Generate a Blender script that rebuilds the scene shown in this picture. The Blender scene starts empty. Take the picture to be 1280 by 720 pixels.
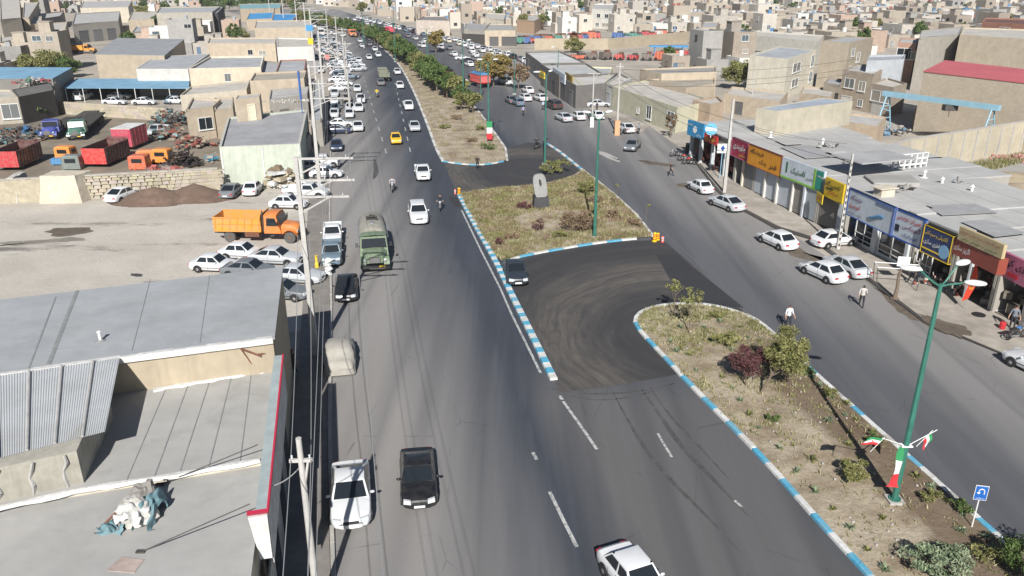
import bpy, math, random
import numpy as np
from mathutils import Vector, Matrix
R = math.radians
rnd = random.Random(7)
sc = bpy.context.scene
col = sc.collection

# ------------------------------------------------------------------ camera, world, sun
CAM_H = 22.9
TH = math.atan(395 / 990)
ST, CT = math.sin(TH), math.cos(TH)
cd = bpy.data.cameras.new("camera"); cam = bpy.data.objects.new("camera", cd); col.objects.link(cam)
cam.location = (0, 0, CAM_H); cam.rotation_euler = (R(90) - TH, 0, 0)
cd.sensor_width = 36; cd.lens = 36 * 990 / 1280; cd.clip_end = 4000; cd.clip_start = 0.5
sc.camera = cam
SUN_EL, SUN_AZ = R(36), R(181.5)          # azimuth the light comes from, clockwise from +Y
w = bpy.data.worlds.new("World"); sc.world = w; w.use_nodes = True
wn = w.node_tree.nodes; wl = w.node_tree.links
sky = wn.new("ShaderNodeTexSky"); sky.sky_type = 'NISHITA'; sky.sun_disc = False
sky.sun_elevation = SUN_EL; sky.sun_rotation = SUN_AZ; sky.altitude = 1300; sky.dust_density = 1.6
wl.new(sky.outputs[0], wn["Background"].inputs[0]); wn["Background"].inputs[1].default_value = 0.05
sd = bpy.data.lights.new("sun", 'SUN'); sun = bpy.data.objects.new("sun", sd); col.objects.link(sun)
sd.energy = 5.0; sd.angle = R(0.5); sd.color = (1.0, 0.972, 0.93)
sv = Vector((math.sin(SUN_AZ) * math.cos(SUN_EL), math.cos(SUN_AZ) * math.cos(SUN_EL), math.sin(SUN_EL)))
sun.rotation_euler = sv.to_track_quat('Z', 'Y').to_euler()
sc.view_settings.view_transform = 'Standard'; sc.view_settings.look = 'None'
sc.view_settings.exposure = 0.37; sc.view_settings.gamma = 1.0
sc.cycles.max_bounces = 4; sc.cycles.diffuse_bounces = 2; sc.cycles.glossy_bounces = 2
sc.cycles.transparent_max_bounces = 4; sc.cycles.volume_bounces = 0

def G(u, v, z=0.0):
    """ground (or height z) point seen at photo pixel u,v"""
    a = (u - 640) / 990; b = (360 - v) / 990; t = (CAM_H - z) / (ST - b * CT)
    return (a * t, t * (CT + b * ST))
def G3(u, v, z=0.0):
    x, y = G(u, v, z); return (x, y, z)
def rot(x, y, a):
    c, s = math.cos(a), math.sin(a); return (x * c - y * s, x * s + y * c)

# ------------------------------------------------------------------ objects
def setp(o, label=None, cat=None, group=None, kind=None):
    if label: o['label'] = label
    if cat: o['category'] = cat
    if group: o['group'] = group
    if kind: o['kind'] = kind
    return o
def thing(name, label, cat, loc=(0, 0, 0), rz=0.0, group=None):
    o = bpy.data.objects.new(name, None); col.objects.link(o)
    o.empty_display_size = 0.3
    o.location = loc; o.rotation_euler = (0, 0, rz)
    return setp(o, label, cat, group)
def inst(name, me, parent=None, loc=(0, 0, 0), rz=0.0, scale=None, color=None):
    o = bpy.data.objects.new(name, me); col.objects.link(o)
    o.parent = parent; o.location = loc; o.rotation_euler = (0, 0, rz)
    if scale: o.scale = scale
    if color: o.color = (*color, 1)
    return o
def dup(root, loc, rz, label, group=None, color=None, scale=None):
    r = root.copy(); col.objects.link(r); r.location = loc; r.rotation_euler = (0, 0, rz)
    r['label'] = label
    if group: r['group'] = group
    elif 'group' in r: del r['group']
    if scale: r.scale = scale
    if color: r.color = (*color, 1)
    for ch in root.children:
        c = ch.copy(); col.objects.link(c); c.parent = r
        if color: c.color = (*color, 1)
        for g in ch.children:
            d = g.copy(); col.objects.link(d); d.parent = c
            if color: d.color = (*color, 1)
    return r

class MB:
    def __init__(s): s.v = []; s.f = []; s.m = []
    def add(s, vs, fs, mi=0):
        n = len(s.v); s.v += [tuple(p) for p in vs]
        for f in fs: s.f.append(tuple(i + n for i in f)); s.m.append(mi)
        return s
    def box(s, c, d, mi=0, rz=0.0, taper=1.0, rx=0.0):
        hx, hy, hz = d[0] / 2, d[1] / 2, d[2] / 2
        vs = []
        for z, k in ((-hz, 1.0), (hz, taper)):
            for x, y in ((-hx, -hy), (hx, -hy), (hx, hy), (-hx, hy)):
                px, py, pz = x * k, y * k, z
                if rx: py, pz = py * math.cos(rx) - pz * math.sin(rx), py * math.sin(rx) + pz * math.cos(rx)
                if rz: px, py = rot(px, py, rz)
                vs.append((px + c[0], py + c[1], pz + c[2]))
        return s.add(vs, [(3, 2, 1, 0), (4, 5, 6, 7), (0, 1, 5, 4), (1, 2, 6, 5), (2, 3, 7, 6), (3, 0, 4, 7)], mi)
    def prism(s, poly, z0, z1, mi=0, mtop=None, bottom=True):
        n = len(poly); vs = [(p[0], p[1], z0) for p in poly] + [(p[0], p[1], z1) for p in poly]
        if sum(poly[i][0] * poly[(i + 1) % n][1] - poly[(i + 1) % n][0] * poly[i][1] for i in range(n)) < 0:
            vs = vs[:n][::-1] + vs[n:][::-1]
        s.add(vs, [(i, (i + 1) % n, n + (i + 1) % n, n + i) for i in range(n)] + ([tuple(range(n))[::-1]] if bottom else []), mi)
        s.f.append(tuple(len(s.v) - n + i for i in range(n))); s.m.append(mi if mtop is None else mtop)
        return s
    def hexa(s, bot, top, mi=0):
        return s.add(list(bot) + list(top), [(3, 2, 1, 0), (4, 5, 6, 7), (0, 1, 5, 4), (1, 2, 6, 5), (2, 3, 7, 6), (3, 0, 4, 7)], mi)
    def tube(s, p, q, r0, r1=None, n=8, mi=0, caps=True):
        r1 = r0 if r1 is None else r1
        p, q = Vector(p), Vector(q); d = (q - p).normalized()
        a = d.orthogonal().normalized(); b = d.cross(a)
        vs = []
        for c, r in ((p, r0), (q, r1)):
            for k in range(n):
                t = 2 * math.pi * k / n; vs.append(c + a * (r * math.cos(t)) + b * (r * math.sin(t)))
        fs = [(k, (k + 1) % n, n + (k + 1) % n, n + k) for k in range(n)]
        if caps: fs += [tuple(range(n))[::-1], tuple(range(n, 2 * n))]
        return s.add(vs, fs, mi)
    def path(s, pts, r, n=6, mi=0):
        for i in range(len(pts) - 1):
            ra = r[i] if isinstance(r, (list, tuple)) else r
            rb = r[i + 1] if isinstance(r, (list, tuple)) else r
            s.tube(pts[i], pts[i + 1], ra, rb, n, mi, caps=(i in (0, len(pts) - 2)))
        return s
    def lathe(s, prof, n=12, mi=0, c=(0, 0, 0), axis='z'):
        vs = []
        for r, z in prof:
            for k in range(n):
                t = 2 * math.pi * k / n; x, y = r * math.cos(t), r * math.sin(t)
                p = (x, y, z) if axis == 'z' else ((z, x, y) if axis == 'x' else (x, z, y))
                vs.append((p[0] + c[0], p[1] + c[1], p[2] + c[2]))
        m = len(prof); fs = []
        for j in range(m - 1):
            for k in range(n):
                fs.append((j * n + k, j * n + (k + 1) % n, (j + 1) * n + (k + 1) % n, (j + 1) * n + k))
        fs += [tuple(range(n))[::-1], tuple(range((m - 1) * n, m * n))]
        return s.add(vs, fs, mi)
    def ball(s, c, r, mi=0, n=8, m=5, sz=1.0, sx=1.0, sy=1.0):
        prof = [(r * max(.02, math.sin(math.pi * j / m)), -r * math.cos(math.pi * j / m) * sz) for j in range(m + 1)]
        k = len(s.v); s.lathe(prof, n, mi)
        for i in range(k, len(s.v)):
            x, y, z = s.v[i]; s.v[i] = (x * sx + c[0], y * sy + c[1], z + c[2])
        return s
    def mesh(s, name, mats, smooth=False):
        me = bpy.data.meshes.new(name); me.from_pydata([tuple(p) for p in s.v], [], s.f)
        for m in (mats if isinstance(mats, (list, tuple)) else [mats]): me.materials.append(m)
        me.polygons.foreach_set('material_index', s.m)
        if smooth:
            me.polygons.foreach_set('use_smooth', [True] * len(s.f))
        me.update(); return me
    def obj(s, name, mats, parent=None, smooth=False, loc=(0, 0, 0), rz=0.0, color=None):
        return inst(name, s.mesh(name, mats, smooth), parent, loc, rz, None, color)

def autosmooth(me, ang=40):
    me.polygons.foreach_set('use_smooth', [True] * len(me.polygons))
    try: me.set_sharp_from_angle(angle=R(ang))
    except Exception: pass
    return me

# ------------------------------------------------------------------ materials
class NT:
    def __init__(s, name):
        s.m = bpy.data.materials.new(name); s.m.use_nodes = True
        s.n = s.m.node_tree.nodes; s.l = s.m.node_tree.links; s.b = s.n["Principled BSDF"]
    def new(s, t, **kw):
        n = s.n.new(t)
        for k, v in kw.items(): setattr(n, k, v)
        return n
    def link(s, a, b): s.l.new(a, b)
    def noise(s, vec, scale, detail=4, rough=.6):
        n = s.new("ShaderNodeTexNoise"); n.inputs['Scale'].default_value = scale
        n.inputs['Detail'].default_value = detail; n.inputs['Roughness'].default_value = rough
        if vec: s.link(vec, n.inputs['Vector'])
        return n.outputs['Fac']
    def ramp(s, fac, stops):
        n = s.new("ShaderNodeValToRGB"); s.link(fac, n.inputs[0]); e = n.color_ramp.elements
        while len(e) > 1: e.remove(e[-1])
        for i, (p, c) in enumerate(stops):
            if isinstance(c, (int, float)): c = (c, c, c)
            x = e[0] if i == 0 else e.new(p)
            x.position = p; x.color = (*c, 1)
        return n.outputs[0]
    def mix(s, fac, a, b, mode='MIX'):
        n = s.new("ShaderNodeMix"); n.data_type = 'RGBA'; n.blend_type = mode
        for i, val in ((0, fac), (6, a), (7, b)):
            sock = n.inputs[i]
            if hasattr(val, 'is_linked'): s.link(val, sock)
            elif isinstance(val, (int, float)): sock.default_value = val if i == 0 else (val, val, val, 1)
            else: sock.default_value = (*val, 1)
        return n.outputs[2]
    def math(s, op, a, b=0.0):
        n = s.new("ShaderNodeMath", operation=op)
        for i, val in enumerate((a, b)):
            if hasattr(val, 'is_linked'): s.link(val, n.inputs[i])
            else: n.inputs[i].default_value = val
        return n.outputs[0]
    def pos(s, rotz=0.0, scale=(1, 1, 1), obj=False):
        if obj: src = s.new("ShaderNodeTexCoord").outputs['Object']
        else: src = s.new("ShaderNodeNewGeometry").outputs['Position']
        mp = s.new("ShaderNodeMapping"); mp.inputs['Rotation'].default_value = (0, 0, rotz)
        mp.inputs['Scale'].default_value = scale
        s.link(src, mp.inputs['Vector']); return mp.outputs[0]
    def bump(s, h, strength=.3, dist=.02):
        n = s.new("ShaderNodeBump"); n.inputs['Strength'].default_value = strength
        n.inputs['Distance'].default_value = dist; s.link(h, n.inputs['Height'])
        s.link(n.outputs[0], s.b.inputs['Normal'])
    def out(s, c, rough=.8, metal=0.0, spec=None):
        if hasattr(c, 'is_linked'): s.link(c, s.b.inputs['Base Color'])
        else: s.b.inputs['Base Color'].default_value = (*c, 1)
        s.b.inputs['Roughness'].default_value = rough; s.b.inputs['Metallic'].default_value = metal
        if spec is not None: s.b.inputs['Specular IOR Level'].default_value = spec
        return s.m

def mat(name, c, rough=.8, var=.25, scale=1.5, metal=0.0, bump=0.0, dirt=None, streak=0.0):
    """worn surface: colour broken up by two noises, optional dirt colour, rain streaks"""
    t = NT(name); p = t.pos()
    n1 = t.noise(p, scale, 5, .65)
    lo = tuple(x * (1 - var) for x in c); hi = tuple(min(1, x * (1 + var)) for x in c)
    k = t.ramp(n1, [(.3, lo), (.7, hi)])
    n2 = t.noise(p, scale * .17, 3)
    k = t.mix(t.ramp(n2, [(.42, 0.0), (.68, .55)]), k, dirt or tuple(x * .75 for x in c))
    if streak:
        s = t.noise(t.pos(0, (3, 3, .25)), 1.2, 4)
        k = t.mix(t.ramp(s, [(.45, 0.0), (.75, streak)]), k, tuple(x * .5 for x in c))
    if bump: t.bump(t.noise(p, scale * 8, 4), .5, bump)
    return t.out(k, rough, metal)
def flat(name, c, rough=.5, metal=0.0, spec=None):
    return NT(name).out(c, rough, metal, spec)
def blockwork(name, c, mortar, bw=.4, bh=.2, var=.18):
    """brick or block wall courses too small to pick apart"""
    t = NT(name); g = t.new("ShaderNodeNewGeometry"); sep = t.new("ShaderNodeSeparateXYZ"); t.link(g.outputs['Position'], sep.inputs[0])
    nx = t.new("ShaderNodeSeparateXYZ"); t.link(g.outputs['Normal'], nx.inputs[0])
    ax = t.math('ABSOLUTE', nx.outputs[0]); side = t.math('GREATER_THAN', ax, .7)
    hu = t.new("ShaderNodeMix"); hu.data_type = 'FLOAT'; t.link(side, hu.inputs[0]); t.link(sep.outputs[0], hu.inputs[2]); t.link(sep.outputs[1], hu.inputs[3])
    cb = t.new("ShaderNodeCombineXYZ"); t.link(hu.outputs[0], cb.inputs[0]); t.link(sep.outputs[2], cb.inputs[1])
    br = t.new("ShaderNodeTexBrick"); t.link(cb.outputs[0], br.inputs['Vector'])
    br.inputs['Scale'].default_value = 1; br.inputs['Brick Width'].default_value = bw; br.inputs['Row Height'].default_value = bh
    br.inputs['Mortar Size'].default_value = .012; br.inputs['Color1'].default_value = (*[x * (1 - var) for x in c], 1)
    br.inputs['Color2'].default_value = (*[x * (1 + var) for x in c], 1); br.inputs['Mortar'].default_value = (*mortar, 1)
    n = t.noise(t.pos(), .8, 5)
    k = t.mix(t.ramp(n, [(.4, 0.0), (.75, .5)]), br.outputs[0], tuple(x * .7 for x in c))
    return t.out(k, .9)
def paint(name, rough=.32, dirt=.10):
    t = NT(name); oi = t.new("ShaderNodeObjectInfo")
    n = t.noise(t.pos(0, (1, 1, 1), True), 2.2, 4)
    k = t.mix(t.ramp(n, [(.35, 0.0), (.8, dirt)]), oi.outputs['Color'], (.33, .29, .24))
    t.b.inputs['Coat Weight'].default_value = .35; t.b.inputs['Coat Roughness'].default_value = .12
    return t.out(k, rough)
def objcol(name, rough=.85, var=.2, scale=1.2, streak=.25):
    """wall or roof surface whose base colour is the object's own colour"""
    t = NT(name); oi = t.new("ShaderNodeObjectInfo"); p = t.pos()
    n = t.noise(p, scale, 6, .65); k = t.mix(1.0, oi.outputs['Color'], t.ramp(n, [(.3, 1 - var), (.7, 1 + var * .6)]), 'MULTIPLY')
    s = t.noise(t.pos(0, (2.5, 2.5, .3)), 1, 4)
    k = t.mix(t.ramp(s, [(.45, 0.0), (.8, streak)]), k, (.13, .115, .1))
    return t.out(k, rough)

M = {}
RA = R(11.5)                      # road direction, left of +Y
# ground: dusty compacted earth
t = NT("dusty_earth"); p = t.pos()
k = t.ramp(t.noise(p, .12, 8, .62), [(.3, (.31, .275, .23)), (.5, (.40, .36, .305)), (.72, (.50, .455, .39))])
k = t.mix(t.ramp(t.noise(t.pos(.2, (.25, 1, 1)), .16, 6, .7), [(.60, 0.0), (.72, .75)]), k, (.11, .095, .08))
k = t.mix(t.ramp(t.noise(p, 2.5, 6, .7), [(.35, 0.0), (.75, .35)]), k, (.2, .175, .145))
t.bump(t.noise(p, 5, 5), .5, .05); M['earth'] = t.out(k, .95)
# ground of the open lot on the left, pale with oil stains
t = NT("lot_earth"); p = t.pos()
k = t.ramp(t.noise(p, .2, 8, .62), [(.3, (.42, .385, .335)), (.7, (.55, .51, .45))])
st = t.noise(t.pos(.15, (.22, .8, 1)), .3, 7, .72)
k = t.mix(t.ramp(st, [(.56, 0.0), (.66, .8)]), k, (.1, .09, .08))
k = t.mix(t.ramp(t.noise(p, 3, 6, .7), [(.4, 0.0), (.75, .3)]), k, (.22, .195, .165))
t.bump(t.noise(p, 5, 5), .5, .05); M['lot'] = t.out(k, .95)
# asphalt: streaked along the road, dusty towards the left kerb and the right gutter
def asphalt(name, base, dusty, rotz, dustmask=True, sheen=.75):
    t = NT(name); p = t.pos()
    lon = t.pos(-rotz, (1, .06, 1))
    k = t.ramp(t.noise(lon, .7, 6, .6), [(.3, tuple(x * .78 for x in base)), (.7, tuple(x * 1.3 for x in base))])
    k = t.mix(t.ramp(t.noise(lon, 2.8, 4, .5), [(.45, 0.0), (.8, .35)]), k, tuple(x * 1.7 for x in base))
    k = t.mix(t.ramp(t.noise(p, .06, 4), [(.5, 0.0), (.75, .06)]), k, dusty)
    k = t.mix(t.ramp(t.noise(p, .5, 7, .7), [(.62, 0.0), (.75, .35)]), k, tuple(x * .55 for x in base))
    k = t.mix(t.ramp(t.noise(p, 30, 2), [(.3, 0.0), (.8, .25)]), k, tuple(x * 1.6 for x in base))
    if dustmask:
        # distance across the carriageway from the left kerb / from the shop gutter
        sep = t.new("ShaderNodeSeparateXYZ"); t.link(t.new("ShaderNodeNewGeometry").outputs['Position'], sep.inputs[0])
        c, s_ = math.cos(RA), math.sin(RA)
        d = t.math('ADD', t.math('MULTIPLY', sep.outputs[0], c), t.math('MULTIPLY', sep.outputs[1], s_))
        d = t.math('ADD', d, t.math('MULTIPLY', t.math('SUBTRACT', t.noise(lon, .4, 5), .5), 4.5))
        left = t.ramp(t.math('DIVIDE', t.math('ADD', d, 4.0), 20.0), [(.05, 1.0), (.28, .92), (.43, .45), (.62, 0.0)])
        right = t.ramp(t.math('DIVIDE', t.math('SUBTRACT', d, 22.0), 28.0), [(.0, .0), (.06, .22), (.30, .26), (.46, .70), (.7, .95)])
        mid = t.math('MULTIPLY', t.ramp(t.math('DIVIDE', d, 22.0), [(.38, 0.0), (.50, 1.0), (.85, .8), (.93, 0.0)]), t.ramp(t.math('DIVIDE', sep.outputs[1], 60.0), [(.66, 1.0), (.76, 0.0)]))
        k = t.mix(t.math('MULTIPLY', mid, .42), k, (.24, .215, .185))
        k = t.mix(t.math('MULTIPLY', t.math('MAXIMUM', left, right), .85), k, dusty)
        wear = t.ramp(t.noise(t.pos(-rotz, (1, .03, 1)), .28, 2, .5), [(.38, .0), (.5, .30), (.62, 0.0)])
        k = t.mix(wear, k, tuple(x * .62 for x in base))
        cr = t.new("ShaderNodeTexVoronoi"); cr.feature = 'DISTANCE_TO_EDGE'; cr.inputs['Scale'].default_value = .22; t.link(t.pos(.3, (1, .5, 1)), cr.inputs['Vector'])
        ck = t.math('MULTIPLY', t.math('LESS_THAN', cr.outputs['Distance'], .004), t.ramp(t.noise(p, .5, 3), [(.5, 0.0), (.6, .35)]))
        k = t.mix(ck, k, (.03, .03, .03))
    k = t.mix(t.ramp(t.noise(p, 12, 4, .8), [(.35, 0.0), (.65, .22)]), k, tuple(x * 2.2 for x in base))
    t.bump(t.noise(p, 25, 4), .35, .015)
    return t.out(k, sheen)
M['road'] = asphalt("asphalt_road", (.040, .046, .058), (.36, .338, .312), RA)
# U-turn asphalt with curved tyre streaks
def uturn_mat(name, cx, cy):
    t = NT(name); sep = t.new("ShaderNodeSeparateXYZ"); t.link(t.new("ShaderNodeNewGeometry").outputs['Position'], sep.inputs[0])
    dx = t.math('SUBTRACT', sep.outputs[0], cx); dy = t.math('MULTIPLY', t.math('SUBTRACT', sep.outputs[1], cy), .8)
    r = t.math('SQRT', t.math('ADD', t.math('MULTIPLY', dx, dx), t.math('MULTIPLY', dy, dy)))
    cb = t.new("ShaderNodeCombineXYZ"); t.link(t.math('ADD', r, t.math('MULTIPLY', t.noise(t.pos(), .10, 2), 2.2)), cb.inputs[0]); t.link(t.math('MULTIPLY', sep.outputs[1], .12), cb.inputs[1])
    k = t.ramp(t.noise(cb.outputs[0], 1.3, 7, .68), [(.3, (.034, .034, .037)), (.55, (.047, .045, .046)), (.78, (.075, .070, .066))])
    band = t.ramp(t.math('DIVIDE', t.math('ADD', r, t.math('MULTIPLY', t.noise(t.pos(), .3, 4), 3.0)), 20.0), [(.36, 0.0), (.50, 1.0), (.60, .9), (.72, 0.0)])
    k = t.mix(t.math('MULTIPLY', band, t.ramp(t.noise(cb.outputs[0], 2.6, 5, .6), [(.3, .15), (.7, .75)])), k, (.15, .132, .11))
    k = t.mix(t.ramp(t.noise(t.pos(), .9, 6, .7), [(.5, 0.0), (.75, .4)]), k, (.035, .034, .035))
    t.bump(t.noise(t.pos(), 40, 3), .25, .01)
    return t.out(k, .8)
M['uturn'] = uturn_mat("asphalt_turning_lane", 12.5, 49)
M['uturn2'] = uturn_mat("asphalt_far_turning_lane", 2, 96)
M['newpatch'] = mat("fresh_asphalt_patch", (.036, .036, .040), .8, .15, 3)
M['paving'] = mat("dusty_paving", (.40, .36, .31), .9, .2, .9, dirt=(.15, .13, .11))
M['paving2'] = mat("footpath_paving", (.23, .21, .19), .9, .2, 1.3)
# median soil
t = NT("median_soil"); p = t.pos()
k = t.ramp(t.noise(p, .45, 8, .62), [(.28, (.17, .12, .08)), (.42, (.30, .24, .165)), (.58, (.43, .365, .27)), (.8, (.48, .42, .33))])
k = t.mix(t.ramp(t.noise(p, 7, 5, .7), [(.4, 0.0), (.8, .5)]), k, (.15, .11, .07))
sp_ = t.new("ShaderNodeSeparateXYZ"); t.link(t.new("ShaderNodeNewGeometry").outputs['Position'], sp_.inputs[0])      # damp furrow along the right kerb
fd = t.math('ADD', t.math('ADD', t.math('MULTIPLY', sp_.outputs[0], .985), t.math('MULTIPLY', sp_.outputs[1], .170)), t.math('MULTIPLY', t.math('SUBTRACT', t.noise(p, .7, 5), .5), 3.0))
fm_ = t.math('MULTIPLY', t.ramp(t.math('DIVIDE', fd, 30.0), [(.735, 0.0), (.77, .8), (.9, .8)]), t.ramp(t.math('DIVIDE', sp_.outputs[1], 60.0), [(.78, 1.0), (.88, 0.0)]))
k = t.mix(fm_, k, (.135, .092, .058))
t.bump(t.noise(p, 2.5, 6, .7), .8, .12); M['soil'] = t.out(k, .97)
M['line'] = None
t = NT("worn_road_paint"); n = t.noise(t.pos(), 5, 6, .7)
M['line'] = t.out(t.ramp(n, [(.38, (.16, .16, .16)), (.55, (.5, .5, .49))]), .7)
M['kwhite'] = mat("kerb_white_paint", (.64, .64, .62), .75, .2, 5, dirt=(.40, .38, .34))
M['kblue'] = mat("kerb_blue_paint", (.08, .35, .52), .75, .22, 5, dirt=(.25, .40, .45))
M['kgrey'] = mat("kerb_bare_concrete", (.42, .40, .37), .85, .15, 3)
M['concrete'] = mat("pole_concrete", (.47, .455, .43), .85, .12, 2, streak=.3)
M['concdark'] = mat("rough_concrete", (.25, .235, .215), .9, .2, 2)
M['green'] = mat("green_lamp_paint", (.04, .165, .125), .5, .2, 2)
M['white'] = mat("white_paint", (.72, .72, .70), .6, .08, 3)
M['metal'] = flat("galvanised_metal", (.45, .46, .47), .45, .6)
M['darkmetal'] = mat("dark_steel", (.07, .065, .06), .6, .3, 3)
M['rust'] = mat("rusty_steel", (.17, .075, .045), .85, .35, 3)
M['black'] = flat("black_rubber", (.018, .018, .019), .75)
M['glass'] = flat("dark_window_glass", (.02, .026, .032), .08, 0, .7)
M['carglass'] = flat("tinted_car_glass", (.016, .02, .024), .05, 0, .8)
M['paint'] = paint("car_paint")
M['trim'] = flat("black_plastic_trim", (.03, .03, .032), .6)
M['rim'] = flat("wheel_rim_alloy", (.42, .42, .43), .35, .7)
M['lamp'] = flat("headlamp_glass", (.50, .52, .53), .12)
M['tail'] = flat("red_tail_lamp", (.42, .015, .02), .2)
M['amber'] = flat("amber_lamp", (.8, .3, .02), .3)
M['plate'] = flat("number_plate_white", (.75, .75, .74), .5)
M['plateY'] = flat("number_plate_yellow", (.72, .46, .03), .5)
M['wall'] = objcol("plastered_wall", .9, .16, .8, .16)
M['roof'] = objcol("felt_flat_roof", .85, .22, .35, .10)
M['bark'] = mat("tree_bark", (.17, .13, .095), .95, .3, 6)
M['skin'] = flat("skin_tone", (.42, .24, .16), .6)
M['hair'] = flat("black_hair", (.02, .017, .015), .7)
M['cloth'] = objcol("cloth_fabric", .9, .1, 8, 0.0)
M['door'] = objcol("painted_metal_door", .6, .1, 3, .2)
def leafmat(name, c1, c2):
    t = NT(name); n = t.noise(t.pos(0, (1, 1, 1), True), 2.3, 3); k = t.ramp(n, [(.35, c1), (.65, c2)])
    t.b.inputs['Subsurface Weight'].default_value = 0
    return t.out(k, .65, 0, .25)
M['leafG'] = leafmat("green_leaves", (.05, .09, .025), (.12, .165, .05))
M['leafY'] = leafmat("yellowing_leaves", (.18, .14, .045), (.28, .21, .07))
M['leafO'] = leafmat("olive_leaves", (.12, .13, .04), (.26, .25, .10))
M['leafP'] = leafmat("purple_leaves", (.075, .03, .033), (.16, .07, .07))
M['leafB'] = leafmat("dry_brown_leaves", (.16, .11, .07), (.26, .19, .12))
M['grass'] = leafmat("dry_grass_blades", (.24, .22, .12), (.42, .37, .23))
M['leafS'] = leafmat("silvery_leaves", (.13, .18, .10), (.27, .32, .20))
# ------------------------------------------------------------------ ground, roads, islands
def sheet(name, poly, z, m, thick=0.0):
    mb = MB()
    if thick: mb.prism(poly, z - thick, z, 0)
    else: mb.add([(p[0], p[1], z) for p in poly], [tuple(range(len(poly)))])
    me = mb.mesh(name, m)
    if me.polygons[0].normal.z < 0 and not thick: me.flip_normals()
    return setp(inst(name, me), kind='structure')
def tess_sheet(name, poly, z, m, thick=0.0): return sheet(name, poly, z, m, thick)
PX = lambda pts, z=0.0: [G(u, v, z) for u, v in pts]
def smooth(pts, n=4, closed=False):
    out = []; N = len(pts); rng = range(N if closed else N - 1)
    for i in rng:
        p0 = pts[(i - 1) % N] if closed or i > 0 else pts[i]; p1 = pts[i]; p2 = pts[(i + 1) % N]
        p3 = pts[(i + 2) % N] if closed or i + 2 < N else p2
        for k in range(n):
            t = k / n
            out.append(tuple(.5 * ((2 * p1[j]) + (-p0[j] + p2[j]) * t + (2 * p0[j] - 5 * p1[j] + 4 * p2[j] - p3[j]) * t * t
                                   + (-p0[j] + 3 * p1[j] - 3 * p2[j] + p3[j]) * t ** 3) for j in range(2)))
    if not closed: out.append(tuple(pts[-1]))
    return out
sheet('ground', [(-950, -40), (950, -40), (950, 1250), (-950, 1250)], 0.0, M['earth'])
# centre lines in metres; everything bends left beyond Y ~ 130
E_L = [(-1.9, 1.0), (-4.7, 14.0)] + [G(411, 640), (-10.08, 37.38)] + [(-13.5, 54), (-17.9, 74), (-23, 98), (-29.5, 130), (-40, 180), (-52, 225), (-70, 283), (-100, 362), (-140, 450), (-190, 545)]
E_R = [(-118, 560), (-80, 452), (-45, 362), (-14, 283)] + [(4, 230), (13.5, 180)] + [(20, 150), (23.92, 106), (23.6, 86.43), (24.24, 79.35), (26.6, 69), (28.2, 58.77), (29.3, 51.3), (31.6, 45.96), (35.5, 30), (40, 8), (42, -10)]
sheet('road', E_L + E_R, .010, M['road'])
sheet('open_lot', [(-75, 30)] + [(-14.2, 49.5), (-17.7, 66), (-22.8, 88)] + PX([(374, 231), (278, 238), (120, 240), (-60, 252)]) , .006, M['lot'])
sheet('turning_lane', PX([(631, 328), (700, 314), (775, 302), (828, 300), (872, 336), (915, 378), (955, 409), (900, 384), (845, 381), (805, 389), (794, 404), (812, 430), (850, 467), (838, 470), (760, 484), (700, 490), (664, 415)]), .016, M['uturn'])
sheet('far_turning_lane', PX([(554, 203), (597, 207), (634, 201), (634, 186), (660, 178), (684, 180), (729, 214), (700, 227), (640, 236), (573, 244)]), .016, M['uturn2'])
sheet('fresh_patch', PX([(820, 318), (845, 317), (930, 385), (880, 379), (850, 372)]), .021, M['newpatch'])
sheet('fresh_patch', PX([(560, 246), (574, 246), (580, 259), (569, 259)]), .021, M['newpatch'])
sheet('yard_ground', [(-110, 150), (-108, 82), (-54, 84.8), (-33.5, 88.2), (-38, 108), (-52, 134), (-80, 140)], .005, mat('oily_yard_earth', (.24, .20, .15), .95, .25, .3, dirt=(.11, .095, .08)))
# side street and apron on the right
sheet('shop_apron', PX([(869, 201), (901, 240), (932, 262), (975, 284), (1017, 298), (1092, 352), (1158, 402), (1252, 442), (1330, 478), (1400, 470), (1340, 436), (1261, 401), (1180, 361), (1085, 312), (1002, 272), (920, 229), (862, 190)]), .075, M['paving'], .07)
sheet('footpath', E_L[:9] + [(-25.1, 97.5), (-19.9, 73.6), (-15.4, 53.6), (-12.4, 40), (-10.0, 27.62), (-7.0, 14), (-4.5, 1)], .13, M['paving2'], .12)
sheet('footpath', PX([(800, 167), (738, 137), (690, 112), (700, 108), (752, 132), (812, 158)]), .10, M['paving'], .09)

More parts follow.
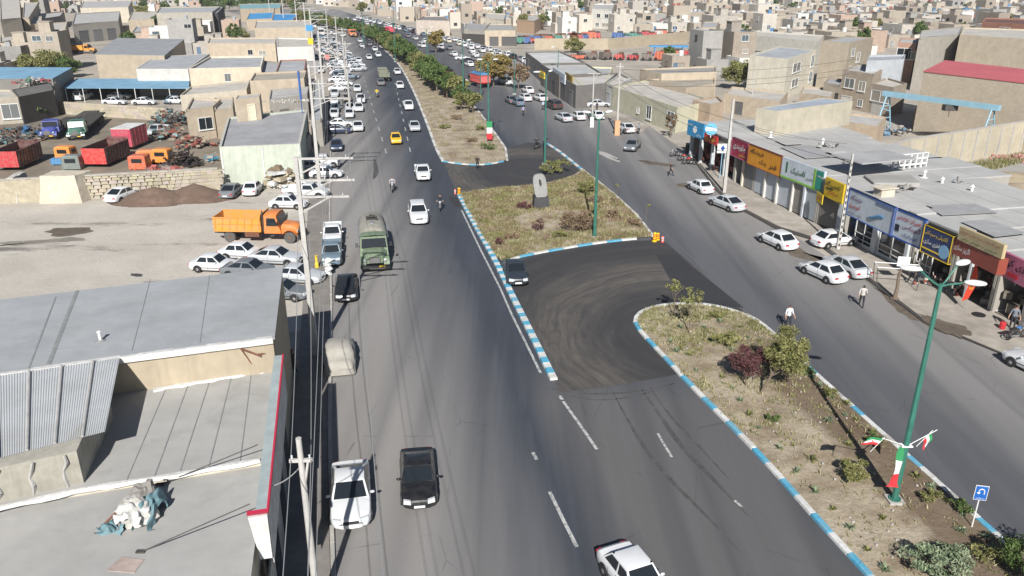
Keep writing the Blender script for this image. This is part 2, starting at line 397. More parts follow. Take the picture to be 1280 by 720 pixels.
def kerb(name, label, line, wid=.32, h=.14, step=1.0, mats=('kblue', 'kwhite'), group=None, phase=0, nmax=290, faded=None):
    """kerb of separate painted stones laid along a line given in metres"""
    root = thing(name, label, 'kerb', (line[0][0], line[0][1], 0), 0, group)
    root['kind'] = 'structure'
    pts = [Vector(p) for p in line]; seg = []; L = [0]
    for a, b in zip(pts, pts[1:]): L.append(L[-1] + (b - a).length)
    n = min(nmax, int(L[-1] / step)); meshes = {}
    def at(s):
        for i in range(len(pts) - 1):
            if s <= L[i + 1] or i == len(pts) - 2:
                return pts[i].lerp(pts[i + 1], (s - L[i]) / (L[i + 1] - L[i]))
    for k in range(n):
        a, b = at(k * step), at((k + 1) * step)
        key = mats[(k + phase) % len(mats)]
        if key not in meshes:
            b_ = .02; mb = MB()
            mb.hexa([(-wid / 2, -.5, 0), (wid / 2, -.5, 0), (wid / 2, .5, 0), (-wid / 2, .5, 0)],
                    [(-wid / 2 + b_, -.488, h), (wid / 2 - b_, -.488, h), (wid / 2 - b_, .488, h), (-wid / 2 + b_, .488, h)])
            meshes[key] = mb.mesh('kerb_stone', M[key])
        mid = (a + b) / 2; d = b - a
        o = inst('kerb_stone', meshes[key], root, (mid.x - pts[0].x, mid.y - pts[0].y, rnd.uniform(-.012, .012)),
                 math.atan2(-d.x, d.y) + rnd.uniform(-.012, .012), (1, d.length * .985, 1))
    return root
# near island
NI_left = smooth(PX([(794, 404), (800, 414), (805, 420), (824, 440), (851, 469), (880, 499), (922, 541), (960, 581), (1015, 643), (1072, 705), (1096, 731), (1160, 800)]), 3)
NI_nose = smooth(PX([(794, 404), (796, 396), (805, 389), (822, 384), (845, 381), (880, 381.5), (915, 389), (945, 401), (975, 425)]), 3)
NI_right = smooth(PX([(975, 425), (995, 446), (1040, 487), (1099, 540), (1160, 594), (1257, 681), (1330, 744)]), 3) + [G(1420, 815)]
NI = NI_left[::-1] + NI_nose[1:] + NI_right[1:]
def inset(poly, d):
    n = len(poly); a = sum(poly[i][0] * poly[(i + 1) % n][1] - poly[(i + 1) % n][0] * poly[i][1] for i in range(n)); s = 1 if a > 0 else -1
    out = []
    for i in range(n):
        p, q = poly[i - 1], poly[(i + 1) % n]; dx, dy = q[0] - p[0], q[1] - p[1]; l = math.hypot(dx, dy) or 1
        out.append((poly[i][0] - s * dy / l * d, poly[i][1] + s * dx / l * d))
    return out
def soil(name, poly, seed, amp=.12, cell=.9):
    """soil surface: gridded, uneven, filling the kerbed outline"""
    from mathutils.geometry import delaunay_2d_cdt
    r = random.Random(seed); edge = [Vector(p) for p in poly]
    xs = [p[0] for p in poly]; ys = [p[1] for p in poly]
    def inside(x, y):
        c = False; j = len(poly) - 1
        for i in range(len(poly)):
            xi, yi = poly[i]; xj, yj = poly[j]
            if (yi > y) != (yj > y) and x < (xj - xi) * (y - yi) / (yj - yi) + xi: c = not c
            j = i
        return c
    pts = list(edge); x = min(xs)
    while x < max(xs):
        y = min(ys)
        while y < max(ys):
            px, py = x + r.uniform(-.3, .3) * cell, y + r.uniform(-.3, .3) * cell
            if inside(px, py): pts.append(Vector((px, py)))
            y += cell
        x += cell
    v, e, f, *_ = delaunay_2d_cdt(pts, [], [tuple(range(len(edge)))], 1, 1e-4)
    from mathutils import noise
    vs = [(p.x, p.y, .10 if i < len(edge) else .12 + amp * (noise.noise(Vector((p.x * .35, p.y * .35, seed))) + .5 * noise.noise(Vector((p.x * 1.3, p.y * 1.3, seed))))) for i, p in enumerate(v)]
    mb = MB(); mb.add(vs, f); me = mb.mesh(name, M['soil'], True)
    if me.polygons[0].normal.z < 0: me.flip_normals()
    return setp(inst(name, me), kind='structure'), inside
NI_s, in_NI = soil('planted_island', inset(NI, .12), 3)
kerb('kerb', 'blue and white kerb along the turning lane side of the near island', NI_left, step=1.36)
kerb('kerb', 'white kerb around the rounded tip of the near island', NI_nose, step=.9, mats=('kwhite', 'kwhite', 'kwhite', 'kgrey'))
kerb('kerb', 'pale kerb between the near island and the right road', NI_right, step=1.0, mats=('kwhite', 'kwhite', 'kgrey', 'kwhite', 'kblue'))
# middle island with the small monument
MI_b = smooth(PX([(629, 329), (648, 322), (669, 317.5), (705, 311), (743, 305), (774, 301), (813, 297.5)]), 3)
MI_r = PX([(816, 296), (795, 269), (769, 245), (748, 228), (729, 214)])
MI_t = smooth(PX([(729, 214), (713, 222.5), (688, 229.5), (664, 233), (637, 235), (600, 239), (574, 244)]), 3)
MI_l = smooth(PX([(574, 245), (595, 284), (615, 319), (629, 347), (640, 370), (667, 424), (695, 481)]), 3)
i629 = min(range(len(MI_l)), key=lambda i: abs(MI_l[i][1] - MI_b[0][1]))
MI = MI_b + MI_r[:-1] + MI_t + MI_l[1:i629]
MI_s, in_MI = soil('planted_island', inset(MI, .15), 5)
kerb('kerb', 'blue and white kerb curving along the lower edge of the middle island', MI_b[1:], step=1.5, phase=1)
kerb('kerb', 'white kerb between the middle island and the right road', MI_r, step=1.0, mats=('kwhite', 'kwhite', 'kgrey'))
kerb('kerb', 'bare kerb along the upper edge of the middle island', MI_t, step=1.0, mats=('kgrey', 'kwhite', 'kgrey'))
kerb('kerb', 'long blue and white kerb strip between left road and turning lane', MI_l, wid=.48, h=.17, step=.72, phase=0)
# far median with the row of trees
FM_l = smooth(PX([(554, 202), (545, 185), (530, 145), (514, 108), (497, 79), (475, 58), (452, 44)]), 3) + [(-75, 345), (-112, 420), (-150, 500)]
FM_n = smooth(PX([(554, 202), (562, 203.5), (577, 205.5), (597, 206.5), (615, 205), (634, 201)]), 3)
FM_r = PX([(634, 201), (632, 186)]) + smooth(PX([(632, 186), (612, 158), (588, 128), (560, 104), (530, 84), (498, 62), (470, 46)]), 3)[1:] + [(-69, 345), (-106, 420), (-144, 500)]
FM = FM_l[::-1] + FM_n[1:] + FM_r[1:]
FM_s, in_FM = soil('planted_median', inset(FM, .1), 9, cell=1.6)
kerb('kerb', 'blue and white kerb around the near tip of the tree lined median', FM_n, step=1.0)
kerb('kerb', 'long whitish kerb on the left side of the tree lined median', FM_l, step=2.0, wid=.4, mats=('kwhite', 'kgrey', 'kwhite'))
kerb('kerb', 'kerb on the right side of the tree lined median', FM_r, step=2.0, mats=('kgrey', 'kwhite'))
# small kerb at the mouth of the far turning lane
kerb('kerb', 'white and blue kerb from the far turning lane up the right road', PX([(729, 214), (712, 200), (698, 189), (684, 180)]), step=1.0, mats=('kwhite', 'kblue', 'kwhite'), wid=.4)
kerb('kerb', 'grey kerb of the footpath along the left shops', [(x + .12, y) for x, y in E_L[:9]], step=1.6, mats=('kgrey',), h=.16, wid=.22)
# narrow gutter slot in front of the shops
sheet('gutter', PX([(868, 200), (899, 239), (930, 261.5), (971, 283), (1015, 296.5), (1090, 350), (1156, 401), (1250, 441), (1252, 444), (1155, 404), (1088, 354), (1013, 300), (969, 286.5), (928, 264), (896, 240), (866, 200)]), .08, M['darkmetal'])

def mark(line, wid=.13, z=.026, name='road_marking'):
    mb = MB(); P = [Vector(p) for p in line]
    for a, b in zip(P, P[1:]):
        d = (b - a).normalized(); n = Vector((-d.y, d.x)) * wid / 2
        mb.add([(*(a - n), z), (*(a + n), z), (*(b + n), z), (*(b - n), z)], [(3, 2, 1, 0)])
    return setp(mb.obj(name, M['line']), kind='structure')
mark(PX([(577, 263), (602, 315), (625, 360), (640, 394), (676, 467)]), .16)
mark(PX([(699, 495), (703, 500)]), .2); mark(PX([(704, 502), (731, 540), (746, 562)]), .17)
mark(PX([(687, 615), (704, 650), (721, 684)]), .17); mark(PX([(666, 566), (671, 575)]), .17)
mark(PX([(822, 542), (830, 556), (840, 572)]), .14); mark(PX([(918, 626), (927, 634)]), .14)
a0 = Vector(G(483, 192)); a1 = Vector(G(453, 92)); b0 = Vector(G(513, 190)); b1 = Vector(G(493, 100))
for (p, q, kk) in ((a0, a1, 11), (b0, b1, 10)):
    for i in range(kk):
        s = p.lerp(q, i / kk); e = p.lerp(q, (i + .38) / kk); mark([s, e], .16)
mark(PX([(700, 186), (760, 232), (820, 282), (880, 336)]), .01)


# skid marks that leave the turning lane, oil stains on the shoulders
M['skid'] = mat("rubber_skid", (.082, .080, .080), .8, .4, 2)
def skid(pts, w_, z=.0135):
    mb = MB(); P = smooth(PX(pts), 5); n = len(P)
    for i in range(n - 1):
        a, b = Vector(P[i]), Vector(P[i + 1]); d = (b - a).normalized(); q = Vector((-d.y, d.x)); f0, f1 = math.sin(math.pi * (i + .3) / n), math.sin(math.pi * (i + 1.3) / n)
        mb.add([(*(a - q * w_ * f0), z), (*(a + q * w_ * f0), z), (*(b + q * w_ * f1), z), (*(b - q * w_ * f1), z)], [(3, 2, 1, 0)])
    setp(mb.obj('skid_mark', M['skid']), kind='structure')
skid([(765, 488), (782, 520), (806, 560), (838, 600), (878, 640), (925, 690)], .13); skid([(800, 484), (822, 515), (850, 555), (890, 598), (935, 645)], .16); skid([(812, 484), (838, 520), (868, 552), (912, 600)], .09)
skid([(680, 484), (730, 492), (790, 490), (850, 478)], .10); skid([(700, 492), (745, 500), (800, 494), (856, 474)], .06); skid([(468, 198), (470, 214), (467, 224)], .3)
def stain(pts, m, seed, z=.0145):
    r = random.Random(seed); P = smooth(PX(pts), 5, True); c = (sum(p[0] for p in P) / len(P), sum(p[1] for p in P) / len(P)); P = [(c[0] + (x - c[0]) * r.uniform(.75, 1.15), c[1] + (y - c[1]) * r.uniform(.75, 1.15)) for x, y in P]
    mb = MB(); mb.add([(*c, z)] + [(x, y, z) for x, y in P], [(0, i + 1, (i + 1) % len(P) + 1) for i in range(len(P))]); me = mb.mesh('stain', m)
    if me.polygons[0].normal.z < 0: me.flip_normals()
    setp(inst('stain', me), kind='structure')
M['oil'] = mat("oily_dirt_stain", (.13, .105, .08), .9, .35, 1.5); M['oilf'] = mat("old_oil_stain", (.26, .235, .20), .9, .35, .8); M['pale'] = mat("pale_dust_stain", (.40, .385, .36), .9, .15, 2)
stain([(1090, 352), (1110, 366), (1150, 392), (1190, 412), (1210, 425), (1180, 416), (1130, 395), (1100, 368)], M['oil'], 1); stain([(1150, 394), (1180, 402), (1215, 414), (1205, 424), (1170, 412)], M['oil'], 2, .084); stain([(795, 200), (815, 202), (838, 205), (842, 208), (812, 206)], M['oil'], 3); stain([(848, 229), (866, 230), (870, 235), (850, 234)], M['oil'], 4)
stain([(960, 300), (1000, 324), (1050, 330), (1020, 322), (985, 302)], M['oil'], 5); stain([(165, 342), (178, 343), (176, 346), (164, 345)], M['darkmetal'], 6); stain([(0, 303), (60, 299), (100, 296), (112, 300), (60, 304), (0, 308)], M['oilf'], 7, .0085); stain([(60, 286), (110, 284), (118, 290), (70, 296)], M['oil'], 8, .0075)
stain([(755, 190), (775, 199), (768, 202), (748, 192)], M['pale'], 11)

# ------------------------------------------------------------------ vehicles
def car_meshes(kind):
    P = dict(
        sedan=dict(L=4.4, W=1.70, H=1.42, fr=.66, bn=.80, bl=.90, tk=.93, rr=.80, xs=(-1.74, -.66, .30, 1.02)),
        boxy=dict(L=3.95, W=1.60, H=1.44, fr=.68, bn=.82, bl=.90, tk=.94, rr=.82, xs=(-1.35, -.85, .25, .85)),
        hatch=dict(L=4.1, W=1.67, H=1.46, fr=.62, bn=.80, bl=.92, tk=.96, rr=.84, xs=(-1.62, -.95, .30, 1.12)),
        suv=dict(L=4.6, W=1.86, H=1.68, fr=.85, bn=1.02, bl=1.08, tk=1.10, rr=1.05, xs=(-2.12, -1.80, .25, 1.0)),
        pickup=dict(L=4.7, W=1.70, H=1.62, fr=.82, bn=.98, bl=1.0, tk=.72, rr=.72, xs=(-.35, -.22, .75, 1.15)),
        van=dict(L=4.2, W=1.62, H=1.85, fr=.80, bn=1.0, bl=1.05, tk=1.05, rr=1.0, xs=(-2.05, -1.95, 1.1, 1.75)),
    )[kind]
    L, W, H = P['L'], P['W'], P['H']; h = L / 2; x0, x1, x2, x3 = P['xs']; bl = P['bl']
    sill = .24
    # lower body: stations along the length (y forward), half section (x,z)
    S = []
    def st(y, w, zb, zs, crown): S.append((y, w, zb, zs, crown))
    st(-h, W * .33, .42, P['rr'] * .84, .0); st(-h + .06, W * .43, .30, P['rr'] * .95, .01); st(-h + .14, W * .465, .28, P['rr'], .015)
    st(-h + .30, W * .485, sill, P['tk'] - .03, .03); st(x0 - .05, W * .5, sill, bl if kind != 'pickup' else P['tk'], .03)
    if kind == 'pickup': st(x0 - .01, W * .5, sill, P['tk'], .03); st(x0, W * .5, sill, bl, .03)
    st((x0 + x3) / 2, W * .5, sill, bl - .01, .03)
    st(x3, W * .5, sill, bl - .02, .04); st(x3 + .35, W * .497, sill, P['bn'] + .02, .045); st(h - .45, W * .485, sill, P['bn'] - .04, .045); st(h - .2, W * .455, .26, P['fr'] + .06, .035)
    st(h - .07, W * .40, .30, P['fr'] + .01, .02); st(h, W * .28, .38, P['fr'] * .86, 0.0)
    sec = lambda w, zb, zs, c: [(w * .9, zb), (w * .985, zb + .12), (w, (zb + zs) / 2 + .05), (w * .985, zs - .10), (w * .93, zs - .015), (w * .6, zs + c * .75), (0, zs + c)]
    vs, fs = [], []; n = 13
    for y, w_, zb, zs, c in S:
        half = sec(w_, zb, zs, c); ring = [(x, y, z) for x, z in half] + [(-x, y, z) for x, z in half[-2::-1]]
        vs += ring
    for j in range(len(S) - 1):
        for k in range(n - 1): fs.append((j * n + k, j * n + k + 1, (j + 1) * n + k + 1, (j + 1) * n + k))
        fs.append((j * n + n - 1, j * n, (j + 1) * n, (j + 1) * n + n - 1))
    fs += [tuple(range(n)), tuple(range((len(S) - 1) * n, len(S) * n))[::-1]]
    body = MB(); body.add(vs, fs, 0)
    if kind == 'pickup':          # load bed: raised rim round a sunken dark floor
        yb0, yb1 = -h + .08, x0 - .08; bw = W * .5; zt = P['tk'] + .05
        for sx in (-1, 1): body.box((sx * (bw - .05), (yb0 + yb1) / 2, zt + .16), (.07, yb1 - yb0, .36))
        for y in (yb0, yb1): body.box((0, y, zt + .16), (W - .1, .06, .36))
        body.box((0, (yb0 + yb1) / 2, zt + .02), (W - .24, yb1 - yb0 - .1, .03), 1)
    # greenhouse
    wb, wt = W * .465, W * .365
    zb = bl - .02
    B = [(-wb, x0, zb + .0), (wb, x0, zb), (wb, x3, zb), (-wb, x3, zb)]
    T = [(-wt, x1, H - .05), (wt, x1, H - .05), (wt, x2, H - .05), (-wt, x2, H - .05)]
    body.hexa(B, T); 
    # roof crown
    rc = MB(); ky = [x1, x1 + .12, (x1 + x2) / 2, x2 - .15, x2]; kz = [0, .045, .06, .045, 0]
    rv, rf = [], []
    for y, z in zip(ky, kz):
        for x, q in ((-1, 0), (-.8, .75), (0, 1), (.8, .75), (1, 0)): rv.append((x * wt, y, H - .05 + z * q))
    for j in range(4):
        for k in range(4): rf.append((j * 5 + k, j * 5 + k + 1, (j + 1) * 5 + k + 1, (j + 1) * 5 + k))
    body.add(rv, rf)
    glass = {}
    def pane(name, a, b, c, d, ins=(.08, .08), off=.012):
        a, b, c, d = map(Vector, (a, b, c, d)); nrm = (b - a).cross(d - a).normalized() * off
        def P_(u, v): return a * (1 - u) * (1 - v) + b * u * (1 - v) + c * u * v + d * (1 - u) * v
        iu, iv = ins; q = [P_(iu, iv), P_(1 - iu, iv), P_(1 - iu, 1 - iv), P_(iu, 1 - iv)]
        mb = MB(); glass.setdefault(name, []).append(mb); mb.add([p - nrm * .5 for p in q] + [p + nrm for p in q], [(4, 5, 6, 7), (0, 1, 5, 4), (1, 2, 6, 5), (2, 3, 7, 6), (3, 0, 4, 7)])
    pane('windscreen', B[2], B[3], T[3], T[2], (.06, .07)); pane('rear_window', B[0], B[1], T[1], T[0], (.08, .12))
    for s in (1, -1):
        bx, tx = wb * s, wt * s
        def sp(f): return (bx, x0 + (x3 - x0) * f, zb), (tx, x1 + (x2 - x1) * f, H - .05)
        cuts = [(.04, .50), (.53, .965)] if kind not in ('pickup',) else [(.06, .94)]
        if kind == 'van': cuts = [(.05, .30), (.33, .62), (.65, .95)]
        for (f0, f1) in cuts:
            a, d = sp(f0); b, c = sp(f1)
            if s < 0: a, b, c, d = b, a, d, c
            pane('side_window', a, b, c, d, (.035, .13))
    # seams, sills, black discs standing in for the shaded wheel arch hollows
    trim = MB()
    for s in (1, -1):
        x = s * W * .5
        if kind != 'pickup': trim.box((x, (x0 + x3) / 2 + .05, .55), (.012, .012, .62))
        trim.box((x * 1.0, 0, .47), (.022, L * .62, .045))
        for y in (x3 + .05, x0 + .55): trim.box((x, y, .55), (.010, .012, .5))
    wr = .31 if kind in ('sedan', 'boxy', 'hatch', 'van') else .37
    wy = (h - .82, -h + .85)
    for s in (1, -1):
        for y in wy:
            k = len(trim.v); trim.lathe([(wr + .07, -.02), (wr + .07, .012)], 14, 0, (0, 0, 0), 'x')
            for i in range(k, len(trim.v)): v = trim.v[i]; trim.v[i] = (v[0] * s + s * W * .493, v[1] + y, max(.24, v[2] + wr))
    # bumpers
    bump = MB(); bx_ = [(-.48, -.42), (-.40, -.12), (-.22, .03), (0, .07), (.22, .03), (.40, -.12), (.48, -.42)]
    for (a, ya), (b, yb) in zip(bx_, bx_[1:]):
        bump.hexa([(a * W, ya - .08, .27), (b * W, yb - .08, .27), (b * W, yb, .27), (a * W, ya, .27)], [(a * W, ya - .08, .50), (b * W, yb - .08, .50), (b * W, yb - .02, .50), (a * W, ya - .02, .50)])
    grille = MB(); grille.box((0, h - .005, P['fr'] - .12), (W * .38, .035, .13))
    for s in (-1, 1): grille.box((0, h + .012, P['fr'] - .12 + s * .03), (W * .36, .01, .012))
    wheel = MB(); wheel.lathe([(wr * .6, -.10), (wr * .93, -.10), (wr, -.06), (wr, .06), (wr * .93, .10), (wr * .66, .10)], 16, 0, axis='x')
    wheel.lathe([(wr * .64, .085), (wr * .6, .095), (wr * .2, .105), (wr * .15, .12)], 10, 1, axis='x')
    head = MB(); head.hexa([(-.15, -.03, -.06), (.15, -.12, -.06), (.15, .0, -.06), (-.15, .09, -.06)], [(-.14, -.06, .05), (.14, -.15, .06), (.14, -.05, .06), (-.14, .03, .05)])
    tail = MB(); tail.box((0, 0, 0), (W * .16, .06, .14))
    plate = MB(); plate.box((0, 0, 0), (.50, .02, .12))
    mirror = MB(); mirror.ball((0, 0, 0), .10, 0, 6, 4, .7, 1.2, .7)
    rm = [M['paint'], M['trim']]
    out = dict(P=P, body=autosmooth(body.mesh('body', rm), 32), trim=trim.mesh('side_trim', M['trim']), bump=bump.mesh('bumper', M['paint'] if kind != 'pickup' else M['trim']),
               grille=grille.mesh('grille', M['trim']), wheel=autosmooth(wheel.mesh('wheel', [M['black'], M['rim']]), 35), head=head.mesh('headlight', M['lamp']),
               tail=tail.mesh('tail_light', M['tail']), plate=plate.mesh('number_plate', M['plate']), mirror=mirror.mesh('mirror', M['paint'], True),
               glass=[(k, g.mesh(k, M['carglass'])) for k, gl in glass.items() for g in gl], wy=wy, wr=wr)
    # merged meshes for middle and far distance
    al = MB()
    for gl in glass.values():
        for g in gl: al.add(g.v, g.f)
    out['glassall'] = al.mesh('windows', M['carglass'])
    far = MB(); far.add(body.v, body.f, 0); 
    for i, m_ in enumerate(body.m): far.m[i] = 0 if m_ == 0 else 2
    for gl in glass.values():
        for g in gl: far.add(g.v, g.f, 1)
    far.add(trim.v, trim.f, 2)
    for s in (1, -1):
        for y in wy:
            far.lathe([(wr, -.1), (wr, .1)], 8, 2, (s * W * .46, y, wr), 'x'); far.lathe([(wr * .6, -.005), (wr * .5, .01)], 6, 4, (s * (W * .46 + .1), y, wr), 'x')
        far.box((s * W * .36, -h + .03, P['rr'] - .12), (W * .16, .08, .14), 3); far.box((s * W * .34, h - .04, P['fr'] - .08), (W * .19, .1, .13), 5)
    out['far'] = autosmooth(far.mesh('body', [M['paint'], M['carglass'], M['trim'], M['tail'], M['rim'], M['lamp']]), 32)
    return out
CARS = {k: car_meshes(k) for k in ('sedan', 'boxy', 'hatch', 'suv', 'pickup', 'van')}
CW = (.68, .69, .70); CS = (.50, .52, .54); CG = (.16, .175, .19); CB = (.010, .011, .014); CN = (.025, .04, .09); CI = (.62, .58, .48); CT_ = (.14, .20, .25)
NAMES = dict(sedan='parked_sedan', boxy='small_sedan', hatch='hatchback', suv='off_road_car', pickup='pickup_truck', van='delivery_van')
def car(kind, color, x, y, az, label, lod=0, group=None, name=None, cat=None, plate=None):
    """az: heading of the bonnet in degrees, left of +Y"""
    C = CARS[kind]; P = C['P']; h = P['L'] / 2; W = P['W']
    name = name or NAMES[kind]; cat = cat or dict(pickup='pickup truck', van='van').get(kind, 'car')
    jit = 1 + rnd.uniform(-.02, .02)
    if lod == 2:
        o = inst(name, C['far'], None, (x, y, .02), R(az), (jit, jit, jit), color); return setp(o, label, cat, group)
    t = thing(name, label, cat, (x, y, .02), R(az), group); t.scale = (jit, jit, jit)
    inst('body', C['body'], t, color=color)
    if lod == 0:
        for k, g in C['glass']: inst(k, g, t)
        inst('side_trim', C['trim'], t); inst('bumper', C['bump'], t, (0, h - .04, 0), 0, None, color); inst('bumper', C['bump'], t, (0, -h + .04, .02), math.pi, None, color); inst('grille', C['grille'], t)
    else:
        inst('windows', C['glassall'], t); inst('side_trim', C['trim'], t)
    for s in (1, -1):
        for yy in C['wy']:
            inst('wheel', C['wheel'], t, (s * (W * .455), yy, C['wr']), 0 if s > 0 else math.pi)
        inst('headlight', C['head'], t, (s * W * .325, h - .035, P['fr'] - .02), 0, (s * 1.15, 1.2, 1.5))
        inst('tail_light', C['tail'], t, (s * W * .36, -h + .035, P['rr'] - .14), s * .2)
        if lod == 0: inst('mirror', C['mirror'], t, (s * (W * .5 + .07), P['xs'][3] - .28, P['bl'] + .06), color=color)
    if lod == 0:
        inst('number_plate', C['plate'], t, (0, h + .065, .42)); inst('number_plate', C['plate'], t, (0, -h - .065, .5))
    return t
def near_end(u, v, kind, az_axis):
    """centre of a car whose nearer end stands at pixel u,v and whose axis points away at az_axis"""
    x, y = G(u, v); L = CARS[kind]['P']['L'] / 2; dx, dy = rot(0, 1, R(az_axis)); return x + dx * L, y + dy * L
def carN(kind, color, u, v, az, label, lod=0, **kw):
    ax = az if abs(((az + 180) % 360) - 180) < 90 else az - 180
    x, y = near_end(u, v, kind, ax); return car(kind, color, x, y, az, label, lod, **kw)
def carC(kind, color, u, v, az, label, lod=0, **kw):
    x, y = G(u, v); return car(kind, color, x, y, az, label, lod, **kw)
# left road, coming towards us
_c = carN('sedan', CW, 440, 666, 191, 'white sedan with black grille beside the left footpath, pole shadow on its roof'); _c.scale = (1.07, 1.04, 1.04)
carN('sedan', CB, 525, 643, 188, 'black sedan with pale headlights driving next to the white sedan at the bottom')
carC('boxy', CW, 793, 738, 203, 'white saloon cut off by the bottom edge of the picture', name='small_sedan')
carN('sedan', (.012, .014, .017), 433, 381, 190, 'black sedan parked nearest the covered car on the left roadside')
carN('pickup', CT_, 415, 336, 191, 'grey blue pickup parked just behind the black sedan')
carN('pickup', CW, 416, 311, 191, 'white pickup parked behind the grey blue pickup')
carN('suv', CW, 525, 283, 190, 'white off road car with roof window driving down the left road')
carN('pickup', CW, 530, 228, 190, 'white pickup driving towards us above the white off road car')
o = carN('boxy', (.85, .50, .015), 496, 182, 191, 'yellow taxi driving down the left road', 1, cat='taxi', name='taxi')
carN('sedan', CS, 519.5, 166, 191, 'silver sedan driving beside the far median above the taxi', 1)
carN('pickup', CW, 512, 139, 192, 'white pickup with tall sides near the far median kerb', 1)
carN('boxy', CW, 501, 112, 193, 'white saloon halfway up the far median kerb', 1)
carN('boxy', CW, 498, 94, 195, 'white saloon passing the green trees on the left road', 1)
carN('sedan', CG, 477, 108, 13, 'silver grey sedan right behind the army green truck', 1)
for (u, v, c, k, a, l) in ((474, 72, CW, 'boxy', 197, 'white saloon in the right lane of the distant left road'), (462.5, 75, CW, 'boxy', 197, 'white saloon in the middle lane of the distant left road'),
    (449, 79, CW, 'sedan', 15, 'white sedan pulling out of the parked rows on the distant left road'), (470, 64.5, CW, 'boxy', 198, 'far white saloon just behind another near the median curve'),
    (453.5, 60, CS, 'boxy', 18, 'far silver saloon in the middle lane before the orange truck'), (463, 58, CG, 'boxy', 18, 'far dark grey saloon close to the median curve'),
    (451, 53.5, CS, 'sedan', 20, 'farthest bluish silver saloon ahead of the orange truck'), (430, 46, CW, 'boxy', 200, 'white saloon between the orange truck and the white van')):
    carN(k, c, u, v, a, l, 1)
carN('van', CW, 418, 54, 198, 'tall white van in front of the crowded far parking', 1)
carN('sedan', (.022, .032, .045), 648, 360, 186, 'dark blue sedan waiting on the turning lane beside the middle island corner')
# parked on the open lot
carC('sedan', CG, 352, 372, -98, 'dark grey car parked lowest beside the big flat roof', 0)
carC('sedan', CS, 372, 352, -100, 'silver sedan behind the dark grey car by the roof corner', 0)
carC('sedan', CS, 345, 329, -98, 'silver sedan with dark roof below the orange dump truck cab', 0)
carC('boxy', CW, 269, 338, -97, 'white saloon standing farthest left beside the roof edge', 0, name='parked_sedan')
carC('boxy', CW, 304, 323, -97, 'white saloon partly hidden behind the leftmost saloon below the orange truck', 0)
carC('sedan', CG, 312, 345, -98, 'dark grey car whose roof just shows above the flat roof edge', 0)
carC('boxy', CW, 361, 260, -94, 'white saloon parked side on above the orange dump truck', 0)
carC('pickup', (.60, .62, .62), 384, 247, -94, 'pale pickup behind the white saloon by the crossarm pole', 1)
carN('pickup', CW, 352, 246, -70, 'old white pickup squeezed beside the rubble heap', 1)
carN('sedan', CG, 282, 251, -2, 'grey sedan reversed out from the pale green wall', 0)
carN('boxy', CW, 311, 247.5, 2, 'white saloon parked tail out at the pale green wall', 0)
carN('sedan', CW, 137, 256, -14, 'white sedan alone between the pale boulder and the brown soil heap', 0)
# left roadside rows
LP = [('sedan', CN, 421, 191, 191, 'dark blue sedan below the side on cars on the left roadside'), ('pickup', CW, 402, 209, -80, 'white pickup parked under the crossarm pole'),
      ('boxy', CW, 408, 222, -85, 'white saloon with its nose out under the crossarms'), ('sedan', CS, 392, 214, -88, 'silver car in the shade behind the crossarm pole'),
      ('sedan', CW, 448, 166, 191, 'white sedan facing us at the end of the side on cars'), ('sedan', CN, 422, 167, -82, 'dark navy sedan parked side on near the left pavement'),
      ('sedan', CW, 425, 159, -82, 'white sedan side on just behind the navy sedan'), ('boxy', CW, 418, 149, 191, 'white saloon facing us lowest in the pavement column'),
      ('boxy', CW, 437, 149, 191, 'white saloon facing us lowest in the outer column'), ('boxy', CT_, 419, 142, 191, 'grey blue saloon just behind the white one in the pavement column'),
      ('sedan', CW, 438, 141, 191, 'white sedan second in the outer column'), ('boxy', CW, 449, 141, 191, 'white saloon beside the second car of the outer column'),
      ('sedan', (.28, .25, .2), 434, 129, 191, 'beige off road looking car between the two columns'), ('pickup', CW, 451.5, 130, 191, 'white box pickup standing out in the left lane'),
      ('boxy', CW, 418, 132, 191, 'white saloon third in the pavement column'), ('sedan', CS, 418.5, 122, 191, 'silver sedan with dark windows fourth in the pavement column'),
      ('boxy', CW, 447, 116, 191, 'white saloon above the white box pickup'), ('sedan', CW, 424, 114, -84, 'white sedan side on lowest of the dense parked stack'),
      ('boxy', CW, 430, 107.5, -84, 'white saloon side on second of the dense parked stack'), ('boxy', CW, 422, 103, -84, 'white saloon side on third of the dense parked stack'),
      ('sedan', CT_, 437, 99, -78, 'grey blue sedan sticking out of the dense parked stack'), ('sedan', CW, 424, 94, -84, 'white sedan side on fifth of the dense parked stack'),
      ('sedan', CW, 430, 87, -84, 'white sedan side on sixth of the dense parked stack'), ('boxy', CW, 424, 80, -84, 'white saloon side on seventh of the dense parked stack')]
for k, c, u, v, a, l in LP:
    (carC if abs(a) < 100 else carN)(k, c, u, v, a, l, 1, group='cars parked beside the left road')
def along(E, s0, ds, n, off):
    P = [Vector(p) for p in E]; L = [0]
    for a, b in zip(P, P[1:]): L.append(L[-1] + (b - a).length)
    for k in range(n):
        s = s0 + ds * k
        if s > L[-1]: return
        for i in range(len(P) - 1):
            if s <= L[i + 1]:
                d = (P[i + 1] - P[i]).normalized(); p = P[i] + d * (s - L[i]); q = p + Vector((d.y, -d.x)) * off
                yield q.x, q.y, math.degrees(math.atan2(-d.x, d.y)); break
PAL = [CW, CW, CW, CW, CS, CS, CG, CB, CT_, CI]
LC = {CW: 'white', CS: 'silver', CG: 'dark grey', CB: 'black', CT_: 'blue grey', CI: 'beige'}
def colname(c): return LC.get(c, 'white')
EL2 = [(-32, 142), (-40, 180), (-52, 225), (-70, 283), (-100, 362), (-140, 450)]
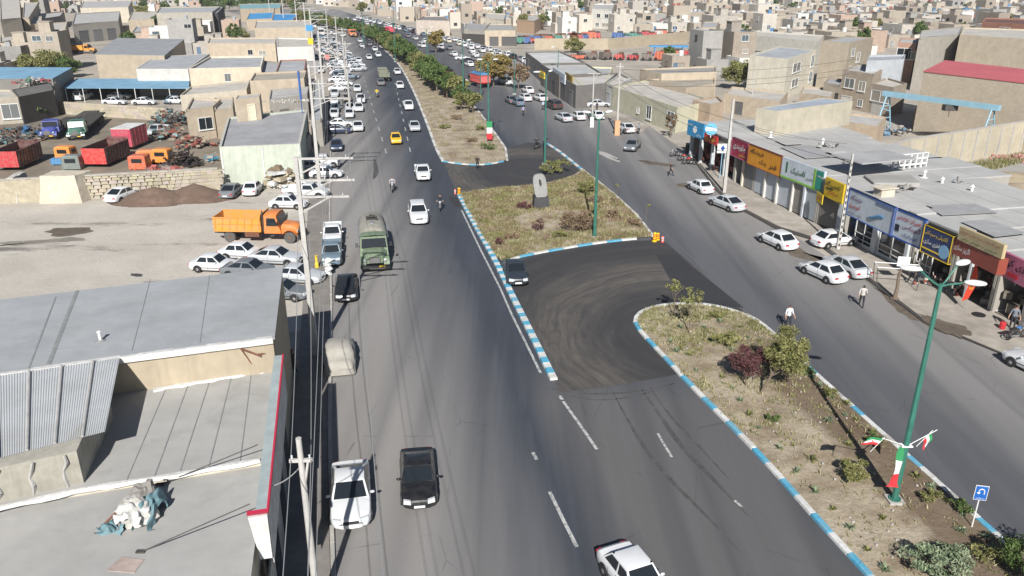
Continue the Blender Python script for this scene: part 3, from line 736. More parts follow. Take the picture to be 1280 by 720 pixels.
for off, s0, ds, n, sideon in ((2.8, 42, 2.55, 74, 1), (7.6, 60, 2.7, 44, 1), (-1.5, 60, 5.4, 32, 0)):
    for x, y, a in along(EL2, s0, ds, n, off):
        if rnd.random() < .12: continue
        c = rnd.choice(PAL); k = rnd.choice(['sedan', 'boxy', 'boxy', 'hatch', 'suv'])
        car(k, c, x + rnd.uniform(-.4, .4), y + rnd.uniform(-.3, .3), a + (-80 if sideon else 180) + rnd.uniform(-5, 5),
            '%s %s in the packed parking beside the distant left road' % (colname(c), dict(suv='high car', hatch='hatchback').get(k, 'saloon')), 2, 'packed parked cars far up the left road')
# traffic and kerbside cars far up, both carriageways
def lerp_line(E, off, s0, s1, n, az, lab, grp, jit=1.2):
    for k in range(n):
        s = s0 + (s1 - s0) * (k + rnd.uniform(-.2, .2)) / n
        for x, y, a in along(E, s, 1, 1, off + rnd.uniform(-jit, jit)):
            c = rnd.choice(PAL); kd = rnd.choice(['sedan', 'boxy', 'boxy', 'hatch'])
            car(kd, c, x, y, a + az + rnd.uniform(-3, 3), lab % (colname(c), dict(hatch='hatchback').get(kd, 'saloon')), 2, grp)
lerp_line(EL2, 16, 175, 340, 16, 180, '%s %s in the distant traffic of the left road', 'distant traffic on the left road', 4)
ER2 = [(13.5, 180), (4, 230), (-14, 283), (-45, 362), (-80, 452)]
lerp_line(ER2, -2.5, 8, 290, 48, 0, '%s %s parked along the distant right road', 'cars parked along the distant right road', .5)
lerp_line(ER2, -5.5, 60, 290, 26, 0, '%s %s double parked along the distant right road', 'cars double parked along the distant right road', .6)
lerp_line(ER2, -11, 50, 290, 18, 0, '%s %s in the distant traffic of the right road', 'distant traffic on the right road', 2.5)
# right road
carN('hatch', CW, 990, 316, 22, 'white hatchback parked left of the concrete pole on the right road', 0, name='parked_hatchback')
carC('hatch', CW, 1041, 307, -72, 'white hatchback side on behind the concrete lattice pole', 0, name='parked_hatchback')
carN('hatch', CW, 1052, 358, 24, 'white hatchback beside the grey saloon near the metal frame', 0, name='parked_hatchback')
carN('sedan', CS, 1080, 352, 17, 'grey silver saloon beside the lower white hatchback', 0)
carN('sedan', CS, 925, 267, 25, 'silver saloon below the tall concrete pole by the shutters', 0)
carN('boxy', CW, 886, 245, 17, 'white saloon parked left of the tall concrete pole', 0)
carC('sedan', CW, 1300, 468, 22, 'white sedan cut off by the right edge of the picture', 0)
carN('sedan', CG, 786, 191, 160, 'dark grey sedan facing us at the side street mouth', 1)
carN('sedan', CW, 789, 168, 14, 'white sedan beside the man at the side street pavement', 1)
RP = [('sedan', CS, 711, 154, 20, 'silver saloon in front of the yellow shop wall row'), ('boxy', CW, 728, 152, 18, 'white saloon next to the silver one by the yellow wall'),
      ('boxy', CW, 751, 151, 14, 'white saloon at the post with notices'), ('sedan', CS, 747, 134, -82, 'silver saloon side on against the yellow wall'),
      ('suv', (.06, .045, .045), 698, 138, 22, 'dark brown off road car on the right roadside'), ('boxy', CW, 681, 128, 24, 'white saloon behind the dark off road car'),
      ('boxy', CW, 661, 128, 20, 'white saloon near the teal windowed car'), ('boxy', CW, 664, 118, 20, 'white saloon above its neighbour in the crowded spot'),
      ('hatch', CT_, 652, 134, 18, 'car with teal rear window at the crowded roadside'), ('sedan', CG, 643, 131, 15, 'grey saloon at the edge of the right road traffic'),
      ('boxy', CW, 584, 109, 24, 'white saloon driving left of the red box truck'), ('van', CW, 637, 107, 30, 'white van beside the brown roadside tree'),
      ('sedan', CW, 578, 75, -75, 'white saloon side on among roadside cars under the canopy'), ('boxy', CW, 570, 71, 25, 'white saloon just behind the side on one'),
      ('sedan', CB, 586, 79, -70, 'black saloon among the white roadside cars'), ('boxy', CW, 590, 84, 25, 'white saloon nearest the big round tree'),
      ('pickup', CB, 563, 93, 25, 'dark pickup driving beside the median trees'), ('van', CW, 530, 60, 26, 'white van on the distant right road'),
      ('sedan', CS, 553, 62, 26, 'silver saloon beside the brown leaved tree')]
for k, c, u, v, a, l in RP: carN(k, c, u, v, a, l, 1) if abs(a) < 60 else carC(k, c, u, v, a, l, 1)
# under the blue canopy and elsewhere on the left
carC('sedan', CW, 144, 131, -92, 'white sedan side on under the long blue canopy, left of two', 1)
carC('sedan', CW, 181, 131, -92, 'white sedan side on under the long blue canopy, right of two', 1)
carC('sedan', CW, 150, 124, -92, 'white car behind the left canopy sedan', 1); carN('van', CW, 97, 127, -5, 'small white van at the left end of the blue canopy', 1)
carN('sedan', CT_, 208, 131, 170, 'blue grey car at the right end of the blue canopy', 1); carC('boxy', CW, 222, 130, -92, 'white car half behind the tan wall at the canopy end', 1)
carN('pickup', CS, 186, 172, 165, 'stripped pale pickup among the scrap in the truck yard', 1)
carC('boxy', CW, 915, 68, -90, 'white car in the dark yard beside the red machines', 1); carC('boxy', CW, 930, 69, -88, 'second white car in the dark yard beside the red machines', 1)

# covered car: cloth sheet over a small car
def covered_car():
    t = thing('covered_car', 'car under a dusty grey cover parked at the left pavement', 'car', (*G(425, 452), .02), R(11.5)); t.scale = (1.2, 1.05, 1)
    mb = MB(); secs = []; ny, nx = 18, 14
    prof = [(-2.05, .62), (-1.9, .86), (-1.35, .98), (-.95, 1.34), (-.3, 1.45), (.35, 1.40), (.95, 1.05), (1.6, .92), (1.95, .72), (2.05, .5)]
    def hz(y):
        for (a, za), (b, zb_) in zip(prof, prof[1:]):
            if a <= y <= b: return za + (zb_ - za) * (y - a) / (b - a)
        return .5
    vs = []
    for j in range(ny + 1):
        y = -2.05 + 4.1 * j / ny; h = hz(y); wd = .80 * (1 - .12 * abs(y / 2.05) ** 6)
        for i in range(nx + 1):
            a = math.pi * i / nx; x = math.cos(a); z = math.sin(a) ** .45 if 0 < i < nx else 0
            wv = 1 + .05 * math.sin(j * 1.7 + i * 2.3) + .05 * math.sin(i * 5 + j) + .03 * math.sin(j * 3.1 - i * 4)
            vs.append((math.copysign(abs(x) ** .55, x) * wd * wv, y, .10 + (h - .10) * z + .012 * math.sin(j * 2.1 + i)))
    fs = [(j * (nx + 1) + i, j * (nx + 1) + i + 1, (j + 1) * (nx + 1) + i + 1, (j + 1) * (nx + 1) + i) for j in range(ny) for i in range(nx)]
    fs += [tuple(range(nx + 1))[::-1], tuple(range(ny * (nx + 1), (ny + 1) * (nx + 1)))]
    mb.add(vs, fs); me = mb.mesh('cover', mat('dusty_car_cover', (.36, .34, .30), .9, .12, 2), True); inst('cover', me, t)
    for s in (-1, 1):
        for y in (-1.3, 1.3): inst('wheel', CARS['boxy']['wheel'], t, (s * .72, y, .30), 0 if s > 0 else math.pi)
covered_car()

# ------------------------------------------------------------------ trucks
M['tpaint'] = paint("truck_paint", .55, .5)
def big_wheel(r=.52, w=.3):
    mb = MB(); mb.lathe([(r * .55, -w / 2), (r * .92, -w / 2), (r, -w / 3), (r, w / 3), (r * .92, w / 2), (r * .6, w / 2)], 18, 0, axis='x')
    mb.lathe([(r * .6, w * .42), (r * .5, w * .3), (r * .28, w * .3), (r * .24, w * .5), (r * .1, w * .55)], 12, 1, axis='x')
    for k in range(8):
        a = k * math.pi / 4; mb.tube((w * .3, r * .4 * math.cos(a), r * .4 * math.sin(a)), (w * .36, r * .4 * math.cos(a), r * .4 * math.sin(a)), .025, None, 5, 2)
    return autosmooth(mb.mesh('wheel', [M['dustytyre'], M['rust'], M['darkmetal']]), 35)
M['dustytyre'] = mat("dusty_tyre", (.10, .095, .09), .9, .3, 4)
BW = big_wheel()
def bonnet_cab(t, color, W=2.35, y0=0.0, stripe=None):
    """round nosed long bonnet cab; y0 = rear of the cab, bonnet towards +Y"""
    c = MB(); zc = .95
    c.hexa([(-W / 2, y0, zc), (W / 2, y0, zc), (W / 2, y0 + 1.55, zc), (-W / 2, y0 + 1.55, zc)],
           [(-W / 2 + .12, y0 + .05, 2.55), (W / 2 - .12, y0 + .05, 2.55), (W / 2 - .12, y0 + 1.15, 2.55), (-W / 2 + .12, y0 + 1.15, 2.55)])
    rv = []; 
    for y in (y0 + .02, y0 + .35, y0 + .9, y0 + 1.18):
        for x, z in ((-W / 2 + .12, 2.54), (-W / 2 + .3, 2.68), (0, 2.74), (W / 2 - .3, 2.68), (W / 2 - .12, 2.54)): rv.append((x, y, z - (.05 if y in (y0 + .02, y0 + 1.18) else 0)))
    c.add(rv, [(j * 5 + k, j * 5 + k + 1, j * 5 + 6 + k, j * 5 + 5 + k) for j in range(3) for k in range(4)])
    inst('cab', autosmooth(c.mesh('cab', M['tpaint']), 35), t, color=color)
    b = MB(); st = [(y0 + 1.5, .98, 1.75), (y0 + 2.1, .88, 1.70), (y0 + 2.75, .74, 1.60), (y0 + 2.95, .62, 1.42)]; vs = []
    for y, w_, z in st: vs += [(-w_, y, .85), (-w_ * 1.02, y, z - .3), (-w_ * .75, y, z - .05), (0, y, z), (w_ * .75, y, z - .05), (w_ * 1.02, y, z - .3), (w_, y, .85)]
    b.add(vs, [(j * 7 + k, j * 7 + k + 1, (j + 1) * 7 + k + 1, (j + 1) * 7 + k) for j in range(3) for k in range(6)] + [tuple(range(21, 28))])
    inst('bonnet', autosmooth(b.mesh('bonnet', M['tpaint']), 35), t, color=color)
    for s in (-1, 1):
        f = MB(); n = 8; vs = []
        for k in range(n + 1):
            a = math.pi * (.05 + .9 * k / n); y, z = math.cos(a) * .66, .52 + math.sin(a) * .72
            vs += [(s * .72, y0 + 2.25 + y, z), (s * W / 2, y0 + 2.25 + y, z)]
        f.add(vs, [(2 * k, 2 * k + 1, 2 * k + 3, 2 * k + 2) for k in range(n)]); inst('mudguard', autosmooth(f.mesh('mudguard', M['tpaint']), 50), t, color=color)
        g = MB(); x = s * (W / 2 - .02); g.hexa([(x - s * .02, y0 + .25, 1.65), (x + s * .02, y0 + .25, 1.65), (x + s * .02, y0 + 1.25, 1.65), (x - s * .02, y0 + 1.25, 1.65)],
               [(x - s * .11, y0 + .28, 2.35), (x - s * .06, y0 + .28, 2.35), (x - s * .06, y0 + 1.05, 2.35), (x - s * .11, y0 + 1.05, 2.35)]); inst('side_window', g.mesh('side_window', M['carglass']), t)
        h_ = MB(); h_.lathe([(.13, 0), (.13, .05), (.05, .07)], 10, 0, (s * .82, y0 + 2.92, 1.12), 'y'); inst('headlight', h_.mesh('headlight', M['lamp']), t)
        m_ = MB(); m_.box((s * (W / 2 + .22), y0 + 1.35, 1.95), (.18, .06, .38)); m_.tube((s * W / 2, y0 + 1.3, 1.8), (s * (W / 2 + .2), y0 + 1.35, 1.9), .02); inst('mirror', m_.mesh('mirror', M['trim']), t)
        inst('wheel', BW, t, (s * (W / 2 - .2), y0 + 2.25, .52), 0 if s > 0 else math.pi)
    ws = MB(); ws.hexa([(-W / 2 + .16, y0 + 1.50, 1.75), (W / 2 - .16, y0 + 1.50, 1.75), (W / 2 - .16, y0 + 1.54, 1.75), (-W / 2 + .16, y0 + 1.54, 1.75)],
                       [(-W / 2 + .22, y0 + 1.16, 2.42), (W / 2 - .22, y0 + 1.16, 2.42), (W / 2 - .22, y0 + 1.26, 2.42), (-W / 2 + .22, y0 + 1.26, 2.42)]); inst('windscreen', ws.mesh('windscreen', M['carglass']), t)
    gr = MB(); gr.box((0, y0 + 2.98, 1.12), (.9, .06, .5)); 
    for k in range(5): gr.box((0, y0 + 3.02, .94 + k * .09), (.84, .03, .03), 1)
    inst('grille', gr.mesh('grille', [M['darkmetal'], M['metal']]), t)
    bp = MB(); bp.box((0, y0 + 3.12, .62), (W + .02, .14, .24)); inst('bumper', bp.mesh('bumper', M['trim']), t)
    pl = MB(); pl.box((-.55, y0 + 3.20, .66), (.5, .03, .14)); inst('number_plate', pl.mesh('number_plate', M['plateY']), t)
def flat_cab(t, color, W=2.3, y0=0.0, H=2.45):
    c = MB(); c.hexa([(-W / 2, y0, .75), (W / 2, y0, .75), (W / 2, y0 + 1.75, .75), (-W / 2, y0 + 1.75, .75)],
                     [(-W / 2 + .06, y0, H), (W / 2 - .06, y0, H), (W / 2 - .06, y0 + 1.5, H), (-W / 2 + .06, y0 + 1.5, H)]); c.box((0, y0 + .75, H + .05), (W - .3, 1.3, .1), 0, 0, .9)
    inst('cab', c.mesh('cab', M['tpaint']), t, color=color)
    ws = MB(); ws.hexa([(-W / 2 + .15, y0 + 1.62, 1.55), (W / 2 - .15, y0 + 1.62, 1.55), (W / 2 - .15, y0 + 1.68, 1.55), (-W / 2 + .15, y0 + 1.68, 1.55)],
                       [(-W / 2 + .18, y0 + 1.49, H - .2), (W / 2 - .18, y0 + 1.49, H - .2), (W / 2 - .18, y0 + 1.56, H - .2), (-W / 2 + .18, y0 + 1.56, H - .2)]); inst('windscreen', ws.mesh('windscreen', M['carglass']), t)
    for s in (-1, 1):
        g = MB(); g.box((s * (W / 2 - .015), y0 + .85, 1.85), (.06, .9, .55)); inst('side_window', g.mesh('side_window', M['carglass']), t)
        h_ = MB(); h_.box((s * .8, y0 + 1.76, .98), (.3, .04, .16)); inst('headlight', h_.mesh('headlight', M['lamp']), t)
        inst('wheel', BW, t, (s * (W / 2 - .18), y0 + .95, .52), 0 if s > 0 else math.pi)
    bp = MB(); bp.box((0, y0 + 1.80, .62), (W, .12, .26)); inst('bumper', bp.mesh('bumper', M['trim']), t)
def chassis(t, y0, y1, axles):
    f = MB(); 
    for s in (-1, 1): f.box((s * .42, (y0 + y1) / 2, .80), (.10, y1 - y0, .22))
    for k in range(5): f.box((0, y0 + (y1 - y0) * (k + .5) / 5, .80), (.84, .1, .14))
    inst('chassis', f.mesh('chassis', M['darkmetal']), t)
    for y in axles:
        for s in (-1, 1): inst('wheel', BW, t, (s * .95, y, .52), 0 if s > 0 else math.pi)
def dump_bed(t, y0, y1, W, h, color, z0=1.05, ribs=True, empty=True, cm=None):
    b = MB(); yc = (y0 + y1) / 2; L = y1 - y0
    b.box((0, yc, z0 + .05), (W, L, .10))
    for s in (-1, 1):
        b.box((s * (W / 2 - .03), yc, z0 + h / 2 + .1), (.06, L, h)); b.box((s * (W / 2 + .02), yc, z0 + h + .08), (.10, L + .04, .10)); b.box((s * (W / 2 + .02), yc, z0 + .10), (.10, L, .12))
    b.box((0, y0 + .03, z0 + h / 2 + .1), (W - .12, .06, h)); b.box((0, y1 - .03, z0 + h / 2 + .1), (W - .12, .06, h + .25)); b.box((0, y1, z0 + h + .33), (W, .1, .1))
    inst('load_bed', b.mesh('load_bed', cm or M['tpaint']), t, color=color)
    if ribs:
        n = max(3, int(L / .72))
        for s in (-1, 1):
            for k in range(n + 1):
                r_ = MB(); y = y0 + L * k / n * .93 + .08; x = s * (W / 2 + .025)
                r_.hexa([(x - .03, y - .035, z0 + .16), (x + .03, y - .035, z0 + .16), (x + .03, y + .035, z0 + .16), (x - .03, y + .035, z0 + .16)],
                        [(x - .03, y + .16, z0 + h + .03), (x + .03, y + .16, z0 + h + .03), (x + .03, y + .23, z0 + h + .03), (x - .03, y + .23, z0 + h + .03)])
                inst('rib', r_.mesh('rib', cm or M['tpaint']), t, color=tuple(c * .85 for c in color))
            r_ = MB(); r_.box((s * (W / 2 + .02), yc, z0 + h * .6), (.07, L, .07)); inst('rib', r_.mesh('rib', cm or M['tpaint']), t, color=color)
    fl = MB(); fl.box((0, yc, z0 + .14), (W - .14, L - .14, .04)); inst('bed_floor', fl.mesh('bed_floor', M['rust']), t)
def truck(label, u, v, az, center=False, name='truck', cat='truck', group=None):
    x, y = G(u, v); return thing(name, label, cat, (x, y, .02), R(az), group)
# army green tanker, nearly front on
tk = truck('army green tanker truck with dusty grey tank on the left road', 470, 337, 191, name='tanker_truck', cat='tanker truck')
tk.location = (*[G(470, 343)[0] + rot(0, 1, R(11))[0] * 3.2, G(470, 343)[1] + rot(0, 1, R(11))[1] * 3.2], .02)
OG = (.13, .20, .115)
bonnet_cab(tk, OG); chassis(tk, -5.2, .1, (-2.4, -3.7))
tm = MB(); tm.lathe([(.5, -5.1), (.95, -5.0), (1.05, -4.7), (1.05, -.45), (.95, -.18), (.5, -.1)], 22, 0, (0, 0, 2.05), 'y')
for i, v in enumerate(tm.v): tm.v[i] = (v[0] * 1.12, v[1], 2.05 + (v[2] - 2.05) * .92)
inst('tank', autosmooth(tm.mesh('tank', mat('dusty_tank_paint', (.30, .29, .25), .8, .2, 1.2, dirt=(.2, .18, .14))), 40), tk)
hb = MB(); hb.box((0, -2.6, 3.08), (.9, 1.0, .10)); hb.lathe([(.30, 3.1), (.30, 3.28), (.2, 3.32)], 12, 0, (0, -2.6, 0))
hb.tube((-.45, -2.1, 3.1), (-.45, -2.1, 3.35), .03); hb.tube((.45, -2.1, 3.1), (.45, -2.1, 3.35), .03); hb.tube((-.45, -2.1, 3.35), (.45, -2.1, 3.35), .03)
inst('hatch', hb.mesh('hatch', M['darkmetal']), tk)
h2 = MB(); h2.lathe([(.22, 3.0), (.22, 3.12)], 10, 0, (0, -1.2, 0)); inst('hatch', h2.mesh('hatch', M['metal']), tk)
for s in (-1, 1):
    wk = MB(); wk.box((s * 1.16, -2.6, 1.95), (.22, 4.2, .05)); inst('walkway', wk.mesh('walkway', M['metal']), tk)
# orange dump truck, side on, facing right
OR = (.74, .25, .03)
dt = truck('orange bonneted dump truck parked side on in the open lot', 325, 307, -93, name='dump_truck', cat='dump truck')
dt.location = (*[G(349, 305)[0] - 1.2, G(349, 305)[1] + 1.3], .02)
bonnet_cab(dt, (.72, .20, .025), 2.4); chassis(dt, -4.9, .1, (-3.3,)); dump_bed(dt, -4.6, -.25, 2.45, 1.25, (.74, .30, .035))
tb = MB(); tb.box((1.0, -1.15, .85), (.4, 1.3, .5)); inst('fuel_tank', tb.mesh('fuel_tank', M['rust']), dt)
ex = MB(); ex.tube((.95, -.12, 1.0), (.95, -.12, 3.0), .07); inst('exhaust_pipe', ex.mesh('exhaust_pipe', M['darkmetal']), dt)
# army green lorry on the left road, middle distance
lt = truck('army green lorry ahead of the silver grey sedan', 480, 101, 13, name='lorry', cat='lorry')
flat_cab(lt, (.14, .16, .12), y0=3.0); chassis(lt, -2.4, 3.0, (-1.4,)); dump_bed(lt, -2.5, 2.8, 2.35, .9, (.15, .17, .12), ribs=False)
# yard: blue and green bonneted trucks with flat trailers
def yard_truck(u, v, az, color, label, bed=8.5):
    t = truck(label, u, v, az, name='flatbed_truck', cat='truck'); x, y = G(u, v); d = rot(0, 1, R(az)); t.location = (x - d[0] * 3.2, y - d[1] * 3.2, .02)
    bonnet_cab(t, color, 2.4); chassis(t, -bed, .1, (-bed + 1.2, -bed + 2.6, -bed + 4.2))
    f = MB(); f.box((0, -bed / 2 - .2, 1.32), (2.5, bed, .16)); inst('flat_bed', f.mesh('flat_bed', M['darkbed']), t)
    n = 9
    for k in range(n):
        s_ = MB(); s_.box((-1.1 + 2.2 * k / (n - 1), -bed / 2 - .2, 1.425), (.22, bed - .1, .05)); inst('plank', s_.mesh('plank', M['darkbed']), t)
    hb_ = MB(); hb_.box((0, -.25, 1.9), (2.4, .1, 1.0)); inst('headboard', hb_.mesh('headboard', M['darkmetal']), t)
    return t
M['darkbed'] = mat("weathered_trailer_planks", (.075, .07, .06), .9, .3, 2)
yard_truck(60, 176, 190, (.03, .06, .35), 'royal blue bonneted truck with chrome bumper in the yard', 9)
yard_truck(95, 176.5, 196, (.035, .16, .12), 'dark green bonneted truck with long flat trailer in the yard', 14)
t = thing('flat_trailer', 'empty dark flat trailer beside the green truck', 'trailer', (*G(106, 156), .02), R(193))
chassis(t, -5, 4, (-3.6, -2.3)); f = MB(); f.box((0, -.5, 1.3), (2.4, 10, .2)); inst('flat_bed', f.mesh('flat_bed', M['darkbed']), t)
# open red tipper bodies standing in the yard
RD = (.52, .025, .04)
t = thing('tipper_body', 'open dark red tipper body cut off at the left edge', 'tipper body', (*G(26, 207), .02), R(4)); dump_bed(t, -3.1, 3.1, 2.9, 1.9, (.085, .014, .018), .45); chassis(t, -2.6, 2.6, (-1.6,))
p_ = MB(); p_.box((0, -3.16, 1.45), (2.95, .05, 1.95)); inst('tailgate', p_.mesh('tailgate', M['tpaint']), t, color=RD)
for k in range(4): r_ = MB(); r_.box((-1.2 + .8 * k, -3.2, 1.45), (.07, .05, 1.9)); inst('rib', r_.mesh('rib', M['tpaint']), t, color=RD)
t = thing('tipper_body', 'open bright red tipper body beside the stacked orange cabs', 'tipper body', (*G(136, 203), .02), R(-2)); dump_bed(t, -3.1, 3.1, 2.9, 1.9, (.095, .014, .018), .45); chassis(t, -2.6, 2.6, (-1.6,))
p_ = MB(); p_.box((0, -3.16, 1.45), (2.95, .05, 1.95)); inst('tailgate', p_.mesh('tailgate', M['tpaint']), t, color=(.66, .03, .03))
for k in range(4): r_ = MB(); r_.box((-1.2 + .8 * k, -3.2, 1.45), (.07, .05, 1.9)); inst('rib', r_.mesh('rib', M['tpaint']), t, color=(.66, .03, .03))
t = thing('cargo_box', 'closed crimson cargo box with pale roof behind the red tipper body', 'container', (*G(165, 184), .02), R(-3))
b = MB(); b.box((0, 0, 1.7), (2.7, 4.6, 2.4)); inst('box_body', b.mesh('box_body', M['tpaint']), t, color=(.50, .04, .09))
b = MB(); b.box((0, 0, 2.95), (2.74, 4.64, .08)); inst('roof', b.mesh('roof', M['kwhite']), t); chassis(t, -2, 2, (-1.2, 1.2))
for k in range(5):
    for s in (-1, 1): b = MB(); b.box((s * 1.37, -2 + k, 1.7), (.04, .06, 2.3)); inst('rib', b.mesh('rib', M['tpaint']), t, color=(.45, .035, .08))
def cab_shell(u, v, az, color, label, z=0.0):
    t = thing('truck_cab', label, 'truck cab', (*G(u, v), .02 + z), R(az)); flat_cab_shell(t, color); return t
def flat_cab_shell(t, color):
    W, y0, H, zo = 2.2, -.8, 1.65, 0
    c = MB(); c.hexa([(-W / 2, y0, .1), (W / 2, y0, .1), (W / 2, y0 + 1.75, .1), (-W / 2, y0 + 1.75, .1)], [(-W / 2 + .06, y0, H), (W / 2 - .06, y0, H), (W / 2 - .06, y0 + 1.5, H), (-W / 2 + .06, y0 + 1.5, H)])
    c.box((0, y0 + .75, H + .05), (W - .3, 1.3, .1), 0, 0, .9); inst('cab', c.mesh('cab', M['tpaint']), t, color=color)
    w_ = MB(); w_.box((0, y0 - .01, 1.15), (1.3, .05, .5)); inst('rear_window', w_.mesh('rear_window', M['glass']), t)
    for s in (-1, 1): g = MB(); g.box((s * (W / 2 - .02), y0 + .85, 1.15), (.06, .85, .5)); inst('side_window', g.mesh('side_window', M['glass']), t)
    w_ = MB(); w_.box((0, y0 + 1.62, 1.1), (1.8, .08, .55), rx=.12); inst('windscreen', w_.mesh('windscreen', M['glass']), t)
cab_shell(84, 199, -5, (.80, .27, .03), 'orange truck cab standing behind the blue ribbed panel')
cab_shell(93, 211, 5, (.16, .2, .19), 'grey truck cab without glass next to the yard wall')
cab_shell(176, 211, 0, (.66, .12, .04), 'small red orange cab against the yard wall')
cab_shell(185, 204, 6, (.70, .22, .05), 'pale orange cab behind the small red orange one')
cab_shell(205, 205, -4, (.80, .26, .02), 'bright orange cab with grey window in the yard', .25)
b = MB(); b.box((0, 0, .5), (3.4, .9, .7)); 
for k in range(9): b.box((-1.6 + .4 * k, -.47, .5), (.06, .06, .72))
setp(b.obj('ribbed_panel', M['tpaint'], loc=(*G(83, 206), 0), color=(.05, .25, .50)), 'blue ribbed metal panel between two truck cabs', 'metal panel')
# distant orange truck, right road box truck, orange truck in the back yard
t = truck('orange truck at the far bend of the left road', 441, 46, 198, name='lorry', cat='lorry'); bonnet_cab(t, (.75, .22, .06)); chassis(t, -5, 0, (-3.5,)); dump_bed(t, -5, -.2, 2.4, 1.3, (.75, .25, .07), ribs=False)
t = truck('red truck with blue tarpaulin roof on the right road', 606, 108, 26, name='box_truck', cat='truck')
t.location = (G(608, 111)[0] - 1.6, G(608, 111)[1] + 3.4, .02)
flat_cab(t, (.10, .09, .09), y0=2.2); chassis(t, -3, 2.2, (-1.6, -2.5)); dump_bed(t, -3.1, 2.1, 2.4, 1.5, (.55, .05, .05), ribs=True)
b = MB(); b.prism([(-1.22, -3.1), (1.22, -3.1), (1.22, 2.1), (-1.22, 2.1)], 2.72, 2.86); b.hexa([(-1.2, -3.1, 2.86), (1.2, -3.1, 2.86), (1.2, 2.1, 2.86), (-1.2, 2.1, 2.86)], [(-.4, -3.0, 3.12), (.4, -3.0, 3.12), (.4, 2.0, 3.12), (-.4, 2.0, 3.12)])
inst('tarpaulin', b.mesh('tarpaulin', flat('blue_tarpaulin', (.08, .22, .42), .6)), t)
b = MB(); b.box((0, -3.18, 1.75), (2.3, .05, 1.1)); inst('tailgate', b.mesh('tailgate', M['tpaint']), t, color=(.70, .12, .12))
b = MB(); b.box((0, -3.16, 1.08), (2.3, .05, .16)); inst('reflector_strip', b.mesh('reflector_strip', M['tail']), t)
t = truck('orange dump truck parked in the yard behind the round tree', 108, 67, -92, name='dump_truck', cat='dump truck')
bonnet_cab(t, (.75, .3, .03)); chassis(t, -5, 0, (-3.5,)); dump_bed(t, -5, -.2, 2.4, 1.1, (.78, .33, .03), ribs=False)
t = truck('red lorry parked near the far roadside tree', 488, 40, 26, name='lorry', cat='lorry'); t.location = (*G(487, 43), .02)
flat_cab(t, (.6, .03, .06), y0=2); chassis(t, -3, 2, (-1.6,)); dump_bed(t, -3, 1.9, 2.4, 1.5, (.62, .02, .08), ribs=False)
# small truck with blue load right of the median
t = truck('bus with pale roof in the distant parking', 418, 50, 198, name='minibus', cat='bus'); t.location = (*G(401, 44), .02)
b = MB(); b.box((0, 0, 1.6), (2.3, 7, 2.3)); inst('body', b.mesh('body', M['tpaint']), t, color=(.75, .75, .72)); b = MB(); b.box((0, 0, 2.0), (2.34, 6.4, .7)); b.box((0, 3.52, 1.9), (2, .05, .9)); inst('windows', b.mesh('windows', M['carglass']), t)
for s in (-1, 1):
    for y in (-2.4, 2.4): inst('wheel', BW, t, (s * 1.0, y, .5), 0 if s > 0 else math.pi)
# ------------------------------------------------------------------ buildings
def _unit_window():
    f = MB()                                   # unit window: 1 wide, 1 high, outward = -y
    for x in (-.48, .48): f.box((x, -.03, .5), (.04, .10, 1))
    for z in (.022, .978): f.box((0, -.03, z), (.92, .10, .044))
    f.box((0, -.045, .5), (.022, .05, .91)); f.box((0, -.07, -.03), (1.1, .2, .05))
    p = MB(); p.box((0, -.012, .5), (.92, .03, .91)); return f, p
_f, _p = _unit_window()
WINF = {k: _f.mesh('window', m) for k, m in (('white', M['white']), ('dark', M['darkmetal']))}
WINP = _p.mesh('pane', M['glass'])
WINC = []
for c_ in ((.16, .17, .17), (.30, .28, .24), (.09, .12, .14)): WINC.append(_p.mesh('pane', flat('curtained_glass', c_, .25)))
_d = MB(); 
for x in (-.46, .46): _d.box((x, -.04, .5), (.08, .12, 1))
_d.box((0, -.04, .97), (.84, .12, .06)); _d.box((0, -.02, .47), (.84, .05, .94))
for z in (.25, .6): _d.box((0, -.05, z), (.7, .02, .22))
DOORM = _d.mesh('door', M['door'])
_s = MB(); _s.box((0, -.03, .98), (1, .14, .06))
for k in range(14):
    z = .03 + k * .068; _s.hexa([(-.5, -.045, z), (.5, -.045, z), (.5, .02, z), (-.5, .02, z)], [(-.5, -.02, z + .068), (.5, -.02, z + .068), (.5, .02, z + .068), (-.5, .02, z + .068)])
SHUT = _s.mesh('shutter', M['door'])
def on_wall(name, me, parent, a, b, s, z, w_, h, off=0.0, color=None, org=(0, 0)):
    """put a unit piece on the wall running a->b (outside on the right hand side of a->b)"""
    d = Vector((b[0] - a[0], b[1] - a[1])); L = d.length; d.normalize(); n = Vector((d.y, -d.x))
    x, y = a[0] + d.x * s + n.x * off, a[1] + d.y * s + n.y * off
    return inst(name, me, parent, (x - org[0], y - org[1], z), math.atan2(d.y, d.x), (w_, 1, h), color)
_pp = {}
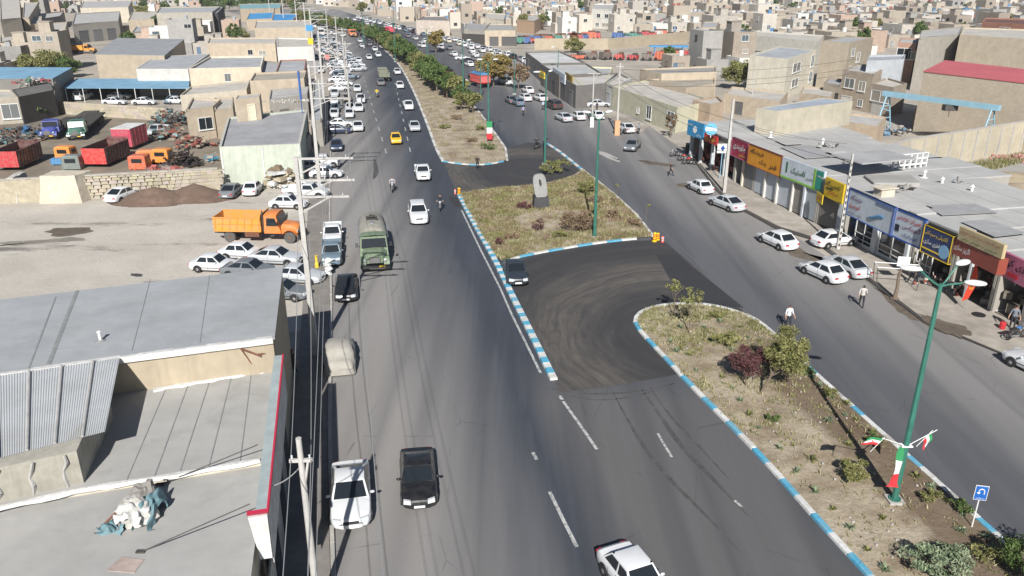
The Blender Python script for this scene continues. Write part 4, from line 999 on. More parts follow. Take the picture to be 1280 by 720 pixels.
def building(poly, z, label, wall=(.36, .31, .24), roof=(.34, .32, .29), wins=(), doors=(), name='building', cat='building', group=None, par=.35, parw=.22, coping=None, z0=0.0, wm=None, rm=None, extras=None, frame='white', proof=True, shut=()):
    """flat roofed building; poly in metres, counter clockwise from the camera side: front-left, front-right, back-right, back-left"""
    a = sum(poly[i][0] * poly[(i + 1) % len(poly)][1] - poly[(i + 1) % len(poly)][0] * poly[i][1] for i in range(len(poly)))
    if a < 0: poly = poly[::-1]
    cx = sum(p[0] for p in poly) / len(poly); cy = sum(p[1] for p in poly) / len(poly)
    t = thing(name, label, cat, (cx, cy, z0), 0, group); lp = [(p[0] - cx, p[1] - cy) for p in poly]; H = z - z0
    mb = MB(); mb.prism(lp, 0 if z0 else -.05, H - par if par else H - .05)
    inn = inset(lp, parw)
    if par:
        n = len(lp)
        for i in range(n):
            j = (i + 1) % n
            mb.hexa([(*lp[i], H - par), (*lp[j], H - par), (*inn[j], H - par), (*inn[i], H - par)], [(*lp[i], H), (*lp[j], H), (*inn[j], H), (*inn[i], H)])
    inst('wall', mb.mesh('wall', wm or M['wall']), t, color=wall)
    r_ = MB(); ri = inset(lp, parw * .98) if par else inset(lp, -.12)
    if par: r_.add([(p[0], p[1], H - par + .03) for p in ri], [tuple(range(len(ri)))])
    else: r_.prism(ri, H - .05, H + .04)
    inst('roof', r_.mesh('roof', rm or M['roof']), t, color=roof)
    if coping:
        c_ = MB(); n = len(lp); o_ = inset(lp, -.04); i_ = inset(lp, parw + .03)
        for i in range(n):
            j = (i + 1) % n; c_.hexa([(*o_[i], H), (*o_[j], H), (*i_[j], H), (*i_[i], H)], [(*o_[i], H + .06), (*o_[j], H + .06), (*i_[j], H + .06), (*i_[i], H + .06)])
        inst('coping', c_.mesh('coping', M['wall']), t, color=coping)
    n = len(lp)
    for w_ in wins:                            # (edge, fraction along, sill height, width, height)
        e, f, zz, ww, hh = w_; A, B = lp[e], lp[(e + 1) % n]; L = math.dist(A, B)
        o = on_wall('window', WINF[frame], t, A, B, f * L, zz, ww, hh); inst('pane', rnd.choice([WINP, WINP] + WINC), o)
    for e, f, ww, hh, c in doors:
        A, B = lp[e], lp[(e + 1) % n]; on_wall('door', DOORM, t, A, B, f * math.dist(A, B), 0, ww, hh, 0, c)
    for e, f, ww, hh, c in shut:
        A, B = lp[e], lp[(e + 1) % n]; on_wall('shutter', SHUT, t, A, B, f * math.dist(A, B), 0, ww, hh, 0, c)
    return t, lp
TAN = (.47, .395, .30); TAN2 = (.39, .325, .245); CRM = (.58, .52, .42); GRY = (.35, .33, .30); WHT = (.62, .60, .56); BRK = (.33, .21, .145); CON = (.30, .28, .25)
RF1 = (.45, .44, .42); RF2 = (.38, .39, .40); RF3 = (.50, .47, .42)
def Q(z, *pts): return [G(u, v, z) for u, v in pts]

# ---- near left: big flat roof A (z 6.9), corrugated shed, low roofs B and C, shop fascia
MRF = None
t_ = NT("felt_roof_sheets"); p = t_.pos(-R(11.5))
k = t_.ramp(t_.noise(t_.pos(), .5, 7, .65), [(.3, (.30, .315, .325)), (.7, (.385, .40, .41))])
k = t_.mix(t_.ramp(t_.noise(t_.pos(-R(-15), (.3, 1.6, 1)), .9, 6, .7), [(.5, 0.0), (.75, .4)]), k, (.40, .39, .37))
k = t_.mix(t_.ramp(t_.noise(t_.pos(), .22, 6, .7), [(.5, 0.0), (.7, .35)]), k, (.22, .21, .20))
t_.bump(t_.noise(t_.pos(), 2, 5), .3, .03); MRF = t_.out(k, .75)
t_ = NT("dusty_felt_roof"); k = t_.ramp(t_.noise(t_.pos(), .5, 7, .65), [(.3, (.33, .325, .31)), (.7, (.42, .41, .39))])
k = t_.mix(t_.ramp(t_.noise(t_.pos(R(15), (.25, 1.4, 1)), 1.1, 6, .72), [(.45, 0.0), (.72, .5)]), k, (.42, .40, .36))
k = t_.mix(t_.ramp(t_.noise(t_.pos(), .3, 6, .7), [(.55, 0.0), (.7, .4)]), k, (.2, .185, .165))
t_.bump(t_.noise(t_.pos(), 2, 5), .3, .03); MRD = t_.out(k, .85)
zA, zB, zC = 6.9, 5.1, 4.85
A_poly = [(-32, 26.4), (-17.51, 31.71), (-11.27, 33.75), (-13.41, 43.24), (-21.81, 40.1), (-34.5, 35.4)]
tA, lpA = building(A_poly, zA, 'long warehouse with blue grey felt roof and white edge at the left', CRM, RF2, par=0, rm=MRF, wm=mat("tan_render", (.44, .37, .27), .9, .1, 1, streak=.35), name='warehouse', cat='warehouse')
cxA, cyA = sum(p[0] for p in A_poly) / 6, sum(p[1] for p in A_poly) / 6
ex = MB(); ra, rb = Vector((-17.51, 31.71)), Vector((-11.27, 33.75)); dd = (rb - ra).normalized(); nn = Vector((dd.y, -dd.x))
mb = MB()
for k in range(18):
    a_ = Vector((-32, 26.4)).lerp(ra, k / 9) if k < 9 else ra.lerp(rb, (k - 9) / 9); b_ = Vector((-32, 26.4)).lerp(ra, (k + 1) / 9) if k < 9 else ra.lerp(rb, (k - 8) / 9)
    w0 = .10 + .05 * math.sin(k * 1.9); mb.hexa([(*(a_ + nn * .16 - Vector((cxA, cyA))), zA - .22), (*(b_ + nn * .16 - Vector((cxA, cyA))), zA - .22), (*(b_ - nn * w0 - Vector((cxA, cyA))), zA - .22), (*(a_ - nn * w0 - Vector((cxA, cyA))), zA - .22)],
        [(*(a_ + nn * .14 - Vector((cxA, cyA))), zA + .07), (*(b_ + nn * .14 - Vector((cxA, cyA))), zA + .07), (*(b_ - nn * w0 - Vector((cxA, cyA))), zA + .06), (*(a_ - nn * w0 - Vector((cxA, cyA))), zA + .06)])
inst('roof_edge', mb.mesh('roof_edge', M['kwhite']), tA)
# seams of the felt on roof A
def seam(pts, z, parent, org, w_=.06, m='darkmetal', h=.015, name='roof_seam'):
    mb = MB(); P = [Vector(p) - Vector(org) for p in pts]
    for a, b in zip(P, P[1:]):
        d = (b - a).normalized(); n = Vector((-d.y, d.x)) * w_ / 2; mb.hexa([(*(a - n), z), (*(b - n), z), (*(b + n), z), (*(a + n), z)], [(*(a - n * .4), z + h), (*(b - n * .4), z + h), (*(b + n * .4), z + h), (*(a + n * .4), z + h)])
    return inst(name, mb.mesh(name, M[m] if isinstance(m, str) else m), parent)
M['seamdark'] = mat("bitumen_seam", (.24, .245, .245), .8, .2, 3)
M['seamlight'] = mat("pale_felt_seam", (.40, .39, .37), .8, .2, 3)
seam([G(97, 364, zA), G(61, 457, zA)], zA + .04, tA, (cxA, cyA), .22, 'seamdark'); seam([G(70, 372, zA), G(35, 465, zA)], zA + .04, tA, (cxA, cyA), .1, 'seamdark')
seam([G(188, 350, zA), G(165, 440, zA)], zA + .04, tA, (cxA, cyA), .05, 'seamdark'); seam([G(262, 345, zA), G(250, 430, zA)], zA + .04, tA, (cxA, cyA), .05, 'seamdark')
for a_, b_ in (((20, 395), (345, 352)), ((0, 420), (345, 376)), ((0, 447), (345, 402))): seam([G(*a_, zA), G(*b_, zA)], zA + .04, tA, (cxA, cyA), .04, 'seamdark', .008)
vp = MB(); vp.lathe([(.07, 0), (.07, .42), (.11, .46), (.04, .52)], 10); vp.lathe([(.25, 0), (.1, .06)], 10, 1)
setp(vp.obj('roof_vent', [M['white'], M['seamdark']], loc=(*G(126, 427, zA), zA + .04)), 'small white vent pipe standing on the big left flat roof', 'vent pipe')
# dark niche with rusty frame at the right end of the tan wall
B_poly = [G(-60, 660, zB), (-9.0, 24.6), (-11.27, 33.70), (-17.51, 31.68), (-28, 27.6)]
B_poly = [(-26, 21.2), G(108, 612, zB), G(327, 576, zB), (-11.33, 33.66), (-17.51, 31.62), (-28, 27.4)]
tB, _ = building(B_poly, zB, 'low flat roof with dark felt joints behind the corner sign box', CRM, RF3, par=0, rm=MRD, name='shop_building', cat='building')
cB = (sum(p[0] for p in B_poly) / 6, sum(p[1] for p in B_poly) / 6)
for u0, v0, u1, v1 in ((235, 483, 193, 598), (262, 478, 225, 592), (289, 474, 261, 586), (314, 470, 300, 582), (207, 488, 158, 603)): seam([G(u0, v0, zB), G(u1, v1, zB)], zB + .04, tB, cB, .06, 'seamdark')
def plaster(pts, z, w_, parent, org, seed):
    mb = MB(); P = [Vector(p) for p in pts]; r = random.Random(seed); n = 16; L = []
    for i in range(n + 1):
        f = i / n * (len(P) - 1); j = min(int(f), len(P) - 2); L.append(P[j].lerp(P[j + 1], f - j))
    for i in range(n):
        a, b = L[i], L[i + 1]; d = (b - a).normalized(); q = Vector((-d.y, d.x)); o_ = Vector(org)
        wa = w_ * (.8 + .35 * math.sin(i * 1.7 + seed)); wb = w_ * (.8 + .35 * math.sin((i + 1) * 1.7 + seed))
        mb.hexa([(*(a - q * wa - o_), z), (*(b - q * wb - o_), z), (*(b + q * wb - o_), z), (*(a + q * wa - o_), z)], [(*(a - q * wa * .5 - o_), z + .12), (*(b - q * wb * .5 - o_), z + .12), (*(b + q * wb * .5 - o_), z + .12), (*(a + q * wa * .5 - o_), z + .12)])
    return inst('plaster_strip', mb.mesh('plaster_strip', M['kwhite']), parent)
plaster([G(192, 489, zB), G(335, 464, zB)], zB, .24, tB, cB, 1)
plaster([G(-20, 641, zB), G(105, 613, zB), G(215, 596, zB), G(325, 577, zB)], zB, .17, tB, cB, 2)
C_poly = [(-26, 12), (-6.6, 12), G(327, 578, zC), G(105, 614, zC), (-26, 21.0)]
tC, _ = building(C_poly, zC, 'dusty flat roof filling the bottom left corner', CRM, RF3, par=0, rm=MRD, name='shop_building', cat='building')
# corrugated shed on top
Sf = Q(6.6, (0, 573), (131, 540)); Sb = Q(6.9, (-2, 473), (150, 450))
ts = thing('corrugated_shed', 'small shed under a grey corrugated metal roof at the left edge', 'shed', (-18.5, 27.5, zC))
def L_(p, z): return (p[0] + 18.5, p[1] - 27.5, z - zC)
def ext(a, b, f): return (a[0] + (b[0] - a[0]) * f, a[1] + (b[1] - a[1]) * f)
fl, fr, bl_, br = ext(Sf[1], Sf[0], 2.2), Sf[1], ext(Sb[1], Sb[0], 2.2), Sb[1]
mb = MB(); nr = 100; vs = []
for i in range(nr * 4 + 1):
    f = i / (nr * 4); zc = .022 * (0, 1, 1, 0)[i % 4]
    pf, pb = ext(fl, fr, f), ext(bl_, br, f); vs += [L_(pf, 6.6 + zc), L_(pb, 7.0 + zc)]
mb.add(vs, [(2 * i, 2 * i + 2, 2 * i + 3, 2 * i + 1) for i in range(nr * 4)])
inst('corrugated_roof', mb.mesh('corrugated_roof', mat("zinc_sheet", (.44, .455, .465), .6, .10, .7, dirt=(.40, .39, .36))), ts)
for f in (.3, .42, .54, .66, .78, .90):
    pf, pb = ext(fl, fr, f), ext(bl_, br, f); mb = MB(); mb.tube(L_(pf, 6.66), L_(pb, 7.06), .05, .05, 6); inst('sheet_joint', mb.mesh('sheet_joint', M['seamlight']), ts)
wf0, wf1 = G(-150, 672, zC), G(107, 612, zC); wr1 = (wf1[0] - 1.05, wf1[1] + 4.6)
mb = MB(); mb.hexa([L_(wf0, zC), L_(wf1, zC), L_(wr1, zC), L_((wf0[0] - 1, wf0[1] + 4.6), zC)], [L_(wf0, 6.55), L_(wf1, 6.55), L_(wr1, 6.85), L_((wf0[0] - 1, wf0[1] + 4.6), 6.85)])
inst('wall', mb.mesh('wall', mat("rough_plaster", (.36, .34, .29), .95, .2, 1.2, streak=.4, bump=.02)), ts)
for k in range(4):
    a_ = ext(wf1, wf0, .06 + .17 * k); mb = MB(); pts = [L_((a_[0] - .25 * j / 5 + .08 * math.sin(j * 2 + k), a_[1] - .06), zC + 1.65 - j * .33) for j in range(6)]; mb.path(pts, [.05, .07, .05, .08, .05, .06], 5); inst('mortar_rib', mb.mesh('mortar_rib', M['seamlight']), ts)
# sign box along the street edge (seen from above and behind), with red rim and the bright end
F0, F1 = Vector((-8.55, 21.9)), Vector((-11.15, 33.5)); dF = (F1 - F0).normalized(); nF = Vector((dF.y, -dF.x))
ts = thing('sign_box', 'long grey topped sign box with red rim along the street edge', 'sign', (F0.x, F0.y, 0))
def P3(s, o, z): q = dF * s + nF * o; return (q.x, q.y, z)
LS = (F1 - F0).length
mb = MB(); mb.hexa([P3(0, -.02, 5.0), P3(0, .3, 5.0), P3(LS, .3, 5.0), P3(LS, -.02, 5.0)], [P3(0, -.06, 6.1), P3(0, .3, 6.1), P3(LS, .3, 6.1), P3(LS, -.06, 6.1)]); inst('sign_body', mb.mesh('sign_body', mat('sign_back', (.36, .42, .42), .7, .15, 2)), ts)
mb = MB(); mb.hexa([P3(0, .31, 6.0), P3(0, .38, 6.0), P3(LS, .38, 6.0), P3(LS, .31, 6.0)], [P3(0, .31, 6.16), P3(0, .38, 6.16), P3(LS, .38, 6.16), P3(LS, .31, 6.16)])
mb.hexa([P3(-.06, -.32, 6.0), P3(-.06, .38, 6.0), P3(.0, .38, 6.0), P3(.0, -.32, 6.0)], [P3(-.22, -.32, 6.16), P3(-.22, .38, 6.16), P3(.0, .38, 6.16), P3(.0, -.32, 6.16)]); inst('rim', mb.mesh('rim', flat('red_sign_rim', (.55, .03, .07), .5)), ts)
mb = MB(); mb.hexa([P3(-.12, -.1, 4.2), P3(-.12, .30, 4.2), P3(-.04, .30, 4.2), P3(-.04, -.1, 4.2)], [P3(-.14, -.3, 5.98), P3(-.14, .32, 5.98), P3(-.04, .32, 5.98), P3(-.04, -.3, 5.98)]); inst('end_panel', mb.mesh('end_panel', M['kwhite']), ts)
mb = MB(); mb.hexa([P3(0, .305, 3.9), P3(0, .33, 3.9), P3(LS, .33, 3.9), P3(LS, .305, 3.9)], [P3(0, .305, 5.98), P3(0, .33, 5.98), P3(LS, .33, 5.98), P3(LS, .305, 5.98)]); inst('sign_face', mb.mesh('sign_face', M['kwhite']), ts)
# dark shop fronts under it
tsf = thing('shopfronts', 'shaded shop fronts below the low roofs at the left footpath', 'shop front', (F0.x, F0.y, .13))
for k in range(6):
    mb = MB(); s0 = k * 1.95 + .15; mb.hexa([P3(s0, .02, 0), P3(s0, .10, 0), P3(s0 + 1.7, .10, 0), P3(s0 + 1.7, .02, 0)], [P3(s0, .02, 3.1), P3(s0, .10, 3.1), P3(s0 + 1.7, .10, 3.1), P3(s0 + 1.7, .02, 3.1)]); inst('glass_panel' if k % 2 else 'roller_shutter', mb.mesh('glass_panel', M['glass'] if k % 2 else M['metal']), tsf)
# stay rods over the roofs
for (u0, v0, u1, v1, z1, l) in ((176, 690, 312, 630, 6.1, 'dark stay rod over the bottom left roof held by the sign box end'), (200, 606, 322, 556, 6.1, 'dark stay rod over the roof joint below the low roof')):
    mb = MB(); a_, b_ = Vector(G3(u0, v0, zC + .05)), Vector(G3(u1, v1, z1)); mb.tube(a_, b_, .022); mb.box(a_, (.3, .14, .1)); setp(mb.obj('stay_rod', M['darkmetal']), l, 'rod')
mb = MB(); a_ = Vector(G3(301, 436, 6.6)); mb.tube(a_, Vector(G3(326, 445, 6.1)), .05); mb.tube(a_, Vector(G3(322, 465, 5.2)), .03); mb.tube(Vector(G3(322, 436, 6.4)), Vector(G3(324, 462, 5.15)), .05); mb.tube(Vector(G3(322, 443, 6.2)), Vector(G3(338, 441, 6.1)), .04)
setp(mb.obj('bracket_frame', M['rust']), 'rusty bracket frame at the right end of the tan wall', 'bracket')
# heap with a tarpaulin on roof C
def lump(t, name, c, r, m, seed, sx=1, sy=1, sz=1, n=14, mm=9, rough=.25):
    from mathutils import noise
    mb = MB(); mb.ball((0, 0, 0), 1, 0, n, mm); vs = []
    for x, y, z in mb.v:
        q = Vector((x * 1.7, y * 1.7, z * 1.7 + seed * 9.1)); k = 1 + rough * noise.noise(q) * 1.6 + rough * .6 * noise.noise(q * 3)
        vs.append((c[0] + x * k * r * sx, c[1] + y * k * r * sy, max(-.02, c[2] + z * k * r * sz)))
    mb.v = vs; return inst(name, mb.mesh(name, m, False), t)
th = thing('rubble_heap', 'heap of sacks and blocks under a torn teal tarpaulin on the roof', 'rubble heap', (*G(172, 652, zC), zC + .04))
lump(th, 'sack', (0, .0, .3), .55, mat('white_sacks', (.52, .50, .46), .9, .25, 4), 1, 1.2, .9, .9); lump(th, 'sack', (-.1, .9, .35), .5, M['concdark'], 2, 1, 1, .9); lump(th, 'sack', (-.3, .4, .2), .5, M['kgrey'], 3)
def crumple(name, m, c, w_, d_, seed, h=.5, n=12):
    from mathutils import noise
    vs = []
    for j in range(n + 1):
        for i in range(n + 1):
            x, y = (i / n - .5), (j / n - .5); q = Vector((x * 3.2, y * 3.2, seed)); e = noise.noise(q); e2 = noise.noise(q * 1.9)
            vs.append((c[0] + x * w_ * (1 + .5 * e2), c[1] + y * d_ * (1 + .4 * e), c[2] + h * max(-.4, 1 - 3.4 * (x * x + y * y)) + .32 * e + .16 * e2))
    mb = MB(); mb.add(vs, [(j * (n + 1) + i, j * (n + 1) + i + 1, (j + 1) * (n + 1) + i + 1, (j + 1) * (n + 1) + i) for j in range(n) for i in range(n)]); return mb.mesh(name, m, True)
inst('tarpaulin', crumple('tarpaulin', mat('teal_tarpaulin', (.15, .26, .29), .7, .3, 5), (.38, .3, .2), .75, 1.6, 4, .6, 30), th)
inst('tarpaulin', crumple('tarpaulin', M['kwhite'], (0.0, -.25, .45), .9, .8, 7, .35), th); inst('tarpaulin', crumple('tarpaulin', bpy.data.materials['teal_tarpaulin'], (-.65, -.55, .02), .9, .5, 9, .15), th)
mb = MB(); mb.box((.15, 1.0, .55), (.18, .18, .9)); inst('block', mb.mesh('block', M['concdark']), th); mb = MB(); mb.tube((-1.0, -.3, .1), (-.5, .2, .5), .04); inst('pipe', mb.mesh('pipe', M['rust']), th)
mb = MB(); mb.prism(Q(0, (0, 0), (1, 0)) and [(-.5, -.3), (.45, -.4), (.5, .2), (-.3, .35)], 0, .03); setp(mb.obj('plaster_patch', mat('pink_plaster', (.42, .34, .30), .9), loc=(*G(158, 707, zC), zC + .04)), 'pinkish patch of plaster on the bottom left roof', 'patch')

# ---- mid left
def side(*a): return list(a)
tp, lpp = building(Q(4.6, (274, 184), (375, 180), (384, 137), (285, 147)), 4.6, 'workshop with pale green painted end wall facing the open lot', (.47, .50, .42), (.34, .34, .35), name='workshop', par=.25, coping=(.5, .48, .44), wm=mat('pale_green_wall_paint', (.50, .54, .45), .9, .1, 1.2, streak=.35, dirt=(.40, .42, .36)))
mb = MB(); 
for f in (.02, .52, .98): mb.box((lpp[0][0] + (lpp[1][0] - lpp[0][0]) * f, lpp[0][1] + (lpp[1][1] - lpp[0][1]) * f - .05, 2.2), (.12, .10, 4.3))
inst('pilaster', mb.mesh('pilaster', M['white']), tp)
building(Q(7.4, (293.5, 124), (324, 121), (326, 116.5), (297, 119)), 7.4, 'small tan stair room with cream door standing on the workshop roof', TAN, RF1, z0=4.4, doors=[(0, .62, 1.1, 2.2, (.72, .66, .5))], par=.15)
building(Q(4.6, (232, 137), (266, 133), (276, 124), (240, 122)), 4.6, 'low tan scrap shop with an open frame window beside the scrap heap', TAN, RF3, wins=[(0, .65, 1.4, 2.2, 1.8)])
building(Q(4.3, (268, 137), (291, 135), (292, 121), (268, 122)), 4.3, 'brown rusty walled shop with a white door between scrap shop and stair room', TAN2, RF3, doors=[(0, .8, 1.3, 2.4, (.7, .7, .68))])
building(Q(3.6, (225, 119), (308, 112), (312, 100), (238, 108)), 3.6, 'low pale roofed building below the cream building', CRM, RF3)
building(Q(5.4, (312, 101), (380, 98), (383, 88), (318, 91)), 5.4, 'plain tan block with pale base strip left of the crossarm pole', TAN, (.38, .34, .28))
building(Q(4.2, (336, 124), (384, 118), (386, 108), (338, 112)), 4.2, 'grey walled yard building with rubble on its roof', GRY, RF1, doors=[(0, .35, 1.6, 2.4, (.2, .19, .17)), (0, .75, 1.6, 2.2, (.45, .44, .42))])
building(Q(5.6, (236, 86), (326, 84), (330, 70), (262, 71)), 5.6, 'cream building with a white door and tall window behind the blue canopy', (.60, .52, .40), RF2, coping=(.72, .68, .6), doors=[(0, .52, 1.3, 2.5, (.75, .73, .7))], wins=[(0, .52, 3.0, 1.2, 1.6), (0, .93, 1.4, 1.6, 2.4)])
building(Q(5.2, (170, 86), (235, 86), (262, 67), (192, 71)), 5.2, 'white based building with wide grey roof right of the scaffold', (.55, .52, .47), RF2, par=.1)
building(Q(6.0, (119, 67.5), (205, 69.5), (230, 49), (147, 47.5)), 6.0, 'shed with a broad smooth grey pitched roof in the left middle', (.40, .34, .26), (.30, .31, .32), par=0, doors=[(0, .75, 5, 4, (.38, .34, .28))])
t5, _ = building(Q(5.0, (-20, 98), (65.5, 98), (90, 84.5), (-20, 84)), 5.0, 'shed under a light blue metal roof at the left edge', (.22, .21, .19), (.19, .36, .50), par=0)
# blue canopy over the cars
Qc = Q(2.8, (78, 109.5), (236, 109.8), (237, 99.3), (96, 99))
tcn = thing('canopy', 'long light blue metal canopy over the parked white cars', 'canopy', (Qc[0][0], Qc[0][1], 0))
mb = MB(); lq = [(p[0] - Qc[0][0], p[1] - Qc[0][1]) for p in Qc]; mb.hexa([(*lq[0], 2.65), (*lq[1], 2.65), (*lq[2], 2.85), (*lq[3], 2.85)], [(*lq[0], 2.75), (*lq[1], 2.75), (*lq[2], 2.95), (*lq[3], 2.95)]); inst('roof_sheet', mb.mesh('roof_sheet', M['roof']), tcn, color=(.19, .36, .50))
for k in range(8):
    q = ext(lq[0], lq[1], .02 + .96 * k / 7); mb = MB(); mb.tube((*q, 0), (*q, 2.65), .07, None, 6); inst('post', mb.mesh('post', M['white']), tcn)
mb = MB(); mb.hexa([(*lq[3], 0), (*lq[2], 0), (lq[2][0], lq[2][1] + .3, 0), (lq[3][0], lq[3][1] + .3, 0)], [(*lq[3], 2.8), (*lq[2], 2.8), (lq[2][0], lq[2][1] + .3, 2.8), (lq[3][0], lq[3][1] + .3, 2.8)]); inst('back_wall', mb.mesh('back_wall', M['wall']), tcn, color=(.2, .19, .17))
# dark shed front with junk on its roof
tj, _ = building(Q(4.4, (23, 121), (67, 112.5), (64, 103), (15, 112)), 4.4, 'black tarred hut with junk on its roof beside the truck yard', (.06, .055, .05), (.15, .14, .13), par=.1)
building(Q(4.2, (-30, 124), (22, 121), (14, 112), (-30, 112)), 4.2, 'hut with white lattice front at the left edge', (.42, .38, .31), RF3, wins=[(0, .75, .8, 2.5, 2.4)])
MIDL = [
    ((346, 59), (391, 58), (392, 48), (346, 47), 6.0, WHT, RF3, 'white building with a grey shutter beside the distant poles', [], [(0, .78, 7, 2.6, (.25, .25, .25))]),
    ((344, 91), (381, 90), (383, 74), (350, 75), 5.0, (.30, .16, .12), RF2, 'grey roofed block with a rusty corrugated wall', [], []),
    ((325, 92), (348, 95), (352, 78), (330, 76), 4.6, CON, RF2, 'grey building with leaning panel beside the rusty wall', [], []),
    ((259, 54), (344, 54.5), (345, 47), (262, 47), 5.0, TAN, RF3, 'long tan wall building with small barred windows', [(0, .8, 2, 2.2, 1.2), (0, .62, 2, 1.4, 1.4)], []),
    ((318, 35), (387, 34), (388, 25), (320, 26), 6.0, TAN, RF3, 'tan building below the bright blue roofs', [], [(0, .3, 4, 3, (.3, .27, .22))]),
    ((195, 16), (265, 15), (275, 8), (200, 9), 9.0, (.40, .37, .31), RF2, 'tall grey concrete hall behind the pitched roof shed', [], []),
    ((262, 16), (272, 16), (280, 8), (268, 8), 8.5, (.05, .05, .05), RF2, 'narrow black clad tower block beside the concrete hall', [], []),
    ((308, 24), (340, 23), (342, 15), (312, 16), 4.5, TAN, (.06, .30, .60), 'shed with a bright blue roof, left of two', [], []),
    ((340, 26), (366, 25), (372, 17), (342, 17), 4.8, TAN, (.05, .27, .58), 'shed with a bright blue roof, right of two', [], []),
    ((300, 11), (350, 10), (352, 4), (298, 5), 6, TAN2, (.20, .38, .42), 'long teal roofed hall far behind the blue sheds', [], []),
    ((33, 30), (52, 29), (52, 20), (35, 21), 7, TAN, RF1, 'tan round cornered silo building near the orange truck', [], []),
    ((52, 45), (80, 44), (84, 27), (52, 29), 6, TAN, RF3, 'brown brick block left of the parked orange dump truck', [], []),
    ((0, 52), (48, 50), (50, 42), (0, 44), 4.5, (.42, .38, .30), RF3, 'pale wall house with a dark shutter at the left edge', [], [(0, .5, 9, 3, (.12, .12, .13))]),
    ((0, 24), (26, 22), (24, -4), (0, -4), 9.5, (.46, .41, .33), RF3, 'tall pale house at the top left corner', [(0, .5, 2, 4, 2)], []),
    ((28, 22), (36, 22), (48, 3), (30, 3), 9, TAN2, RF1, 'tall brown brick house beside the top left corner house', [(1, .5, 5, 2, 1.6)], []),
    ((33, 26), (75, 20), (80, 14), (40, 18), 5, (.20, .18, .16), RF1, 'dark open fronted shed with grey roof top left', [], []),
    ((90, 30), (148, 26), (150, 14), (94, 17), 6.4, (.34, .32, .28), RF1, 'long grey building with pale columns near the orange dump truck', [], [(0, .2, 4, 4, (.12, .12, .12)), (0, .5, 4, 4, (.2, .2, .2)), (0, .8, 4, 4, (.16, .16, .16))]),
    ((165, 40), (232, 34), (238, 29), (170, 33), 4.2, (.5, .48, .45), RF2, 'low white and dark open shed behind the pitched roof', [], [(0, .4, 5, 3, (.06, .06, .06)), (0, .85, 4, 3, (.07, .07, .07))]),  # near-black shutters stand in for the shade inside the open bays
    ((100, 10), (160, 9), (165, 0), (104, 1), 7, CRM, RF1, 'cream two storey block near the top left', [(0, .3, 3.6, 2, 1.4), (0, .6, 3.6, 2, 1.4)], []),
    ((160, 25), (192, 24), (196, 14), (165, 15), 5.6, TAN, RF3, 'tan house with pale garage beside the concrete hall', [], [(0, .5, 4, 3, (.45, .42, .38))]),
    ((363, 92), (372, 92), (374, 86), (365, 86), 4.6, CON, RF2, 'small grey block hidden by the crossarm pole', [], []),
    ((356, 186), (372, 190), (388, 166), (372, 160), 2.6, CON, RF1, 'low concrete lean to beside the crossarm pole', [], []),
    ((388, 150), (402, 150), (404, 100), (392, 100), 3.8, CON, RF2, 'narrow grey shop strip between the tall poles', [], []),
]
for a, b, c, d, z, wc, rc_, l, wi, sh in MIDL:
    building(Q(z, a, b, c, d), z, l, wc, rc_, wins=wi, shut=sh)

# ---- walls of the truck yard and stone retaining wall
M['stone'] = mat('rubble_stone_wall', (.44, .39, .29), .95, .25, 2, bump=.05)
def wall(name, label, pts, h, th_, m, cop=None, panels=0, rough=0, cat='wall'):
    t = thing(name, label, cat, (pts[0][0], pts[0][1], 0)); o = pts[0]; mb = MB(); cp = MB()
    for a, b in zip(pts, pts[1:]):
        a, b = Vector(a) - Vector(o), Vector(b) - Vector(o); d = (b - a).normalized(); n = Vector((-d.y, d.x)) * th_ / 2
        mb.hexa([(*(a - n), 0), (*(b - n), 0), (*(b + n), 0), (*(a + n), 0)], [(*(a - n), h), (*(b - n), h), (*(b + n), h), (*(a + n), h)])
        if cop: n2 = n * 1.25; cp.hexa([(*(a - n2), h), (*(b - n2), h), (*(b + n2), h), (*(a + n2), h)], [(*(a - n2), h + .12), (*(b - n2), h + .12), (*(b + n2), h + .12), (*(a + n2), h + .12)])
    inst('wall_body', mb.mesh('wall_body', m), t)
    if cop: inst('coping', cp.mesh('coping', cop), t)
    return t
def stones(t, a, b, h, o, cw, ch, seed, side_=-1, m=None, proud=.07):
    """courses of separate face stones on a wall"""
    r = random.Random(seed); a, b = Vector(a), Vector(b); d = (b - a).normalized(); n = Vector((d.y, -d.x)); L = (b - a).length; ang = math.atan2(d.y, d.x)
    ms = []
    for k in range(5):
        mb = MB(); j = lambda: r.uniform(-.06, .06)
        mb.hexa([(-.5 + j(), -.02, j()), (.5 + j(), -.02, j()), (.5, .3, 0), (-.5, .3, 0)], [(-.42 + j(), -.0, .95 + j()), (.42 + j(), 0, .95 + j()), (.5, .3, 1), (-.5, .3, 1)]); ms.append(mb.mesh('stone', m or M['wall']))
    z = 0
    while z < h - .1:
        hh = ch * r.uniform(.8, 1.2); hh = min(hh, h - z); s = -r.uniform(0, cw)
        while s < L:
            w_ = cw * r.uniform(.7, 1.4); q = a + d * (s + w_ / 2) + n * (o + r.uniform(0, proud)); c = r.uniform(.36, .46)
            inst('stone', r.choice(ms), t, (q.x - t.location[0], q.y - t.location[1], z), ang, (w_ * .94, 1, hh * .93), (c, c * r.uniform(.84, .92), c * r.uniform(.62, .78)))
            s += w_
        z += hh
w1a, w1b = G(-40, 257), G(276, 238)
tw = wall('yard_wall', 'long stone faced wall between the open lot and the truck yard', [w1a, w1b], 2.5, .45, M['stone'], mat('dusty_coping', (.42, .39, .34), .9))
stones(tw, G(112, 249), w1b, 2.45, .2, .7, .36, 3, proud=.03)
w2a, w2b = G(76, 142), G(208, 151)
tw = wall('retaining_wall', 'tan stone wall in front of the canopy cars', [w2a, w2b], 2.1, .4, M['stone'])
stones(tw, w2a, w2b, 2.05, .16, 1.9, .62, 4)
